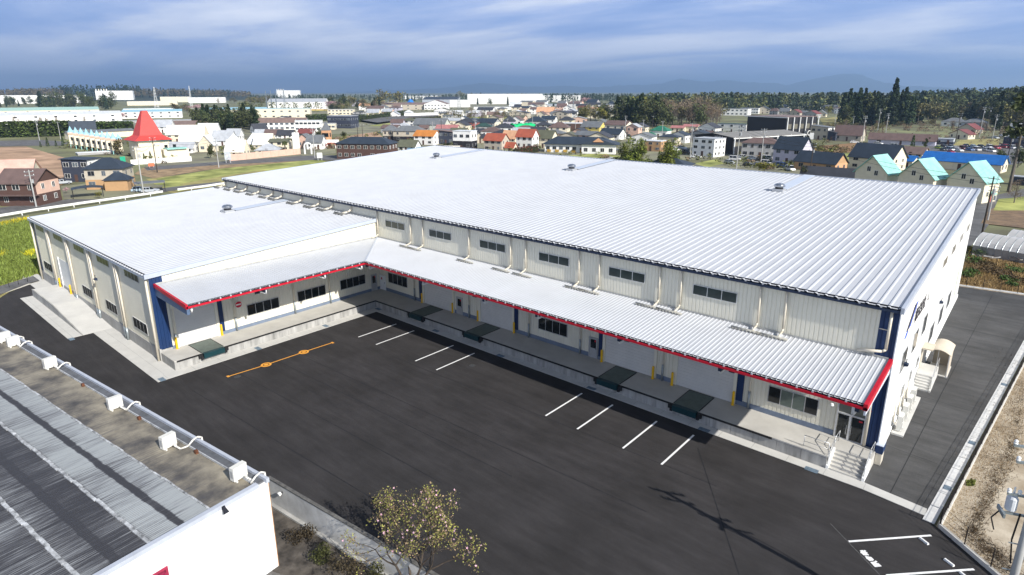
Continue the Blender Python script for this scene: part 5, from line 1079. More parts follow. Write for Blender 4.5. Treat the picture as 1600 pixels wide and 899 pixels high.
def carport(px, py, w, d, h, rot, roof, label, curved=False):
    g = G(px, py); phi, n = face_rot(g, rot); t = thing('carport', label, 'carport', g + n * d / 2, phi)
    s = MB()
    if curved:
        for i in range(6):
            x0 = -w / 2 + w * i / 6; x1 = -w / 2 + w * (i + 1) / 6; z = lambda x: h + .35 * (1 - (2 * x / w) ** 2)
            s.hexa([(x0, -d / 2, z(x0)), (x1, -d / 2, z(x1)), (x1, d / 2, z(x1)), (x0, d / 2, z(x0))], [(x0, -d / 2, z(x0) + .06), (x1, -d / 2, z(x1) + .06), (x1, d / 2, z(x1) + .06), (x0, d / 2, z(x0) + .06)])
    else: s.box(-w / 2, w / 2, -d / 2, d / 2, h, h + .12)
    obj('roof', s, roofm(roof), t)
    for x in (-w / 2 + .2, w / 2 - .2):
        for y in (-d / 2 + .3, d / 2 - .3): s = MB(); s.box(x - .06, x + .06, y - .06, y + .06, 0, h); obj('post', s, wallm('K'), t)
carport(139, 310, 7.0, 5, 2.4, 0, 'slate', 'carport with a curved dark blue roof beside the peach house', True); carport(236, 301, 7.5, 5, 2.5, 0, 'grey', 'grey flat carport over two parked cars by the guard rail')
# ---- red-roofed hotel and its turret row
g = G(236, 247); phi, n = face_rot(g, -18); m = mpp(g); Wh = 43 * m
ht = thing('red_roofed_hall', 'cream hall under a tall red pyramid roof', 'hall', g + n * Wh * .55, phi); a = Wh / 2
s = MB(); s.box(-a, a, -a, a, 0, 25 * m); obj('wall', s, wallm('C'), ht)
s = MB(); s.box(-a - .6, a + .6, -a - .6, a + .6, 25 * m, 25 * m + .5); obj('teal_eave', s, roofm('teal'), ht)
s = MB(); R0, R1, R2 = a + 1.6, a * .76, a * .17; z0, z1, z2 = 25 * m + .5, 34 * m, 71 * m; q = lambda r, z: [(-r, -r, z), (r, -r, z), (r, r, z), (-r, r, z)]
s.hexa(q(R0, z0), q(R1, z1)); s.hexa(q(R1, z1 + .001), q(R2, z2)); obj('roof', s, mat('red_roofing', (.58, .06, .05), rough=.6, var=.06, scale=.5), ht)
s = MB(); s.box(-a - 3, a * .2, -a - 4, -a, 0, 5); s.box(a * .3, a + 6, -a - 5, -a - 2, 0, 3.4); obj('porch_wall', s, wallm('C'), ht)
s = MB(); s.box(a * .5, a + 5, -a - 6, -a - 1.4, 3.4, 3.9); obj('porch_canopy', s, roofm('teal'), ht)
for i in range(4): s = MB(); s.box(-a + 3 + i * 3.4, -a + 4.3 + i * 3.4, -a - .08, -a, 2.5, 5.0); obj('window', s, M_glass, ht)
mr = thing('turret_row', 'row of cream turret lodgings with pale blue cone roofs', 'lodging', (0, 0, 0)); A = G(115, 231.5); B = G(186, 241.0); 
for i in range(10):
    p = A.lerp(B, i / 9.0) if False else G(115 + 8.3 * i, 231.5 + 1.25 * i); m = mpp(p); w = 7.0 * m; hh = 21 * m
    ph, n = face_rot(p, 0); 
    s = MB(); c, sn = math.cos(ph), math.sin(ph); tr = lambda x, y, z: (p.x + c * x - sn * y, p.y + sn * x + c * y, z)
    s.hexa([tr(-w / 2, 0, hh * .28), tr(w / 2, 0, hh * .28), tr(w / 2, w, hh * .28), tr(-w / 2, w, hh * .28)], [tr(-w / 2, 0, hh), tr(w / 2, 0, hh), tr(w / 2, w, hh), tr(-w / 2, w, hh)]); o = obj('turret', s, wallm('C'), mr)
    s = MB(); s.hexa([tr(-w * .58, -.3, hh), tr(w * .58, -.3, hh), tr(w * .58, w + .3, hh), tr(-w * .58, w + .3, hh)], [tr(-w * .58, -.3, hh + .9), tr(w * .58, -.3, hh + .9), tr(w * .58, w + .3, hh + .9), tr(-w * .58, w + .3, hh + .9)]); obj('cornice', s, wallm('P'), o)
    s = MB(); q = tr(0, w / 2, hh + .9); s.lathe([(w * .66, 0), (w * .36, 4.0 * m), (.05, 9.6 * m)], 12, q); obj('cone_roof', s, roofm('sky'), o)
    s = MB(); s.hexa([tr(-w * .5, .4, 0), tr(-w * .36, .4, 0), tr(-w * .36, .9, 0), tr(-w * .5, .9, 0)], [tr(-w * .5, .4, hh * .28), tr(-w * .36, .4, hh * .28), tr(-w * .36, .9, hh * .28), tr(-w * .5, .9, hh * .28)]); obj('post', s, roofm('teal'), o)
    s = MB(); s.hexa([tr(-w * .2, -.06, hh * .55), tr(w * .2, -.06, hh * .55), tr(w * .2, 0, hh * .55), tr(-w * .2, 0, hh * .55)], [tr(-w * .2, -.06, hh * .8), tr(w * .2, -.06, hh * .8), tr(w * .2, 0, hh * .8), tr(-w * .2, 0, hh * .8)]); obj('window', s, M_glass, o)
    if i < 9: s = MB(); s.hexa([tr(w * .5, 1.2, 0), tr(w * .98, 1.2, 0), tr(w * .98, w, 0), tr(w * .5, w, 0)], [tr(w * .5, 1.2, hh * .8), tr(w * .98, 1.2, hh * .8), tr(w * .98, w, hh * .8), tr(w * .5, w, hh * .8)]); obj('recess_wall', s, wallm('N'), mr)
H(158, 217, 92, 10, 13, 'x', -22, 'C', 'grey', 'long grey-roofed block behind the turret row', .16, 'lodging', doorc=None, win=0); H(132, 213, 33, 12, 23, 'x', 0, 'W', 'slate', 'steep dark blue roof behind the turret row', .5, 'lodging', doorc=None, win=0)
H(150, 242, 52, 3, 3.6, 'flat', -10, 'G', 'white', 'white flat parking canopy before the turret row', .35, 'canopy', name='parking_canopy', win=0, doorc=None)
# ---- pale wedding-village cottages
for r in [(282, 224, 36, 14, 27, 'x', 20, 'C', 'cream', 'cream cottage right behind the red pyramid roof'), (306, 229, 44, 9, 32, 'x', 24, 'C', 'cream', 'cottage with the broadest steep cream-white roof'), (329, 222, 36, 8, 28, 'x', 24, 'W', 'white', 'white steep-roofed cottage right of the broadest one'), (327, 238, 28, 12, 26, 'y', 26, 'C', 'white', 'cream A-gable cottage facing front with white roof'), (352, 228, 36, 9, 23, 'x', 22, 'W', 'lgrey', 'pale grey-roofed cottage in the middle of the village'), (368, 220, 26, 8, 18, 'x', 26, 'W', 'lgrey', 'small pale grey cottage before the dark tree belt'), (367, 233, 26, 8, 23, 'pyr', 0, 'W', 'white', 'white pyramid-roofed pavilion in the village'), (372, 243, 36, 7, 23, 'x', 26, 'C', 'cream', 'cream-roofed cottage behind the pink wall'), (398, 232, 24, 7, 24, 'pyr', 0, 'W', 'white', 'white pyramid pavilion nearer the palm tree'), (415, 234, 34, 9, 24, 'x', 26, 'C', 'cream', 'cream-roofed cottage left of the palm tree'), (420, 241, 38, 6, 15, 'hip', 10, 'C', 'lgrey', 'low pale blue hipped pavilion behind the pink wall'), (288, 240, 42, 8, 17, 'x', 20, 'W', 'lgrey', 'low grey-roofed building beside the red-roofed hall'), (258, 208, 30, 10, 20, 'x', 18, 'W', 'lgrey', 'white cottage left of the large cream roofs'), (300, 205, 60, 8, 15, 'x', 14, 'W', 'rust', 'long grey-brown roof behind the village cottages'), (405, 208, 26, 6, 14, 'x', -22, 'W', 'dk', 'dark-roofed white cottage at the back of the village'), (412, 217, 26, 6, 14, 'x', 18, 'W', 'lgrey', 'pale grey cottage behind the brown bush'), (430, 217, 30, 7, 14, 'x', 14, 'W', 'brown', 'white cottage with brown roof and green chimney'), (448, 217, 28, 6, 13, 'x', 16, 'W', 'dk', 'white cottage with near-black roof'), (440, 237, 34, 15, 19, 'x', 16, 'C', 'olive', 'cream building with flat olive roof by the palm'), (478, 232, 26, 13, 22, 'y', 22, 'P', 'grey', 'pinkish gabled building right of the tall white panel'), (480, 214, 26, 6, 12, 'x', 14, 'W', 'wine', 'dark red roofed building behind the tall white panel'), (495, 234, 30, 12, 22, 'x', 22, 'W', 'grey', 'white cottage with dormers and grey roof near the brick tower')]:
    H(*r, ratio=.8, win=2, doorc='N')
# brick tower
g = G(512, 232); m = mpp(g); phi, n = face_rot(g, 20); bt = thing('brick_tower', 'orange brick tower with a grey pointed roof', 'tower', g + n * 4, phi); w = 14 * m / 2 / 1.2
s = MB(); s.box(-w, w, -w, w, 0, 27 * m); obj('wall', s, wallm('O'), bt); s = MB(); s.lathe([(w * 1.5, 27 * m), (.05, 41 * m)], 4); o = obj('roof', s, roofm('grey'), bt, rz=R(45))
for x in (-.45, .45): s = MB(); s.box(x * w - .8, x * w + .8, -w - .08, -w, 17 * m, 23 * m); obj('window', s, M_glass, bt)
for y in (0,): s = MB(); s.box(w, w + .08, -.8, .8, 17 * m, 23 * m); obj('window', s, M_glass, bt)
s = MB(); s.box(w * .4, w * 3.6, -w - 3, -w, 9 * m, 13 * m); obj('porch_roof', s, wallm('W'), bt)
s = MB()
for i in range(8): a0 = math.pi * i / 8; a1 = math.pi * (i + 1) / 8; s.hexa([(w * 2 - math.cos(a0) * w * 1.4, -w - 3.1, 3 * m + math.sin(a0) * 5 * m), (w * 2 - math.cos(a0) * w * 1.7, -w - 3.1, 3 * m + math.sin(a0) * 6.3 * m), (w * 2 - math.cos(a0) * w * 1.7, -w - 1, 3 * m + math.sin(a0) * 6.3 * m), (w * 2 - math.cos(a0) * w * 1.4, -w - 1, 3 * m + math.sin(a0) * 5 * m)], [(w * 2 - math.cos(a1) * w * 1.4, -w - 3.1, 3 * m + math.sin(a1) * 5 * m), (w * 2 - math.cos(a1) * w * 1.7, -w - 3.1, 3 * m + math.sin(a1) * 6.3 * m), (w * 2 - math.cos(a1) * w * 1.7, -w - 1, 3 * m + math.sin(a1) * 6.3 * m), (w * 2 - math.cos(a1) * w * 1.4, -w - 1, 3 * m + math.sin(a1) * 5 * m)])
obj('red_arch', s, wallm('R'), bt); s = MB()
for x in (.7, 3.3): s.box(w * x - .4, w * x + .4, -w - 3, -w - 2.3, 0, 9 * m)
obj('porch_post', s, wallm('W'), bt)
# pink boundary wall, tall panel, arch, board
A = G(359, 252); B = G(470, 241); t = thing('boundary_wall', 'pale pink boundary wall before the village cottages', 'wall', (0, 0, 0)); d = (B - A) / 9
for i in range(9):
    s = MB(); n_ = Vector((-d.y, d.x, 0)).normalized() * .2; a = A + d * i; c = A + d * (i + .985); s.hexa([a, c, c + n_, a + n_], [v + Vector((0, 0, 2.6)) for v in (a, c, c + n_, a + n_)]); obj('wall_panel', s, wallm('P'), t)
A = G(205, 258); B = G(300, 252); t = thing('boundary_wall', 'low white boundary wall in front of the red-roofed hall', 'wall', (0, 0, 0)); d = (B - A) / 8
for i in range(8):
    s = MB(); n_ = Vector((-d.y, d.x, 0)).normalized() * .2; a = A + d * i; c = A + d * (i + .985); s.hexa([a, c, c + n_, a + n_], [v + Vector((0, 0, 1.9)) for v in (a, c, c + n_, a + n_)]); obj('wall_panel', s, wallm('W'), t)
def board(px, py, w, z0, z1, label, m_, name='billboard', cat='billboard', rot=0, posts=2, faint=None):
    g = G(px, py); m = mpp(g); phi, n = face_rot(g, rot); t = thing(name, label, cat, g, phi); a = w * m / 2
    for i in range(posts): x = -a * .7 + 1.4 * a * i / max(1, posts - 1); s = MB(); s.box(x - .12, x + .12, .05, .3, 0, z1 * m * .98); obj('post', s, M_alu, t)
    s = MB(); s.box(-a, a, -.1, .05, z0 * m, z1 * m); obj('panel', s, m_, t)
    if faint:
        for i in range(5): s = MB(); x = random.uniform(-a * .7, a * .4); z = (z0 + (z1 - z0) * (.12 + .16 * i)) * m; s.box(x, x + a * random.uniform(.3, .6), -.13, -.101, z, z + (z1 - z0) * .06 * m); obj('print_patch', s, mat('faint_print' + str(i % 3), ((.62, .52, .55), (.5, .6, .55), (.62, .6, .48))[i % 3]), t)
    return t
board(464, 237, 10, 4, 29, 'tall white printed panel standing beside the palm tree', M_white, faint=True); board(357, 255, 9, 5, 18, 'grey gridded signboard on two white posts at the village entrance', mat('grey_board', (.42, .45, .48), var=.2, scale=.8), 'signboard', 'sign', faint=True)
board(500, 251, 8, 4, 12, 'white signboard on posts at the field edge behind the roof', M_white, 'signboard', 'sign'); board(193, 256, 7, 3, 11, 'green sign with white letter beside the red-roofed hall', mat('sign_green', (.01, .33, .19)), 'signboard', 'sign'); board(237, 262, 8, 2, 7, 'small orange sign on the white boundary wall', mat('sign_orange', (.75, .17, .08)), 'signboard', 'sign'); board(1267, 222, 6, 4, 14, 'white vertical sign panel beside the dark house', M_white, 'signboard', 'sign'); board(641.5, 183, 1, .1, 1, 'thin white post sign by the embankment road', M_white, 'signboard', 'sign')
g = G(482, 241); t = thing('white_arch', 'white arched gateway near the tall panel', 'gateway', g, face_rot(g, 10)[0]); m = mpp(g); s = MB()
for x in (-5, 5): s.box(x * m - .3, x * m + .3, -.3, .3, 0, 13 * m)
for i in range(8): a0, a1 = math.pi * i / 8, math.pi * (i + 1) / 8; s.cyl((-5 * m * math.cos(a0), 0, 13 * m + 4 * m * math.sin(a0)), (-5 * m * math.cos(a1), 0, 13 * m + 4 * m * math.sin(a1)), .35, .35, 6)
obj('frame', s, M_white, t)
# ---- houses in the middle
MID = [
 (675, 205, 58, 10, 19, 'x', 24, 'E', 'grey', 'long grey-roofed house with pale green gable', dict(ratio=.45, side='C')), (663, 205, 16, 5, 9, 'x', 10, 'G', 'brown', 'small grey-brown annex below the grey-roofed house', {}), (700, 207, 38, 6, 11, 'x', 12, 'C', 'pink', 'low house with a rose-red roof', {}), (722, 204, 30, 8, 13, 'y', 26, 'C', 'dk', 'cream gabled house with near-black roof right of the rose-red one', {}), (731, 201, 38, 9, 15, 'hip', 14, 'R', 'dk', 'brick-red house with dark roof behind the cream gable', {}), (764, 200, 38, 8, 14, 'x', 26, 'G', 'slate', 'slate-roofed house with sunlit cream gable end', dict(side='C')),
 (612, 221, 26, 16, 24, 'hip', 18, 'B', 'grey', 'left of two grey-roofed two-storey flats', dict(low='K')), (641, 222, 52, 16, 24, 'hip', 18, 'B', 'grey', 'right and longer of two grey-roofed two-storey flats', dict(low='K', ratio=.5)), (668, 227, 42, 14, 22, 'x', 28, 'W', 'orange', 'white house with bright orange roof', {}), (700, 226, 28, 19, 22, 'mono', 20, 'D', 'rust', 'dark blue-black house with sloping roof', {}), (727, 235, 38, 28, 30, 'flat', 26, 'W', 'white', 'white modern house with black lower storey', dict(low='K')), (640, 238, 36, 9, 18, 'x', 26, 'W', 'olive', 'white house with olive-brown roof beside the dark apartment block', {}), (753, 224, 30, 8, 14, 'hip', 16, 'B', 'dk', 'tan house with dark roof behind the white modern one', {}), (776, 237, 40, 17, 27, 'x', 30, 'B', 'red', 'beige house with brick-red roof, right of the white modern house', {}), (798, 237, 20, 7, 14, 'x', 30, 'C', 'red', 'small red-roofed annex house left of the peach roof', {}), (799, 224, 30, 8, 19, 'x', 30, 'C', 'peach', 'house with a pale peach roof', {}), (756, 205, 28, 7, 12, 'hip', 10, 'G', 'dgreen', 'house with dark green hipped roof', {}), (788, 207, 34, 7, 13, 'hip', 10, 'W', 'dk', 'white house with black hipped roof behind the peach roof', {}), (752, 213, 44, 6, 11, 'hip', 12, 'B', 'dk', 'wide low house with black roof', {}), (796, 198, 20, 8, 17, 'pyr', 10, 'L', 'dk', 'house with dark pointed roof by the embankment', {}), (658, 196, 40, 3, 4, 'flat', 4, 'B', 'white', 'long low shed with a thin white roof below the embankment', dict(ratio=.3, cat='shed', name='shed', win=0)),
 (824, 233, 36, 19, 30, 'x', 28, 'W', 'red', 'white house with brick-red roof and tall gable', {}), (853, 232, 38, 16, 27, 'x', 28, 'C', 'olive', 'cream house with grey-olive roof next to the red-roofed white one', {}), (874, 211, 34, 11, 19, 'hip', 12, 'C', 'brown', 'cream house with brown hipped roof', {}), (927, 210, 40, 11, 19, 'x', 26, 'Y', 'grey', 'yellow house with grey roof', {}), (957, 219, 42, 9, 17, 'x', 26, 'W', 'slate', 'white-gabled house with dark slate roof', {}), (966, 216, 44, 20, 26, 'x', 24, 'C', 'brown', 'cream two-storey house with brown roof before the wood', {}), (990, 217, 24, 18, 23, 'y', 22, 'P', 'lgrey', 'peach house with a pale grey roof before the wood', {}), (900, 205, 76, 11, 14, 'flat', 6, 'N', 'white', 'long brown building with a flat white roof', dict(ratio=.35, cat='shop', name='shop', win=3, wx=1.8)), (838, 197, 34, 7, 14, 'hip', 10, 'G', 'slate', 'grey house with dark hipped roof behind the green net', {}), (850, 201, 26, 5, 10, 'hip', 10, 'G', 'dk', 'small dark hipped house right of the green net', {}), (822, 206, 40, 4, 9, 'hip', 8, 'B', 'brown', 'low brown-roofed house behind the red roof', {}), (840, 212, 26, 8, 13, 'x', 8, 'G', 'dk', 'dark house between the red and olive roofs', {}), (808, 196, 22, 8, 14, 'y', 20, 'W', 'brown', 'white gabled house at the left of the green net', {}),
 (1020, 237, 40, 15, 17, 'flat', 24, 'T', 'white', 'tan box house with flat white roof edge', dict(ratio=.6, ov=.2)), (1032, 216, 32, 11, 18, 'hip', 20, 'W', 'green', 'white house with green hipped roof', {}), (1016, 216, 16, 5, 9, 'hip', 10, 'W', 'green', 'low green-roofed annex left of the green hipped house', {}), (1060, 207, 24, 7, 10, 'x', 16, 'C', 'pink', 'left of two pink-roofed cream houses', {}), (1080, 207, 26, 9, 12, 'x', 16, 'C', 'pink', 'right of two pink-roofed cream houses', {}), (1108, 209, 36, 9, 16, 'y', 24, 'W', 'dk', 'white house with black gable roof facing front', {}), (1146, 208, 50, 13, 16, 'flat', 22, 'W', 'dgreen', 'white two-storey flats with a dark green flat roof', dict(ratio=.4)), (1106, 246, 50, 27, 29, 'flat', 30, 'W', 'lgrey', 'white three-storey box building with an outside stair', dict(ratio=.9, storeys=3, win=3)), (1188, 247, 58, 22, 30, 'hip', 8, 'G', 'brown', 'grey two-storey flats with brown hipped roof', dict(ratio=.5, win=4)), (1097, 213, 36, 4, 8, 'x', 12, 'B', 'brown', 'low brown roof behind the white box building', {}),
 (1283, 219, 34, 19, 22, 'mono', 26, 'B', 'grey', 'pale modern house with shallow grey roofs', dict(side='W')), (1300, 220, 14, 12, 15, 'mono', 20, 'D', 'dk', 'dark blue annex beside the pale modern house', {}), (1326, 221, 44, 10, 24, 'x', 14, 'B', 'brown', 'tan house with brown upper storey', dict(ratio=.6)), (1408, 227, 92, 8, 17, 'x', 6, 'L', 'brown', 'long low building with a brown roof', dict(ratio=.25, cat='hall', name='hall')), (1236, 258, 56, 24, 42, 'x', 28, 'L', 'slate', 'lilac-white house with a steep slate roof', {}), (1280, 270, 76, 15, 30, 'x', 28, 'T', 'slate', 'single-storey tan house with dark tiled roof', dict(ratio=.55, side='O')), (1368, 268, 80, 20, 40, 'x', 24, 'C', 'slate', 'dark-roofed cream house behind the left turquoise cottage', {}), (1428, 247, 40, 7, 16, 'x', 24, 'C', 'rust', 'small house with weathered brown roof before the parking lot', {}), (1490, 198, 34, 7, 13, 'hip', 8, 'W', 'grey', 'white house with grey hipped roof below the white blossom', {}), (1522, 199, 34, 7, 13, 'hip', 8, 'S', 'grey', 'grey hipped house right of the white one', {}), (1502, 218, 34, 8, 15, 'y', 26, 'C', 'wine', 'cream house with dark red gable roof', {}), (1514, 209, 34, 7, 15, 'y', 26, 'B', 'wine', 'house with red-brown gable behind the cream one', {}), (1474, 226, 28, 8, 10, 'flat', 6, 'S', 'lgrey', 'small dark flat building beside the parking lot', dict(low='D', win=1)), (1594, 218, 32, 22, 24, 'flat', 10, 'W', 'white', 'white building at the right edge behind the tall pine', {}), (1588, 231, 36, 14, 16, 'flat', 10, 'D', 'slate', 'dark blue building at the right edge', {}),  # tan house side: sunlit brightness put into a lighter wall colour
 (1592, 290, 26, 12, 16, 'flat', 14, 'D', 'lgrey', 'small shed with bright blue sheet at the right edge', dict(cat='shed', name='shed', win=0)),
]
for r in MID: H(*r[:10], **r[10])
# dark apartment block
t, W_, D_, h_, r_ = H(575, 251, 96, 24, 34, 'hip', 24, 'N', 'slate', 'dark brown two-storey apartment block with white window frames', .42, cat='apartment block', name='apartment_block', win=7, wx=1.5, frame='W')
H(665, 239, 54, 5, 7, 'monoy', 8, 'S', 'steel', 'steel-blue low roof just behind the white roof peak', .4, 'shed', name='shed', win=0)
H(706, 236, 26, 6, 7.5, 'flat', 6, 'W', 'cream', 'cream carport roof beside the white modern house', .5, 'shed', name='shed', win=0)
# nursing home: several hipped roofs
t, W_, D_, h_, r_ = H(905, 240, 110, 13, 24, 'hip', 10, 'W', 'slate', 'large single-storey care home with dark tiled hipped roofs', .3, cat='care home', name='care_home', win=9, wx=1.6, ov=1.0)
s = MB(); s.add([(x + W_ * .32, y - D_ * .1, z) for x, y, z in [(-9, -D_ * .75, h_ + .2), (9, -D_ * .75, h_ + .2), (9, D_ * .6, h_ + .2), (-9, D_ * .6, h_ + .2), (0, -D_ * .7, r_ * .95), (0, D_ * .6, r_ * .95)]], [(0, 1, 4), (1, 2, 5, 4), (2, 3, 5), (3, 0, 4, 5), (3, 2, 1, 0)]); obj('wing_roof', s, roofm('slate'), t)
s = MB(); s.box(W_ * .32 - 7.5, W_ * .32 + 7.5, -D_ * .75, -D_ * .5, 0, h_ + .15); obj('wing_wall', s, wallm('W'), t)
for i in range(4): link('window', win_mesh(1.6, 1.6), t, (W_ * .32 - 5.6 + i * 3.7, -D_ * .75 - .01, .9))
s = MB(); s.poly([(W_ * .32 - 2.5, -D_ * .86, h_ + 1.4), (W_ * .32 + 2.5, -D_ * .86, h_ + 1.4), (W_ * .32, -D_ * .86, h_ + 3.2)]); obj('gable_board', s, wallm('O'), t)
s = MB(); s.add([(x, y + D_ * .75, z) for x, y, z in [(-W_ * .45, -6, h_), (W_ * .35, -6, h_), (W_ * .35, 6, h_), (-W_ * .45, 6, h_), (-W_ * .36, 0, r_ * .92), (W_ * .26, 0, r_ * .92)]], [(0, 1, 5, 4), (1, 2, 5), (2, 3, 4, 5), (3, 0, 4), (3, 2, 1, 0)]); obj('rear_roof', s, roofm('slate'), t)
s = MB(); s.box(-W_ * .43, W_ * .33, D_ * .75 - 5, D_ * .75 + 5, 0, h_ - .05); obj('rear_wall', s, wallm('W'), t)
for i in range(8): s = MB(); x = -W_ / 2 + W_ * (i + .3) / 8; s.box(x, x + W_ * .06, -D_ / 2 - .5, -D_ / 2 - .4, .2, 1.3); obj('balcony_rail', s, mat('ochre_rail', (.45, .28, .05)), t)
# turquoise-roofed cottages
for px, py, lab in ((1366, 302, 'leftmost of the three turquoise-roofed cream cottages'), (1436, 311, 'middle one of the three turquoise-roofed cream cottages'), (1514, 318, 'rightmost of the three turquoise-roofed cream cottages')):
    g = G(px, py); phi, n = face_rot(g, 24); m = mpp(g); W_, D_ = 8.4, 7.2; h_, r_ = 5.6, 9.9
    t = thing('cottage', lab, 'cottage', g + n * 5.5, phi, 'turquoise-roofed cottages')
    obj('wall', wall_mb(W_, D_, h_, r_, 'y'), wallm('C'), t); obj('roof', roof_mb(W_, D_, h_, r_, 'y', .55, .16), roofm('teal'), t)
    for x, z, w in ((-.7, 5.6, .9), (1.3, 4.6, .9), (-3.3, 1.6, .9), (-1.6, 1.9, .9), (2.6, 2.0, .8)): link('window', win_mesh(w, 1.25 if z > 3 else .9), t, (x, -D_ / 2 - .01, z))
    for y in (-1.6, 1.9): link('window', win_mesh(.9, 1.1), t, (W_ / 2 + .01, y, 1.7), R(90))
    s = MB(); s.box(W_ / 2, W_ / 2 + .06, -.2, .8, 0, 2.1); obj('door', s, wallm('R'), t)
    s = MB(); s.hexa([(W_ / 2, -.5, 2.3), (W_ / 2 + 1.0, -.5, 2.15), (W_ / 2 + 1.0, 1.1, 2.15), (W_ / 2, 1.1, 2.3)], [(W_ / 2, -.5, 2.75), (W_ / 2 + 1.0, -.5, 2.3), (W_ / 2 + 1.0, 1.1, 2.3), (W_ / 2, 1.1, 2.75)]); obj('door_hood', s, roofm('teal'), t)
    s = MB(); s.box(-W_ / 2 - .02, W_ / 2 + .02, -D_ / 2 - .05, -D_ / 2 - .0, 2.85, 3.0); obj('band', s, wallm('B'), t)
H(1503, 268, 112, 14, 26, 'x', 14, 'C', 'blue', 'long bright blue metal roof behind the turquoise cottages', .35, 'hall', name='hall', win=2); H(1412, 264, 36, 13, 20, 'x', 20, 'C', 'blue', 'small blue-roofed house between two turquoise cottages', .8)
H(1314, 290, 120, 8, 25, 'x', 8, 'C', 'dk', 'black tiled roof directly behind the warehouse ridge', .25, win=0); H(1487, 305, 54, 8, 20, 'pyr', 10, 'C', 'slate', 'grey pointed roof directly behind the warehouse ridge', .8, win=0)
# black halls with white columns and the lettering
def black_hall(px, py, w, e, r, rot, typ, roof, label, ratio, col_side, letters):
    t, W_, D_, h_, r_ = H(px, py, w, e, r, typ, rot, 'K', roof, label, ratio, cat='store', name='store', win=0, doorc=None, ov=1.2)
    for i in range(6): s = MB(); y = -D_ / 2 + D_ * i / 5; s.box(W_ / 2 + .7, W_ / 2 + 1.1, y - .2, y + .2, 0, h_); obj('column', s, M_white, t)
    s = MB(); s.box(-W_ / 2 - 1.3, W_ / 2 + 1.3, -D_ / 2 - 1.36, -D_ / 2 - 1.22, h_ - .4, h_ + .05) if typ == 'flat' else s.box(W_ / 2 + 1.22, W_ / 2 + 1.36, -D_ / 2 - 1.2, D_ / 2 + 1.2, h_ - .75, h_ - .4); obj('white_edge', s, M_white, t)
    for i in range(5): s = MB(); y = -D_ / 2 + D_ * (i + .15) / 5; s.box(W_ / 2, W_ / 2 + .06, y, y + D_ * .14, h_ * .45, h_ * .68); obj('window', s, mat('amber_glass', (.16, .15, .12), rough=.2), t)
    return t, W_, D_, h_, r_
t, W_, D_, h_, r_ = black_hall(1168, 242, 167, 26, 31, 40, 'y', 'drab', 'black store hall with grey-brown roof and white columns', 2.1, 1, True)
text('lettering', 'JOTA', (W_ * .02, -D_ / 2 - .12, h_ * .80), (R(90), 0, 0), 2.2, M_white, t, .05)
t, W_, D_, h_, r_ = black_hall(1218, 217, 104, 32, 36, 40, 'flat', 'rust', 'larger black store building behind with brown roof and white columns', .9, 1, True)
text('lettering', 'JOTA', (W_ / 2 + 1.2, D_ * .12, h_ * .12), (R(90), 0, R(90)), 4.2, M_white, t, .05)
s = MB(); s.box(W_ / 2 + 1.15, W_ / 2 + 1.25, -D_ * .12, -D_ * .02, h_ * .1, h_ * .24); obj('logo', s, mat('logo_yellow', (.75, .6, .3)), t)
s = MB(); s.box(W_ / 2 + 1.15, W_ / 2 + 1.25, -D_ * .17, -D_ * .13, h_ * .1, h_ * .24); obj('logo', s, mat('logo_blue', (.1, .12, .6)), t)
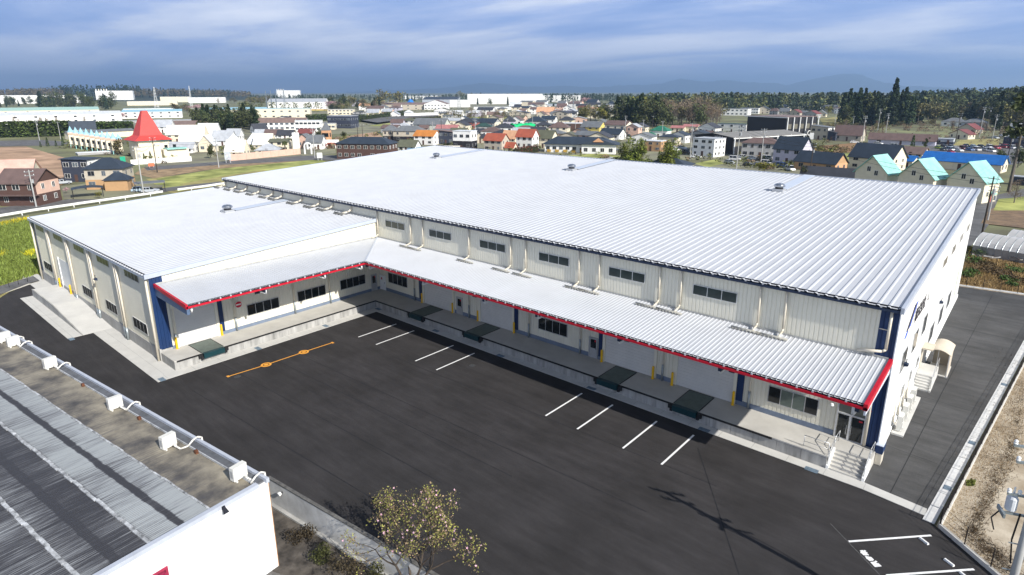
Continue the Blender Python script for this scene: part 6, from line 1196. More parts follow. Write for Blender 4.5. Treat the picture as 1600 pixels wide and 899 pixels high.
# ---- factories and larger sheds
FAC = [
 (443, 186, 88, 15, 17, 'flat', 8, 'C', 'sky', 'cream factory with a pale blue roof edge', .3), (468, 172, 92, 12, 17, 'x', 10, 'W', 'lgrey', 'white factory with grey sloping roofs', .4), (452, 153, 36, 11, 13, 'flat', 8, 'W', 'white', 'tall white block factory on the skyline', .4), (435, 204, 58, 12, 19, 'x', 10, 'W', 'rust', 'white shed with weathered brown-grey roof', .4), (484, 206, 42, 16, 18, 'flat', 14, 'W', 'white', 'white building with a row of dark windows', .5), (513, 203, 26, 9, 10, 'flat', 10, 'C', 'lgrey', 'small cream building left of the dark blue one', .6), (537, 201, 48, 18, 19, 'flat', 28, 'D', 'lgrey', 'dark blue building with white posts', .7), (534, 180, 42, 8, 10, 'flat', 8, 'C', 'lgrey', 'cream low store beyond the dark blue building', .5), (497, 173, 34, 1.5, 2.5, 'flat', 6, 'Y', 'orange', 'yellow beam canopy beside the cream factory', .3),
 (90, 193, 176, 13, 17, 'monoy', 2, 'W', 'white', 'long white factory hall behind the far-left hedge', .2), (45, 178, 190, 5, 9, 'x', 2, 'C', 'pgreen', 'long pale green roofed hall at far left', .3), (60, 162, 130, 12, 14, 'flat', 2, 'W', 'white', 'white factory blocks behind the far-left conifers', .4), (182, 158, 52, 15, 17, 'flat', 6, 'W', 'white', 'tall white factory block with orange stacks', .5), (115, 156, 22, 7, 10, 'flat', 6, 'C', 'cream', 'cream tower block behind the conifers', .6), (240, 165, 70, 6, 8, 'flat', 4, 'C', 'white', 'low cream factory wing right of the tall block', .4), (275, 160, 42, 8, 9, 'flat', 4, 'C', 'white', 'cream factory block beside the thin tower', .5), (325, 161, 54, 8, 10, 'flat', 4, 'W', 'white', 'white factory block near the skyline mast', .5), (240, 185, 84, 10, 13, 'monoy', 4, 'W', 'sky', 'white hall with pale blue roof behind the red pyramid', .3), (235, 174, 72, 4, 6, 'flat', 4, 'W', 'steel', 'low hall with a bright blue roof strip', .3), (370, 182, 92, 10, 13, 'monoy', 4, 'C', 'sky', 'cream hall with pale blue roof right of the blossom trees', .3), (395, 180, 40, 7, 9, 'flat', 6, 'C', 'lgrey', 'cream hall with red sign by the conifers', .4), (60, 201, 120, 3, 4, 'flat', 2, 'G', 'lgrey', 'long low grey shed along the far-left road', .1), (245, 192, 120, 3, 4, 'flat', 2, 'G', 'lgrey', 'long low grey canopy behind the red pyramid', .15),
 (640, 172, 90, 8, 11, 'x', 8, 'B', 'rust', 'long brown-roofed sheds left of the white gabled hall', .35), (683, 172, 40, 9, 15, 'y', 10, 'W', 'rust', 'white gabled hall with brown roof', .8), (690, 164, 60, 8, 12, 'monoy', 10, 'S', 'slate', 'hall with a slanted dark glass front', .5), (719, 168, 32, 11, 12, 'flat', 12, 'W', 'white', 'white square hall beside the slanted glass', .6), (660, 155, 60, 5, 7, 'flat', 6, 'W', 'blue', 'white hall with deep blue roof edge on the skyline', .4), (790, 163, 120, 15, 16, 'flat', 4, 'W', 'white', 'long white two-storey factory on the skyline', .3), (858, 160, 100, 10, 12, 'flat', 4, 'W', 'white', 'white factory with a small roof tower, middle skyline', .3), (770, 172, 60, 4, 5, 'flat', 4, 'W', 'white', 'low white annex before the long skyline factory', .3), (860, 166, 56, 3, 4, 'flat', 4, 'S', 'steel', 'low teal roof before the middle skyline factory', .3), (1147, 181, 50, 10, 14, 'flat', 14, 'W', 'grey', 'white and grey flats at the far edge of the wood', .5), (1172, 178, 30, 8, 10, 'flat', 14, 'W', 'lgrey', 'pale flats right of the white and grey ones', .5), (692, 178, 28, 5, 9, 'y', 12, 'W', 'olive', 'small white gabled shed before the brown-roofed sheds', .6),
]
for r in FAC:
    t, W_, D_, h_, r_ = H(*r[:10], ratio=r[10], win=6 if r[4] > 8 else 0, wx=2.2, **BIG)
    if r[0] in (182, 452):
        for i in range(5): s = MB(); s.cyl((-W_ * .5 + W_ * .07 * i, 0, h_), (-W_ * .5 + W_ * .07 * i, 0, h_ + 6), 1.3, 1.3, 8); obj('roof_stack', s, wallm('C' if i % 2 else 'W'), t)
# small far houses among the distant rooftops
rr = random.Random(21)
spots = [(806, 172), (820, 176), (836, 172), (852, 180), (863, 178), (880, 186), (893, 184), (912, 176), (930, 178), (945, 181), (818, 185), (806, 184), (1192, 178), (1210, 180), (1228, 182), (1241, 183), (1256, 183), (1268, 184), (1284, 183), (1270, 172), (1299, 176), (1312, 178), (1188, 168), (1160, 166), (1150, 168), (760, 180), (780, 184), (742, 183), (900, 170), (925, 168), (950, 172), (975, 168), (1200, 172), (1222, 174), (700, 190), (878, 174), (845, 166), (620, 176), (590, 178), (575, 172)]
WN = dict(W='white', C='cream', B='tan', G='grey', P='pinkish', L='lilac-grey')
for i, (px, py) in enumerate(spots):
    wl_, rf, ty = rr.choice('WWCBGPLW'), rr.choice(('brown', 'dk', 'grey', 'slate', 'lgrey', 'wine', 'white', 'peach')), rr.choice(('x', 'y', 'hip', 'x'))
    lab = 'small far %s house with %s %sroof, %s of the distant rooftops' % (WN[wl_], dict(dk='near-black', lgrey='pale grey', wine='dark red', slate='blue-grey').get(rf, rf), dict(x='long ', y='front-gabled ', hip='hipped ')[ty], 'left part' if px < 770 else 'middle' if px < 960 else 'right part')
    H(px + rr.uniform(-2, 2), py, rr.uniform(16, 30), rr.uniform(5, 9), rr.uniform(9, 13), ty, rr.uniform(6, 28), wl_, rf, lab, group='far houses among the distant rooftops', win=2)

# more houses in the gaps of the near town
MORE = [(612, 209), (632, 207), (691, 219), (718, 217), (733, 225), (815, 218), (834, 223), (866, 221), (890, 224), (906, 217), (918, 225), (938, 227), (1006, 226), (1046, 228), (1062, 224), (1120, 222), (1092, 222), (770, 215), (786, 220), (741, 196), (708, 196), (690, 200), (725, 194), (775, 191), (812, 191), (858, 193), (886, 195), (905, 193), (940, 200), (958, 204), (1000, 208), (640, 198), (622, 200), (1230, 200), (1216, 196), (1184, 192), (540, 192), (560, 190), (470, 196), (445, 192)]
for i, (px, py) in enumerate(MORE):
    wl_, rf, ty = rr.choice('WWCCGPLWB'), rr.choice(('brown', 'dk', 'grey', 'slate', 'lgrey', 'rust', 'olive', 'slate')), rr.choice(('x', 'y', 'hip', 'x'))
    k = (py - 150) / 60.0
    lab = 'small %s house with %s %sroof, crowded in the %s of the near town' % (WN.get(wl_, 'tan'), dict(dk='black', lgrey='pale', slate='bluish', rust='drab').get(rf, rf), dict(x='long ', y='front-gabled ', hip='hipped ')[ty], 'left part' if px < 700 else 'middle' if px < 900 else 'right part')
    H(px, py, rr.uniform(20, 30) * k + 6, rr.uniform(6, 9) * k + 2, rr.uniform(11, 14) * k + 2, ty, rr.uniform(8, 28), wl_, rf, lab, group='houses squeezed into the near town', win=2)
H(1045, 272, 76, 12, 22, 'hip', 16, 'C', 'slate', 'broad dark grey hipped roof right behind the bamboo clumps', .7, win=3)

for i in range(84):
    px = (560 + (i * 61.8) % 440) if i < 66 else (1180 + (i * 37) % 105); py = 166 + (i * 7.3) % 19 if i < 66 else 168 + (i * 5.1) % 14
    if 700 < px < 800 and py < 175 or 630 < px < 740 and py < 182 or 960 < px: continue
    wl_, rf, ty = rr.choice('WWWCCGPL'), rr.choice(('brown', 'dk', 'grey', 'slate', 'lgrey', 'rust', 'grey', 'slate', 'white')), rr.choice(('x', 'y', 'hip', 'x'))
    lab = 'tiny distant %s house with %s %sroof, %s of the packed far town' % (WN[wl_], dict(dk='black', lgrey='pale', slate='bluish', rust='drab').get(rf, rf), dict(x='long ', y='gabled ', hip='hipped ')[ty], 'left part' if px < 700 else 'middle' if px < 900 else 'right part')
    H(px, py, rr.uniform(13, 24), rr.uniform(5, 8), rr.uniform(8, 11), ty, rr.uniform(6, 28), wl_, rf, lab, group='tiny houses packed in the far town', win=1)
# ============================================================ TREES
def tree_proto(name, kind, seed):
    """one tree 10 m tall at the origin: trunk + crown"""
    rng = np.random.default_rng(seed); t = thing(name, '', 'tree')
    if kind == 'cedar':
        n = 820; z = .5 + 9.5 * rng.random(n) ** .95; r = (1 - ((z - .5) / 9.7)) ** .7 * 1.9 * (.55 + .45 * rng.random(n)) * (.8 + .2 * np.sin(z * 3.3)); a = rng.random(n) * 6.28
        c = np.c_[np.cos(a) * r, np.sin(a) * r, z]; me = leaf_quads(c, .42, rng, .25); lm = 'cedar_green'; col = (.032, .05, .02)
        s = MB(); s.cyl((0, 0, -.3), (0, 0, 9.6), .2, .03, 6)
    elif kind == 'pine':
        cl = [(rng.normal() * 1.1, rng.normal() * 1.1, 5.2 + i * .62, 1.5 - i * .1, .5) for i in range(8)]; me = leaf_quads(blob_points(620, rng, cl, .8), .34, rng, .5); lm = 'pine_green'; col = (.05, .062, .016)
        s = limb_mesh(10, .22, rng, 7, .2, .5)
    elif kind == 'evergreen':
        cl = [(rng.normal() * 1.2, rng.normal() * 1.2, 1.6 + rng.random() * 6.4, 1.3 + .7 * rng.random(), 1.4) for i in range(15)]; me = leaf_quads(blob_points(1000, rng, cl, .5), .38, rng, .4); lm = 'evergreen'; col = (.065, .078, .026); s = limb_mesh(9, .25, rng)
    elif kind == 'lime':
        cl = [(rng.normal() * 1.3, rng.normal() * 1.3, 3.4 + rng.random() * 4.6, 1.3 + .6 * rng.random(), 1.3) for i in range(12)]; me = leaf_quads(blob_points(700, rng, cl, .55), .36, rng, .4); lm = 'fresh_lime'; col = (.17, .165, .028); s = limb_mesh(9, .22, rng)
    elif kind == 'olive':
        cl = [(rng.normal() * 1.4, rng.normal() * 1.4, 3.6 + rng.random() * 4.2, 1.3 + .6 * rng.random(), 1.2) for i in range(12)]; me = leaf_quads(blob_points(560, rng, cl, .7), .34, rng, .4); lm = 'spring_olive'; col = (.13, .115, .045); s = limb_mesh(9, .22, rng, 9)
    elif kind == 'bare':
        c = []; s = limb_mesh(9.2, .2, rng, 12, .28, .25)
        for i in range(46):
            a = rng.random() * 6.28; r = .7 + 1.7 * rng.random(); z = 3.5 + 5.5 * rng.random(); p = Vector((math.cos(a) * r * .35, math.sin(a) * r * .35, z - 1.3)); q = Vector((math.cos(a) * r, math.sin(a) * r, z)); s.cyl(p, q, .05, .015, 3, False)
        cl = [(rng.normal() * 1.1, rng.normal() * 1.1, 2.5 + rng.random() * 6, 1.2, 1.3) for i in range(12)]; me = leaf_quads(blob_points(520, rng, cl, .9), .26, rng, .1, asp=.25); lm = 'bare_twigs'; col = (.21, .155, .10)
    elif kind in ('cherry', 'whitebloom'):
        cl = [(rng.normal() * 1.9, rng.normal() * 1.9, 4.2 + rng.random() * 3.4, 1.4 + .5 * rng.random(), 1.1) for i in range(12)]; me = leaf_quads(blob_points(620, rng, cl, .6), .34, rng, .4); lm, col = ('cherry_bloom', (.42, .27, .28)) if kind == 'cherry' else ('white_bloom', (.60, .57, .48)); s = limb_mesh(8, .24, rng, 8, .35)
    elif kind == 'bamboo':
        cl = [(rng.normal() * 1.1, rng.normal() * 1.1, 1.4 + i * .6, 2.3 - i * .10, 1.3) for i in range(14)]; me = leaf_quads(blob_points(3000, rng, cl, .6), .30, rng, .3, asp=.45); lm = 'bamboo_leaf'; col = (.13, .16, .025); s = MB()
        for i in range(6): a = i * 1.05; s.cyl((math.cos(a) * .5, math.sin(a) * .5, 0), (math.cos(a) * .9, math.sin(a) * .9, 8), .06, .03, 5)
    elif kind == 'cone':
        n = 420; z = .3 + 9.6 * rng.random(n); r = (1 - z / 10.4) ** .7 * 2.0 * (.8 + .2 * rng.random(n)); a = rng.random(n) * 6.28; me = leaf_quads(np.c_[np.cos(a) * r, np.sin(a) * r, z], .45, rng, .3); lm = 'cone_shrub'; col = (.05, .085, .025); s = MB(); s.cyl((0, 0, 0), (0, 0, 9), .2, .05, 6)
    if lm not in M_leafy: M_leafy[lm] = leafmat(lm, col, .5, .18)
    s.m = 0; obj('trunk', s, M_bark, t); link('crown', np_mesh('crown', me, M_leafy[lm]), t); return t
PROTO = {}; USED = {}
NAMES = dict(cedar='cedar_tree', pine='pine_tree', evergreen='evergreen_tree', lime='broadleaf_tree', olive='broadleaf_tree', bare='bare_tree', cherry='cherry_tree', whitebloom='blossom_tree', bamboo='bamboo_clump', cone='conical_shrub')
rt = random.Random(5)
def tree(px, py, hpx, kind, label, group=None, w=1.0, dist=None, z=0, cat='tree'):
    g = G(px, py) if dist is None else Gd(px, dist); h = hpx * mpp(g) * 1.0 / 10.0; g.z = z
    k = (kind, rt.randrange(2 if kind != 'cedar' else 3))
    if k not in PROTO: PROTO[k] = tree_proto(NAMES[kind], kind, 100 + len(PROTO)); t = PROTO[k]
    else: t = dup(PROTO[k], g)
    t.location = g; t.rotation_euler = (0, 0, rt.uniform(0, 6.28)); t.scale = (h * w, h * w, h); t['label'] = label; t['category'] = cat
    if group: t['group'] = group
    elif 'group' in t: del t['group']
    return t
T = tree
# single trees with a place of their own
for r in [
 (1391, 194, 68, 'cedar', 'tallest dark cedar, rising highest above the skyline on the right', .8), (1346, 195, 54, 'cedar', 'second tallest narrow cedar left of the tallest one', .75),
 (1576, 300, 158, 'pine', 'tall dark pine with a bare trunk near the right edge', .8), (973, 262, 40, 'bamboo', 'small bright bamboo clump, left of the tall one behind the roof', 1.3), (999, 268, 52, 'bamboo', 'tallest bright green bamboo clump behind the roof', 1.25), (1040, 270, 52, 'bamboo', 'right-hand bamboo clump with dark shade behind the roof', 1.15), (1058, 268, 36, 'bamboo', 'bamboo clump at the right of the group', .9), (1066, 268, 20, 'lime', 'low yellow-green bush right of the bamboo', 1.0), (1194, 272, 22, 'lime', 'yellow-green spreading bush behind the roof by the cars', 1.9), (1258, 283, 26, 'evergreen', 'round dark shrub behind the roof before the black tiles', 1.0), (940, 240, 15, 'evergreen', 'round clipped tree at the care home corner', 1.1),
 (597, 172, 36, 'olive', 'large round budding tree on the skyline', 1.05), (623, 170, 30, 'olive', 'second round budding tree on the skyline, right of the large one', 1.0), (717, 157, 16, 'olive', 'lone round budding tree before the white skyline factory', 1.2), (912, 166, 17, 'cherry', 'large pink cherry tree in the middle distance', 1.3), (1488, 178, 22, 'whitebloom', 'white blossoming tree in the dark wood at right', 1.2), (1294, 180, 16, 'lime', 'bright green round tree at the right of the far houses', 1.0), (1545, 164, 18, 'lime', 'yellow-green tree crown in the wood above the grey hipped house', 1.6), (1482, 170, 19, 'lime', 'yellow-green tree behind the white blossom', 1.6), (1308, 163, 13, 'lime', 'yellow-green tree before the far forest', 1.8), (1424, 238, 26, 'cone', 'dark conical tree at the left of the parking lot', .8), (1444, 242, 27, 'pine', 'palm-like shaggy tree beside the conical one', .6), (499, 218, 20, 'evergreen', 'round dark green tree left of the brick tower', 1.0), (537, 217, 12, 'evergreen', 'round green tree right of the brick tower', 1.2), (188, 252, 40, 'olive', 'tall yellow-green tree beside the red-roofed hall', .8), (330, 248, 24, 'evergreen', 'dark ragged tree at the village entrance', .8), (1241, 224, 13, 'cherry', 'small pink blossom tree beside the white sign panel', 1.0), (64, 176, 6, 'evergreen', 'small dark bush on the pale green roof line', 1.5), (1548, 300, 34, 'evergreen', 'dark green tree right of the rightmost turquoise cottage', .9), (1584, 318, 40, 'bare', 'bare brown tree at the right edge behind the greenhouse', 1.1), (1590, 262, 34, 'evergreen', 'dark rounded trees below the pine at the right edge', 1.1), (1562, 256, 24, 'evergreen', 'dark tree right of the parking lot', 1.2), (275, 183, 24, 'olive', 'yellow-green tree before the conifer belt', 1.2), (293, 180, 20, 'olive', 'pale green tree at the left end of the conifer belt', 1.2), (155, 311, 12, 'lime', 'yellow clipped bush beside the curved carport', 1.0), (104, 303, 13, 'cherry', 'red-brown bush beside the peach house', .8), (450, 172, 1, 'evergreen', 'tiny bush before the grey-roofed factory', 2.0), (410, 214, 10, 'bare', 'brown round bush in the village', 1.2)]:
    T(*r[:5], w=r[5])
for i, (px, py, h, lab) in enumerate([(64, 230, 9, 'leftmost small conical shrub before the turret row'), (75, 229, 14, 'tall blue-green cone left in the shrub row'), (88, 229, 10, 'third conical shrub before the turret row'), (99, 228, 14, 'rightmost blue-green cone beside the turret row'), (226, 252, 12, 'left conical shrub before the red-roofed hall'), (236, 251, 14, 'right conical shrub before the red-roofed hall')]): T(px, py, h, 'cone', lab, 'conical shrubs', .9)
# palm
g = G(446, 238); m = mpp(g); pt = thing('palm_tree', 'palm tree in front of the cream building', 'tree', g); s = MB(); s.cyl((0, 0, 0), (0, 0, 16 * m), .35, .28, 8); obj('trunk', s, M_bark, pt); s = MB()
for i in range(26):
    a = i * 2.4; e = .9 - i * .06; pts = [Vector((0, 0, 16 * m))] + [Vector((math.cos(a) * 4.2 * m * q, math.sin(a) * 4.2 * m * q, 16 * m + 4 * m * (e * q - .9 * q * q))) for q in (.35, .7, 1.0)]; side_ = Vector((-math.sin(a), math.cos(a), 0)) * .45
    for u, v in zip(pts[:-1], pts[1:]): s.add([u - side_, u + side_, v + side_ * .6, v - side_ * .6], [(0, 1, 2, 3)])
obj('crown', s, leafmat('palm_leaf', (.06, .07, .02)), pt)
# stands of trees one can still tell apart
def stand(n, x0, x1, y0, y1, h0, h1, kinds, label, group, seed, w=1.0, taper=None):
    r = random.Random(seed)
    for i in range(n):
        px = r.uniform(x0, x1); py = r.uniform(y0, y1); k = r.choice(kinds); hh = r.uniform(h0, h1); q = (px - x0) / (x1 - x0); v = (hh - h0) / (h1 - h0 + 1e-6)
        lb = label[k] if isinstance(label, dict) else label
        lb = ('tall ' if v > .66 else 'low ' if v < .33 else '') + lb.replace('tall stand', 'stand') + ', ' + ('left end', 'left part', 'middle', 'right part', 'right end')[min(4, int(q * 5))]
        T(px, py, hh, k, lb, group, w * r.uniform(.85, 1.15))
cedarL = dict(cedar='dark cedar in the tall stand beyond the dug field', evergreen='dark broad tree in the cedar stand beyond the dug field', lime='yellow-green tree at the edge of the cedar stand')
stand(46, 1312, 1425, 188, 198, 34, 52, ['cedar'] * 7 + ['evergreen'], cedarL, 'trees of the cedar stand', 1, .85)
woodL = dict(evergreen='dark evergreen in the wood in the middle distance', cedar='dark conifer in the wood in the middle distance', bare='bare brown tree in the wood in the middle distance', olive='budding tree in the wood in the middle distance', lime='yellow-green tree in the wood in the middle distance')
stand(26, 962, 1032, 190, 199, 34, 46, ['evergreen', 'cedar', 'evergreen', 'cedar'], woodL, 'trees of the middle wood', 2, 1.0); stand(58, 1020, 1125, 186, 198, 30, 40, ['bare', 'bare', 'bare', 'evergreen', 'olive'], woodL, 'trees of the middle wood', 3, .95); stand(10, 990, 1040, 184, 188, 32, 40, ['olive', 'lime'], woodL, 'trees of the middle wood', 4, 1.2); stand(10, 905, 960, 186, 194, 22, 32, ['evergreen', 'olive', 'lime'], woodL, 'trees of the middle wood', 14, 1.1)
rightL = dict(cedar='dark conifer in the wood behind the parking lot', evergreen='dark evergreen in the wood behind the parking lot', olive='budding tree in the wood behind the parking lot', lime='yellow-green tree in the wood behind the parking lot')
stand(58, 1425, 1600, 176, 194, 24, 38, ['cedar', 'evergreen', 'evergreen', 'evergreen', 'olive'], rightL, 'trees of the wood behind the parking lot', 5, 1.1); stand(20, 1540, 1640, 190, 205, 40, 56, ['evergreen', 'cedar', 'olive'], rightL, 'trees of the wood behind the parking lot', 15, 1.0)
stand(40, 1290, 1600, 196, 206, 9, 15, ['bare', 'bare', 'olive'], dict(bare='bare orchard tree along the lane before the woods', olive='budding orchard tree along the lane before the woods'), 'orchard trees before the woods', 6, 1.2)
beltL = dict(cedar='dark conifer in the belt behind the pale village', evergreen='dark round tree in the belt behind the pale village')
stand(64, 308, 402, 195, 206, 24, 34, ['cedar', 'evergreen'], beltL, 'trees of the belt behind the village', 7, 1.1)
leftL = dict(cedar='dark conifer before the far-left white factories', evergreen='dark tree before the far-left white factories')
stand(36, 60, 176, 166, 172, 16, 26, ['cedar', 'evergreen', 'evergreen'], leftL, 'conifers before the far-left factories', 8, 1.0); stand(12, 0, 60, 162, 168, 9, 16, ['cedar', 'evergreen'], leftL, 'conifers before the far-left factories', 18, .9)
stand(10, 130, 200, 184, 187, 9, 14, ['cherry'], 'pink cherry tree behind the long white factory hall', 'cherry trees by the factories', 9, 1.4); stand(9, 285, 325, 170, 174, 7, 11, ['cherry'], 'pink cherry tree in the row before the pale blue roof', 'cherry trees by the factories', 10, 1.5); stand(5, 358, 380, 178, 181, 9, 12, ['cherry'], 'pink cherry tree by the cream hall', 'cherry trees by the factories', 11, 1.3)
stand(14, 20, 145, 198, 201, 12, 20, ['bare'], 'thin bare tree along the far-left road', 'bare trees along the road', 12, .7); stand(16, 690, 790, 184, 190, 12, 18, ['bare', 'bare', 'olive'], dict(bare='bare cherry tree on the embankment', olive='budding tree on the embankment'), 'trees on the embankment', 13, 1.3)
skyL = dict(cedar='dark conifer in the trees behind the far sheds', evergreen='dark tree in the trees behind the far sheds', bare='bare tree in the trees behind the far sheds', olive='budding tree in the trees behind the far sheds', cherry='pink cherry in the trees behind the far sheds')
stand(34, 512, 600, 168, 178, 12, 22, ['cedar', 'evergreen', 'bare', 'olive', 'cherry', 'evergreen'], skyL, 'trees behind the far sheds', 16, 1.1); stand(16, 340, 425, 160, 166, 9, 14, ['olive', 'bare', 'olive'], dict(olive='budding tree before the skyline block factory', bare='bare tree before the skyline block factory'), 'trees before the skyline block factory', 17, 1.3)
stand(12, 682, 690, 173, 176, 10, 12, ['evergreen'], 'dark round tree beside the small white gabled shed', 'round trees by the shed', 19, 1.0) if False else None
stand(8, 730, 800, 160, 165, 10, 16, ['cedar', 'evergreen'], dict(cedar='dark conifer before the long skyline factory', evergreen='dark tree before the long skyline factory'), 'trees before the long skyline factory', 20, 1.0)
# far woods: too many to count
def far_wood(name, rows, col, seed, nq=34):
    rng = np.random.default_rng(seed); out = []
    for x0, x1, d0, d1, n, h0, h1, zb, cone in rows:
        for i in range(n):
            px = rng.uniform(x0, x1); d = rng.uniform(d0, d1); p = Gd(px, d); h = rng.uniform(h0, h1); z0 = zb(px, d) if callable(zb) else zb
            k = nq; t_ = rng.random(k)
            if cone and rng.random() < .7: z = t_ * h; r = (1 - t_ * .92) * h * .2 * (.6 + .4 * rng.random(k))
            else: z = (.25 + .75 * t_) * h; r = np.sin(np.clip(t_, 0.08, .98) * math.pi) ** .6 * h * .30 * (.6 + .4 * rng.random(k))
            a = rng.random(k) * 6.28; c = np.c_[p.x + np.cos(a) * r, p.y + np.sin(a) * r, z0 + z]; out.append(leaf_quads(c, h * .085, rng, .3))
    v = np.concatenate(out); o = link(name, np_mesh(name, v, leafmat(name, col, .45, 0))); o['kind'] = 'stuff'; return o
def hillmesh(name, px0, px1, d0, d1, hmax, prof, m_, n=60, nd=10):
    s = MB(); vs = []
    for j in range(nd + 1):
        for i in range(n + 1):
            px = px0 + (px1 - px0) * i / n; d = d0 + (d1 - d0) * j / nd; p = Gd(px, d); e = math.sin(math.pi * min(1, j / nd * 1.0)); vs.append((p.x, p.y, hmax * prof(i / n) * e - 1))
    s.add(vs, [(j * (n + 1) + i, j * (n + 1) + i + 1, (j + 1) * (n + 1) + i + 1, (j + 1) * (n + 1) + i) for j in range(nd) for i in range(n)]); o = structure(name, s, m_); return o
M_hill = mat('wooded_slope', (.03, .042, .022), rough=.95, var=.4, scale=.02, world=True)
bump = lambda f: max(0, math.sin(math.pi * f)) ** .6
rh = lambda px, d: 16 * max(0, min(1, (px - 1330) / 270)) * max(0, min(1, (d - 800) / 500))
hillmesh('wooded_hill', 1330, 1800, 800, 2200, 16, lambda f: min(1, f * 1.8), M_hill)
hillmesh('wooded_hill', -60, 470, 2300, 4600, 26, lambda f: bump(f), M_hill)
lh = lambda px, d: 23 * bump(max(0, min(1, (px + 60) / 530))) * max(0, min(1, (d - 2300) / 700))
far_wood('far_conifer_wood', [(990, 1340, 900, 1300, 560, 15, 25, 0, True), (1300, 1620, 760, 1300, 680, 15, 25, rh, True), (800, 1000, 1500, 2100, 300, 14, 22, 0, True), (420, 820, 1700, 2600, 420, 12, 20, 0, True)], (.034, .055, .026), 61, 44)
far_wood('far_mixed_wood', [(990, 1340, 860, 1200, 200, 15, 25, 0, False), (1330, 1620, 740, 1200, 240, 14, 23, rh, False), (400, 560, 950, 1150, 90, 9, 14, 0, False)], (.115, .12, .04), 62)
far_wood('far_bare_wood', [(20, 160, 2550, 3000, 330, 18, 26, lh, False), (200, 420, 2550, 3000, 420, 16, 24, lh, False)], (.13, .105, .06), 63)
far_wood('far_dark_wood', [(-20, 30, 2700, 3000, 90, 20, 28, lh, True), (135, 260, 2500, 2900, 120, 24, 40, lh, True), (260, 400, 2500, 2900, 90, 18, 30, lh, True), (-20, 420, 2900, 3300, 300, 14, 22, lh, True)], (.03, .045, .022), 64)
# distant mountains
def ridge(name, d, pts, m_):
    s = MB(); n = 140; xs = [p[0] for p in pts]; hs = [p[1] for p in pts]; rng = np.random.default_rng(3); vs = []
    for i in range(n + 1):
        px = xs[0] + (xs[-1] - xs[0]) * i / n; h = float(np.interp(px, xs, hs)) * d / FPX + rng.normal() * d * .0004; a = Gd(px, d); b = Gd(px, d + 2200); f = Gd(px, d - 1800)
        for q, z in ((f, -5), (Gd(px, d - 900), h * .55), (a, max(h, 2) + 26.7), (b, -5)): vs.append((q.x, q.y, z))
    s.add(vs, [(4 * i + k, 4 * i + 4 + k, 4 * i + 5 + k, 4 * i + 1 + k) for i in range(n) for k in range(3)]); return structure(name, s, m_)
M_mtn = mat('mountain_forest', (.03, .045, .04), rough=.95, var=.2, scale=.002, world=True)
ridge('mountains', 20000, [(560, 0), (640, 3), (700, 5), (730, 9), (760, 13), (790, 10), (830, 7), (880, 8), (920, 6), (960, 9), (1010, 10), (1045, 18), (1075, 13), (1110, 15), (1140, 12), (1180, 11), (1200, 8), (1230, 15), (1275, 22), (1305, 20), (1330, 12), (1370, 6), (1440, 3), (1500, 0)], M_mtn)
# hedges
def hedge(px0, py0, px1, py1, h, w, label, col=(.055, .085, .02), n=1600, mn='hedge_leaf'):
    A, B = G(px0, py0), G(px1, py1); rng = np.random.default_rng(int(px0 + py0)); L = (B - A).length; t = thing('hedge', label, 'hedge', A, math.atan2(B.y - A.y, B.x - A.x))
    p = rng.random((n, 3)) * [L, w, h]; f = rng.random(n); p[f < .4, 2] = h * (.9 + .15 * rng.random((f < .4).sum())); q = (f >= .4) & (f < .8); p[q, 1] = rng.random(q.sum()) * .3 - .1
    link('foliage', np_mesh('foliage', leaf_quads(p, max(.25, h * .1), rng, .4), M_leafy.setdefault(mn, leafmat(mn, col, .5, .1))), t)
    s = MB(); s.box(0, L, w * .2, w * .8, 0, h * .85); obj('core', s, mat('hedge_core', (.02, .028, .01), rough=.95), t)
hedge(-20, 216, 112, 213, 9, 6, 'long tall green hedge along the far-left road'); hedge(148, 211, 205, 211, 8, 5, 'tall green hedge behind the turret row', n=900); hedge(558, 192, 636, 181, 6, 5, 'clipped green hedge along the embankment road', n=900); hedge(480, 190, 512, 189, 6, 4, 'green hedge left of the dark blue building', n=500); hedge(866, 166, 990 - 100, 165, 5, 4, 'low dark hedge before the middle skyline factory', (.03, .05, .015), 400, 'hedge_dark'); hedge(640, 188, 690, 185, 2.5, 3, 'low red-brown hedge below the embankment road', (.10, .06, .03), 500, 'hedge_brown'); hedge(806, 243, 842, 238, 3, 2, 'red-brown hedge before the white house with red roof', (.12, .045, .025), 500, 'hedge_red')
# ============================================================ FIELDS AND ROADS
M_green = mat('spring_grass_field', (.16, .21, .03), rough=.95, var=.35, scale=.12, world=True, bump=.3, bscale=3, col2=(.32, .33, .10), detail=9)
M_brownf = mat('fallow_field', (.34, .22, .12), rough=.95, var=.3, scale=.08, world=True, bump=.3, bscale=2, col2=(.40, .26, .17), detail=9)
M_dug = mat('dug_field', (.24, .14, .065), rough=.95, var=.2, scale=.2, world=True, bump=.4, bscale=3, detail=8)
M_tan = mat('tan_grass', (.30, .23, .10), rough=.95, var=.3, scale=.15, world=True, bump=.3, bscale=3, col2=(.30, .28, .10), detail=9)
M_lotg = mat('grey_lot', (.22, .20, .165), rough=.9, var=.3, scale=.06, world=True, col2=(.20, .20, .12), detail=8)
ZC = [0.0]
def F(name, m_, z, *pp):
    ZC[0] += .005
    pts = [Vector((q[0], q[1], 0)) for q in poly_px(*pp)]; s = MB(); from mathutils.geometry import tessellate_polygon
    tri = tessellate_polygon([pts]); zz = ZC[0] + (z if z > 1 else 0)
    for a in tri:
        q = [pts[i] for i in a]; ar = (q[1] - q[0]).cross(q[2] - q[0]).z; q = q if ar > 0 else q[::-1]; s.add([(v.x, v.y, zz) for v in q], [(0, 1, 2)])
    return structure(name, s, m_)
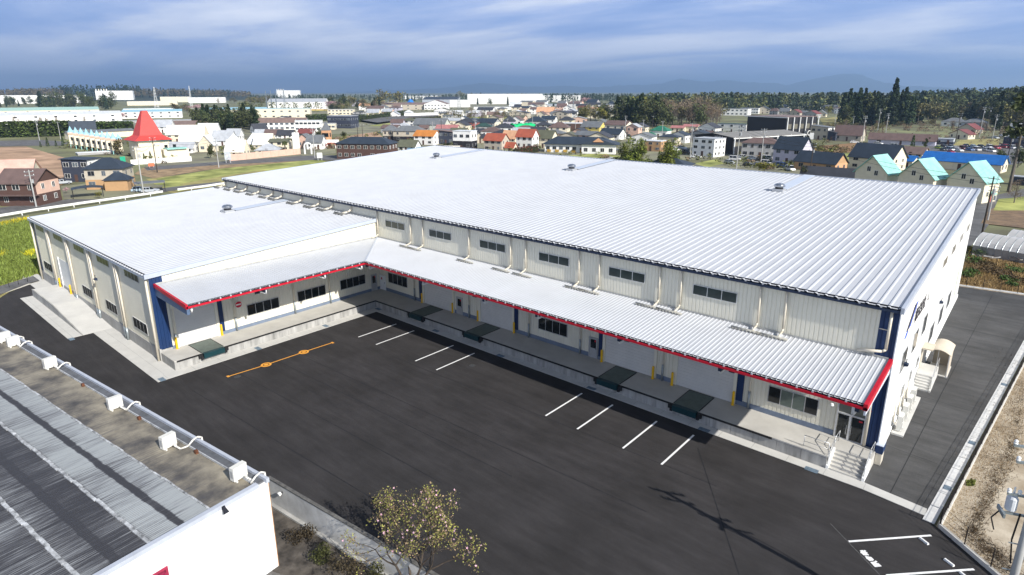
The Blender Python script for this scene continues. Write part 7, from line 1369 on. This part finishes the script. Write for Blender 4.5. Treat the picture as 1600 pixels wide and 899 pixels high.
F('town_lot', M_lotg, .004, (600, 245), (640, 206), (1000, 205), (1140, 212), (1180, 250), (1000, 250), (800, 250)); F('town_lot', M_lotg, .004, (230, 262), (205, 240), (260, 210), (420, 205), (520, 215), (525, 240), (330, 258)); F('town_lot', M_lotg, .003, (0, 200), (420, 180), (700, 160), (1000, 170), (1000, 200), (520, 210), (0, 215))
F('grass_field', M_green, .0, (-200, 360), (0, 348), (105, 334), (350, 297), (420, 285), (420, 330), (66, 437), (0, 462), (-200, 500))
F('tan_strip', M_tan, .004, (0, 437), (52, 402), (64, 428), (40, 440), (0, 466), (-60, 470))
F('grass_field', M_tan, .0, (228, 280), (330, 268), (480, 250), (540, 262), (500, 285), (380, 330), (262, 300))
F('green_strip', M_green, .004, (244, 280), (330, 266), (480, 248), (500, 253), (350, 275), (262, 292)); F('green_strip', M_green, .004, (240, 288), (262, 283), (300, 294), (280, 300)); F('green_strip', M_green, .004, (405, 262), (500, 250), (520, 256), (430, 275))
F('dry_bank', mat('dry_bank', (.24, .165, .09), rough=.95, var=.3, scale=.3, world=True, col2=(.30, .21, .12)), .008, (210, 272), (225, 262), (330, 258), (470, 247), (500, 249), (330, 265), (240, 279))
F('fallow_field', M_brownf, .0, (-60, 232), (40, 229), (70, 238), (112, 250), (112, 282), (95, 290), (-60, 270)); F('fallow_field', M_brownf, .0, (520, 216), (590, 206), (604, 222), (588, 236), (522, 228))
F('far_road', M_road, .004, (-60, 222), (60, 219), (110, 222), (100, 228), (48, 228), (-60, 230)); F('lane', M_road, .006, (-120, 345), (0, 335), (150, 314), (260, 300), (345, 288), (345, 284), (240, 296), (125, 310), (0, 325), (-120, 335))
F('lane', M_road, .01, (225, 262), (330, 254), (470, 244), (520, 243), (560, 254), (500, 250), (330, 259), (230, 267)); F('forecourt', M_lotg, .006, (95, 292), (165, 284), (255, 290), (250, 300), (150, 312), (100, 312))
F('forecourt', M_lotg, .006, (1078, 258), (1130, 247), (1215, 250), (1260, 268), (1260, 292), (1170, 268)); F('grass_verge', M_green, .008, (1085, 256), (1120, 249), (1132, 256), (1105, 262)); F('grass_verge', M_tan, .009, (1085, 262), (1160, 272), (1180, 284), (1085, 276)); F('grass_verge', M_green, .006, (800, 262), (830, 248), (940, 240), (1010, 250), (960, 280), (800, 280)); F('forecourt', mat('pale_lot', (.36, .37, .38), var=.05, scale=.5, world=True), .01, (918, 262), (950, 245), (985, 250), (972, 272))
F('dug_field', M_dug, .006, (1273, 229), (1348, 223), (1358, 238), (1270, 240)); F('grass_verge', M_green, .006, (1271, 241), (1352, 239), (1335, 262), (1318, 264), (1300, 250)); F('parking_lot', M_road, .006, (1440, 246), (1448, 226), (1600, 224), (1680, 240), (1560, 262)); F('grass_verge', M_tan, .008, (1488, 228), (1500, 219), (1562, 217), (1560, 229)); F('fallow_field', M_tan, .004, (1290, 200), (1280, 186), (1318, 182), (1330, 204))
F('side_lane', M_road, .012, (1495, 378), (1527, 318), (1560, 305), (1600, 296), (1640, 300), (1575, 312), (1530, 372), (1515, 388)); F('bare_plot', mat('bare_soil', (.20, .13, .07), var=.3, scale=.5, world=True, bump=.4, bscale=6), .010, (1545, 330), (1560, 322), (1640, 330), (1640, 362), (1532, 350)); F('grass_verge', M_green, .012, (1552, 330), (1560, 312), (1640, 305), (1640, 330))
F('embankment_road', M_road, 1.5, (560, 190), (640, 182), (700, 179), (720, 181), (640, 188), (590, 195)); F('grass_verge', M_green, .01, (575, 197), (650, 188), (745, 183), (800, 183), (800, 190), (720, 194), (600, 198)); F('grass_verge', mat('olive_verge', (.13, .15, .035), var=.3, scale=.1, world=True), .006, (800, 200), (1000, 190), (1000, 205), (800, 212))
M_rape = leafmat('rape_yellow', (.50, .44, .02), .35, 0)
tufts('rape_flowers', poly_px((0, 350), (48, 340), (42, 346), (0, 356)), 700, .45, M_rape, 91, w=.045); tufts('rape_flowers', poly_px((40, 398), (54, 394), (54, 402), (42, 403)), 260, .6, M_rape, 92, w=.05); tufts('rape_flowers', poly_px((0, 398), (10, 395), (10, 402), (0, 404)), 90, .5, M_rape, 93, w=.05)
tufts('field_grass', poly_px((-20, 352), (52, 345), (62, 428), (0, 448), (-20, 450)), 14000, .45, M_grass, 94, w=.06)
# guard rail
gr = thing('guard_rail', 'white guard rail along the lane behind the wing roof', 'guard rail', (0, 0, 0)); gp = [G(-30, 348), G(55, 333.5), G(135, 321.5), G(215, 310), G(255, 304)]; gp2 = [G(278, 301), G(320, 295.5), G(352, 290.5)]
for pts in (gp, gp2):
    for A, B in zip(pts[:-1], pts[1:]):
        d = (B - A).normalized(); n_ = Vector((-d.y, d.x, 0)) * .08; s = MB()
        for z in (.55, .85): s.hexa([A - n_ + Vector((0, 0, z)), B - n_ + Vector((0, 0, z)), B + n_ + Vector((0, 0, z)), A + n_ + Vector((0, 0, z))], [A - n_ + Vector((0, 0, z + .22)), B - n_ + Vector((0, 0, z + .22)), B + n_ + Vector((0, 0, z + .22)), A + n_ + Vector((0, 0, z + .22))])
        obj('rail', s, M_white, gr); k = max(1, int((B - A).length / 4.2))
        for i in range(k): p = A.lerp(B, (i + .5) / k); s = MB(); s.cyl(p, p + Vector((0, 0, .9)), .09, .09, 6); obj('post', s, M_white, gr)
fence(G(0, 455), G(44, 443), 4, 1.0, 0, 'low dark posts along the path at the left edge', False)
F('path', M_road, .012, (-20, 455), (52, 433), (62, 440), (44, 445), (-20, 470)); A = G(-20, 468); B = G(46, 444.5); s = MB(); strip(s, A, B, -.12, .12, 0, .12); kb = structure('path_kerb', s, M_kerb)
# green net, road bridge wall, water tank tower
A = G(805, 202); B = G(838, 200); t = thing('green_net', 'bright green tarpaulin net over low frames', 'net', A, math.atan2(B.y - A.y, B.x - A.x)); L = (B - A).length; s = MB(); rr = random.Random(8); n = 12; vs = []
for i in range(n + 1):
    for y, z in ((0, 0), (1, 2.6 + rr.random()), (5, 3.2 + rr.random() * .8), (8, 0)): vs.append((L * i / n, y, z))
s.add(vs, [(4 * i + k, 4 * i + 4 + k, 4 * i + 5 + k, 4 * i + 1 + k) for i in range(n) for k in range(3)]); obj('sheet', s, mat('net_green', (.0, .45, .15), rough=.6, var=.15), t)
A = G(632, 184); B = G(705, 181.5); t = thing('bridge_parapet', 'long white parapet of the road bridge', 'bridge', A, math.atan2(B.y - A.y, B.x - A.x)); L = (B - A).length; s = MB(); s.box(0, L, 0, .5, 1.4, 4.4); obj('parapet', s, M_white, t)
for i in range(4): s = MB(); s.box(L * (i + .5) / 4 - .6, L * (i + .5) / 4 + .6, .1, 2, 0, 1.4); obj('pier', s, M_concw, t)
g = G(642, 168); m = mpp(g); t = thing('water_tank', 'blue tank on a tower with a white pattern', 'tank', g, face_rot(g, 20)[0]); s = MB(); s.box(-4.5 * m, 4.5 * m, -4 * m, 4 * m, 0, 8 * m); s.lathe([(5 * m, 8 * m), (3 * m, 11 * m), (.2, 12.5 * m)], 8); obj('tank', s, mat('tank_blue', (.02, .18, .62), rough=.4), t); s = MB(); s.box(-3 * m, 1 * m, -4.1 * m, -4.0 * m, 2 * m, 6 * m); obj('pattern', s, M_white, t); s = MB(); s.box(-5 * m, 5 * m, -4.5 * m, 4.5 * m, -.1, .3); obj('base', s, M_concw, t)
# masts on the skyline
for px, d, h, w, lab in ((25, 1250, 33, 3, 'white tapering lattice mast far left on the skyline'), (282, 1150, 34, 2.5, 'white leaning mast beside the cream factory block'), (333, 1200, 34, 1.6, 'thin red-white mast right of the white factory block'), (469, 1000, 32, 1.6, 'thin antenna mast right of the skyline block'), (443, 1000, 30, .7, 'left thin aerial on the skyline block'), (450, 1000, 31, .7, 'middle thin aerial on the skyline block'), (457, 1000, 30, .7, 'right thin aerial on the skyline block'), (723, 1000, 27, 2, 'dark lattice tower behind the lone round tree'), (890, 900, 17, 1.4, 'thin mast beside the pink cherry tree')):
    p = Gd(px, d); hh = h * p.copy().length * 0 + h * mpp(p) * 1.0; t = thing('mast', lab, 'mast', p); s = MB(); a = w
    for x, y in ((-1, -1), (1, -1), (1, 1), (-1, 1)): s.cyl((x * a, y * a, 0), (x * a * .15, y * a * .15, hh), .25, .15, 4)
    for i in range(7): z = hh * i / 7; f = 1 - .85 * i / 7; s.box(-a * f, a * f, -a * f, -a * f + .2, z, z + .25); s.box(a * f - .2, a * f, -a * f, a * f, z, z + .25)
    obj('lattice', s, M_white if 'white' in lab else M_gpipe, t)
# utility poles, street lamps and wires
def upole(px, py, hpx, label, arms=2, m_=M_pole, group='utility poles in the town'):
    g = G(px, py); h = hpx * mpp(g); t = thing('utility_pole', label, 'utility pole', g, face_rot(g, random.uniform(-40, 40))[0], group); s = MB(); s.cyl((0, 0, 0), (0, 0, h), .19, .11, 8); obj('pole', s, m_, t)
    for i in range(arms):
        z = h - .5 - i * .9; s = MB(); s.box(-1.0, 1.0, .1, .2, z, z + .12); c = obj('cross_arm', s, M_gpipe, t)
        for x in (-.85, .85): s = MB(); s.cyl((x, .15, z + .12), (x, .15, z + .35), .07, .05, 6); obj('insulator', s, M_white, c)
    if arms > 1: s = MB(); s.cyl((.4, .2, h - 3.2), (.4, .2, h - 2.3), .26, .26, 8); obj('transformer', s, M_alu, t)
    return (g, h)
PL = []
for r in [(57, 324, 58, 'tall grey utility pole in front of the peach house'), (225, 305, 76, 'tall pale pole behind the wing roof by the two parked cars'), (246, 270, 55, 'brown wooden pole before the red-roofed hall'), (342, 262, 46, 'pole at the village entrance by the signboard'), (492, 247, 46, 'pale pole beside the tall white panel'), (677, 225, 34, 'grey pole right of the orange roof'), (743, 233, 48, 'pale pole beside the white modern house'), (690, 212, 24, 'thin pole behind the dark blue-black house'), (832, 200, 22, 'left pole by the green net'), (841, 196, 20, 'right pole by the green net'), (899, 208, 26, 'pole before the flat white roof'), (976, 218, 36, 'pole before the cream two-storey house'), (1004, 218, 30, 'pole before the white round car cover'), (1019, 206, 24, 'grey pole in front of the wood'), (1034, 220, 30, 'pole before the green hipped house'), (1078, 250, 56, 'tall pole left of the white box building'), (1150, 270, 72, 'white pole behind the ridge right of the white box'), (1188, 262, 60, 'white pole before the grey flats'), (1265, 274, 50, 'wooden pole before the single-storey tan house'), (1303, 204, 34, 'slim pole in the dry field'), (1332, 200, 18, 'short pole before the cedar stand'), (1346, 228, 46, 'white pole at the dug field corner'), (1371, 205, 34, 'pole with transformer before the cedars'), (1383, 214, 36, 'tall pole right of the transformer pole'), (1493, 222, 44, 'pole right of the small dark flat building'), (1456, 196, 24, 'pole at the edge of the wood'), (1530, 215, 46, 'leaning-looking pole above the cream red-roofed house'), (1540, 208, 40, 'pole nearest the tall pine, before the wood'), (1550, 220, 40, 'pole beside the pale cars on the slope'), (1533, 372, 96, 'tall dark pole behind the warehouse corner with wires'), (1543, 345, 56, 'short pale pole beside the warehouse corner'), (1570, 268, 60, 'dark slim pole beside the pine trunk'), (95, 218, 27, 'pale pole before the far-left hedge'), (62, 220, 32, 'white double pole before the far-left hedge'), (188, 205, 18, 'small pole behind the turret row'), (1187, 208, 20, 'pole left of the larger black store'), (1234, 205, 12, 'pole by the far brown roof'), (560, 224, 26, 'pole behind the dark apartment block'), (567, 217, 22, 'second pole behind the dark apartment block'), (793, 206, 20, 'pole right of the cream slate-roofed house'), (786, 203, 18, 'pole before the black hipped house')]:
    PL.append(upole(*r, arms=2 if r[2] > 30 else 1, m_=M_wood if 'wood' in r[3] or 'dark' in r[3] else M_pole))
def wire(A, B, label, sag=1.2):
    s = MB(); pts = [A.lerp(B, i / 10) - Vector((0, 0, sag * (1 - (2 * i / 10 - 1) ** 2))) for i in range(11)]; s.tube(pts, .03, 4); o = obj('overhead_wire', s, M_black); tag(o, label, 'wire', 'overhead wires')
def top(i, dx=0, dz=.4): g, h = PL[i]; return g + Vector((dx, 0, h - dz))
for a, b, lab in ((29, 18, 'black overhead wire from the dark corner pole to the wooden pole'), (18, 16, 'overhead wire from the wooden pole towards the white box building'), (16, 15, 'overhead wire before the white box building'), (29, 31, 'overhead wire from the dark corner pole to the slim pole by the pine'), (18, 21, 'overhead wire over the single-storey tan house'), (1, 2, 'overhead wire by the red-roofed hall'), (2, 3, 'overhead wire along the dry bank to the village')):
    for dz in (.4, 1.4): wire(top(a, .5, dz), top(b, .5, dz), lab)
# ---- cars
CARC = dict(white=(.72, .72, .72), silver=(.42, .45, .48), black=(.02, .02, .024), blue=(.06, .13, .30), red=(.42, .02, .04), green=(.35, .45, .05), wine=(.15, .015, .04), grey=(.16, .17, .18), paleblue=(.40, .50, .58))
def car_meshes(van):
    L, Wd, H_ = (4.3, 1.7, 1.5) if not van else (4.4, 1.7, 1.9)
    s = MB(); hw = Wd / 2
    pr = [(-L / 2, .3), (-L / 2, .75), (-L / 2 + .1, .95), (L / 2 - 1.2, .98), (L / 2 - .15, .8), (L / 2, .6), (L / 2, .3)] if not van else [(-L / 2, .3), (-L / 2, 1.0), (L / 2 - .8, 1.02), (L / 2 - .1, .85), (L / 2, .6), (L / 2, .3)]
    s.extr(pr, 'y', -hw, hw)
    c0, c1, c2, c3 = (-L / 2 + .15, -L / 2 + .6, L / 2 - 2.1, L / 2 - 1.25) if not van else (-L / 2 + .05, -L / 2 + .2, L / 2 - 1.5, L / 2 - .85); zt = H_ - .05; b = .96 if not van else 1.0
    s.hexa([(c1 - .02, -hw + .2, zt), (c2 + .02, -hw + .2, zt), (c2 + .02, hw - .2, zt), (c1 - .02, hw - .2, zt)], [(c1 + .1, -hw + .25, zt + .07), (c2 - .1, -hw + .25, zt + .07), (c2 - .1, hw - .25, zt + .07), (c1 + .1, hw - .25, zt + .07)])
    body = s
    g_ = MB(); g_.hexa([(c0, -hw + .07, b), (c3, -hw + .07, b), (c3, hw - .07, b), (c0, hw - .07, b)], [(c1, -hw + .2, zt), (c2, -hw + .2, zt), (c2, hw - .2, zt), (c1, hw - .2, zt)])
    p_ = MB()
    for x0, x1 in ((c1 - .12, c1), ((c1 + c2) / 2 - .05, (c1 + c2) / 2 + .05), (c2, c2 + .12)):
        for sg in (-1, 1): p_.hexa([(x0 - (.2 if x0 < 0 else -.3) * 0, sg * (hw - .06) - .015, b), (x1, sg * (hw - .06) - .015, b), (x1, sg * (hw - .06) + .015, b), (x0, sg * (hw - .06) + .015, b)], [(x0, sg * (hw - .19) - .015, zt), (x1, sg * (hw - .19) - .015, zt), (x1, sg * (hw - .19) + .015, zt), (x0, sg * (hw - .19) + .015, zt)])
    w = MB(); w.cyl((0, -.1, 0), (0, .1, 0), .31, .31, 12); w2 = MB(); w2.cyl((0, -.105, 0), (0, .105, 0), .18, .18, 10)
    l = MB(); l.box(-.03, .03, -.2, .2, -.08, .08)
    return body.mesh('body', wallm('W')), g_.mesh('glasshouse', M_glass), p_.mesh('pillars', wallm('W')), w.mesh('wheel', M_black), w2.mesh('rim', M_alu), l.mesh('headlight', M_white), l.mesh('tail_light', M_red), L, Wd
CM = {v: car_meshes(v) for v in (False, True)}; CARN = {}
def car(px, py, col, rot, label, van=False, group='parked cars'):
    g = G(px, py); phi, n = face_rot(g, rot); b, gl, pl, w, rm, hlm, tl, L, Wd = CM[van]; m_ = mat('car_' + col, CARC[col], rough=.25, var=.02, spec=.6); t = thing('parked_car' if not van else 'parked_van', label, 'car' if not van else 'van', (g.x, g.y, .012), phi, group)
    for nm, me in (('body', b), ('pillar', pl)):
        o = link(nm, me, t); o.material_slots[0].link = 'OBJECT'; o.material_slots[0].material = m_
    link('window_glass', gl, t)
    for x in (-L / 2 + .8, L / 2 - .8):
        for y in (-Wd / 2 + .06, Wd / 2 - .06): q = link('wheel', w, t, (x, y, .31)); link('rim', rm, q)
    for y in (-.58, .58): link('headlight', hlm, t, (L / 2, y, .68)); link('tail_light', tl, t, (-L / 2, y, .75))
for r in [(220, 300, 'paleblue', 20, 'left pale car under the grey carport'), (235, 301, 'silver', 15, 'right silver car under the grey carport'), (99, 288, 'silver', -6, 'silver car behind the peach house'), (1087, 247, 'white', 12, 'white car left of the white box building'), (1148, 251, 'white', 14, 'white van-like car right of the white box building', True), (1162, 248, 'white', 30, 'white car behind the front one in the flats lot'), (1186, 260, 'silver', 24, 'silver car beside the white pole in the flats lot'), (1197, 258, 'white', 34, 'white minivan at the right of the flats lot', True), (1170, 260, 'black', 10, 'black car left of the silver car in the flats lot'), (1234, 267, 'white', 62, 'white small car before the tan single-storey house', True), (978, 217, 'white', 20, 'white car by the peach house'), (952, 240, 'white', 10, 'white car right of the care home'), (961, 236, 'grey', 10, 'dark car beside the care home tree')]: car(*r)
lot = [(1467, 233, 'green', 'yellow-green car at the left end of the parking lot'), (1475, 231, 'black', 'black car behind the green one in the lot'), (1474, 236, 'black', 'black car at the front left of the parking lot'), (1485, 236, 'paleblue', 'pale car right of the front black car'), (1486, 231, 'grey', 'grey car in the back row, left part'), (1493, 234, 'white', 'white car in the back row, left part'), (1498, 237, 'white', 'white car in the front row left of the blue one'), (1505, 234, 'wine', 'dark red-black car in the second row'), (1510, 230, 'black', 'black tall car in the back row, middle', ), (1515, 236, 'blue', 'blue car in the front row'), (1521, 231, 'paleblue', 'pale blue car in the back row'), (1527, 236, 'white', 'white minivan in the front row, middle'), (1533, 231, 'black', 'black car in the back row, right part'), (1540, 236, 'silver', 'silver car in the front row, right part'), (1546, 232, 'white', 'white van in the back row, right part'), (1549, 238, 'white', 'white car at the front right'), (1557, 233, 'red', 'red car at the right of the lot'), (1486, 240, 'red', 'red car alone in the front lane'), (1570, 232, 'red', 'red car beside the white vans'), (1582, 233, 'white', 'white truck-like van at the right end', ), (1594, 234, 'white', 'white car at the right frame edge'), (1555, 217, 'silver', 'silver car on the slope above the lot'), (1566, 214, 'white', 'white car on the slope above the lot')]
for i, r in enumerate(lot): car(r[0], r[1], r[2], 55 + (i % 3) * 6, r[3], van=(i % 4 == 3 or 'van' in r[3]), group='cars in the parking lot')

# low garden greenery between the houses: one mass of leaf clumps
def greenery(name, polys, n, col, seed, h=1.6):
    rng = np.random.default_rng(seed); out = []
    for k, (pp, w) in enumerate(polys):
        P = np.array([(p[0], p[1]) for p in poly_px(*pp)]); lo, hi = P.min(0), P.max(0); m_ = int(n * w)
        for i in range(m_):
            q = lo + (hi - lo) * rng.random(2); s_ = rng.uniform(.6, 1.8); c = np.c_[rng.normal(size=(40, 2)) * s_ * .6 + q, rng.random(40) * h * s_ * .8]; out.append(leaf_quads(c, .26 * s_, rng, .4))
    o = link(name, np_mesh(name, np.concatenate(out), leafmat(name, col, .5, 0))); o['kind'] = 'stuff'
TOWN = [(((600, 245), (640, 206), (1000, 203), (1140, 210), (1180, 250), (1000, 250), (800, 250)), .5), (((800, 200), (980, 172), (620, 172), (640, 200)), .35), (((1160, 262), (1270, 228), (1270, 245), (1220, 268)), .1), (((230, 258), (260, 215), (420, 208), (520, 225)), .14)]
greenery('garden_greenery', TOWN, 900, (.10, .115, .028), 201); greenery('garden_scrub', TOWN, 520, (.15, .105, .06), 202, 1.2); greenery('orchard_scrub', [(((1290, 215), (1300, 197), (1600, 196), (1600, 212)), 1)], 260, (.17, .125, .075), 203, 2.2)
# haze over the whole plain
hb = MB(); hb.box(-15000, 9500, -700, 15500, -6, 420); hz_ = hb.mesh('haze', []) if False else None

for i, r in enumerate([(1056, 236, 'white', 'white car in the yard behind the bamboo clumps'), (1066, 233, 'paleblue', 'pale blue car in the yard behind the bamboo clumps'), (1072, 240, 'black', 'black car left of the tall pole by the white box building'), (1048, 232, 'silver', 'silver car beside the tan box house'), (1012, 219, 'white', 'white car before the green hipped house'), (1200, 250, 'white', 'white car before the grey flats'), (1140, 256, 'silver', 'silver car in the front of the flats lot'), (1176, 250, 'white', 'white car under the flats, left of the minivan'), (1222, 262, 'blue', 'blue car beside the lilac-white house'), (1335, 224, 'white', 'white car beside the tan house with brown upper storey'), (1372, 226, 'white', 'white car before the long brown-roofed building'), (1398, 230, 'silver', 'silver car before the long brown-roofed building'), (768, 238, 'white', 'white car beside the beige red-roofed house'), (836, 236, 'black', 'black car beside the red-brown hedge')]): car(r[0], r[1], r[2], rr.uniform(-40, 60) if False else (i * 37) % 80 - 20, r[3], van=(i % 3 == 2), group='cars parked about the town')
# ============================================================ AIR
hb = MB(); hb.box(-24000, 8950, -590, 24000, -9, 520); hzm = bpy.data.materials.new('haze'); hzm.use_nodes = True; t = hzm.node_tree; t.nodes.clear()
o_ = N(t, 'ShaderNodeOutputMaterial'); v_ = N(t, 'ShaderNodeVolumePrincipled'); v_.inputs['Color'].default_value = (.45, .68, 1.0, 1); v_.inputs['Density'].default_value = 1.2e-4; v_.inputs['Anisotropy'].default_value = .35
t.links.new(v_.outputs[0], o_.inputs['Volume']); hz = obj('haze', hb, hzm); hz['kind'] = 'stuff'
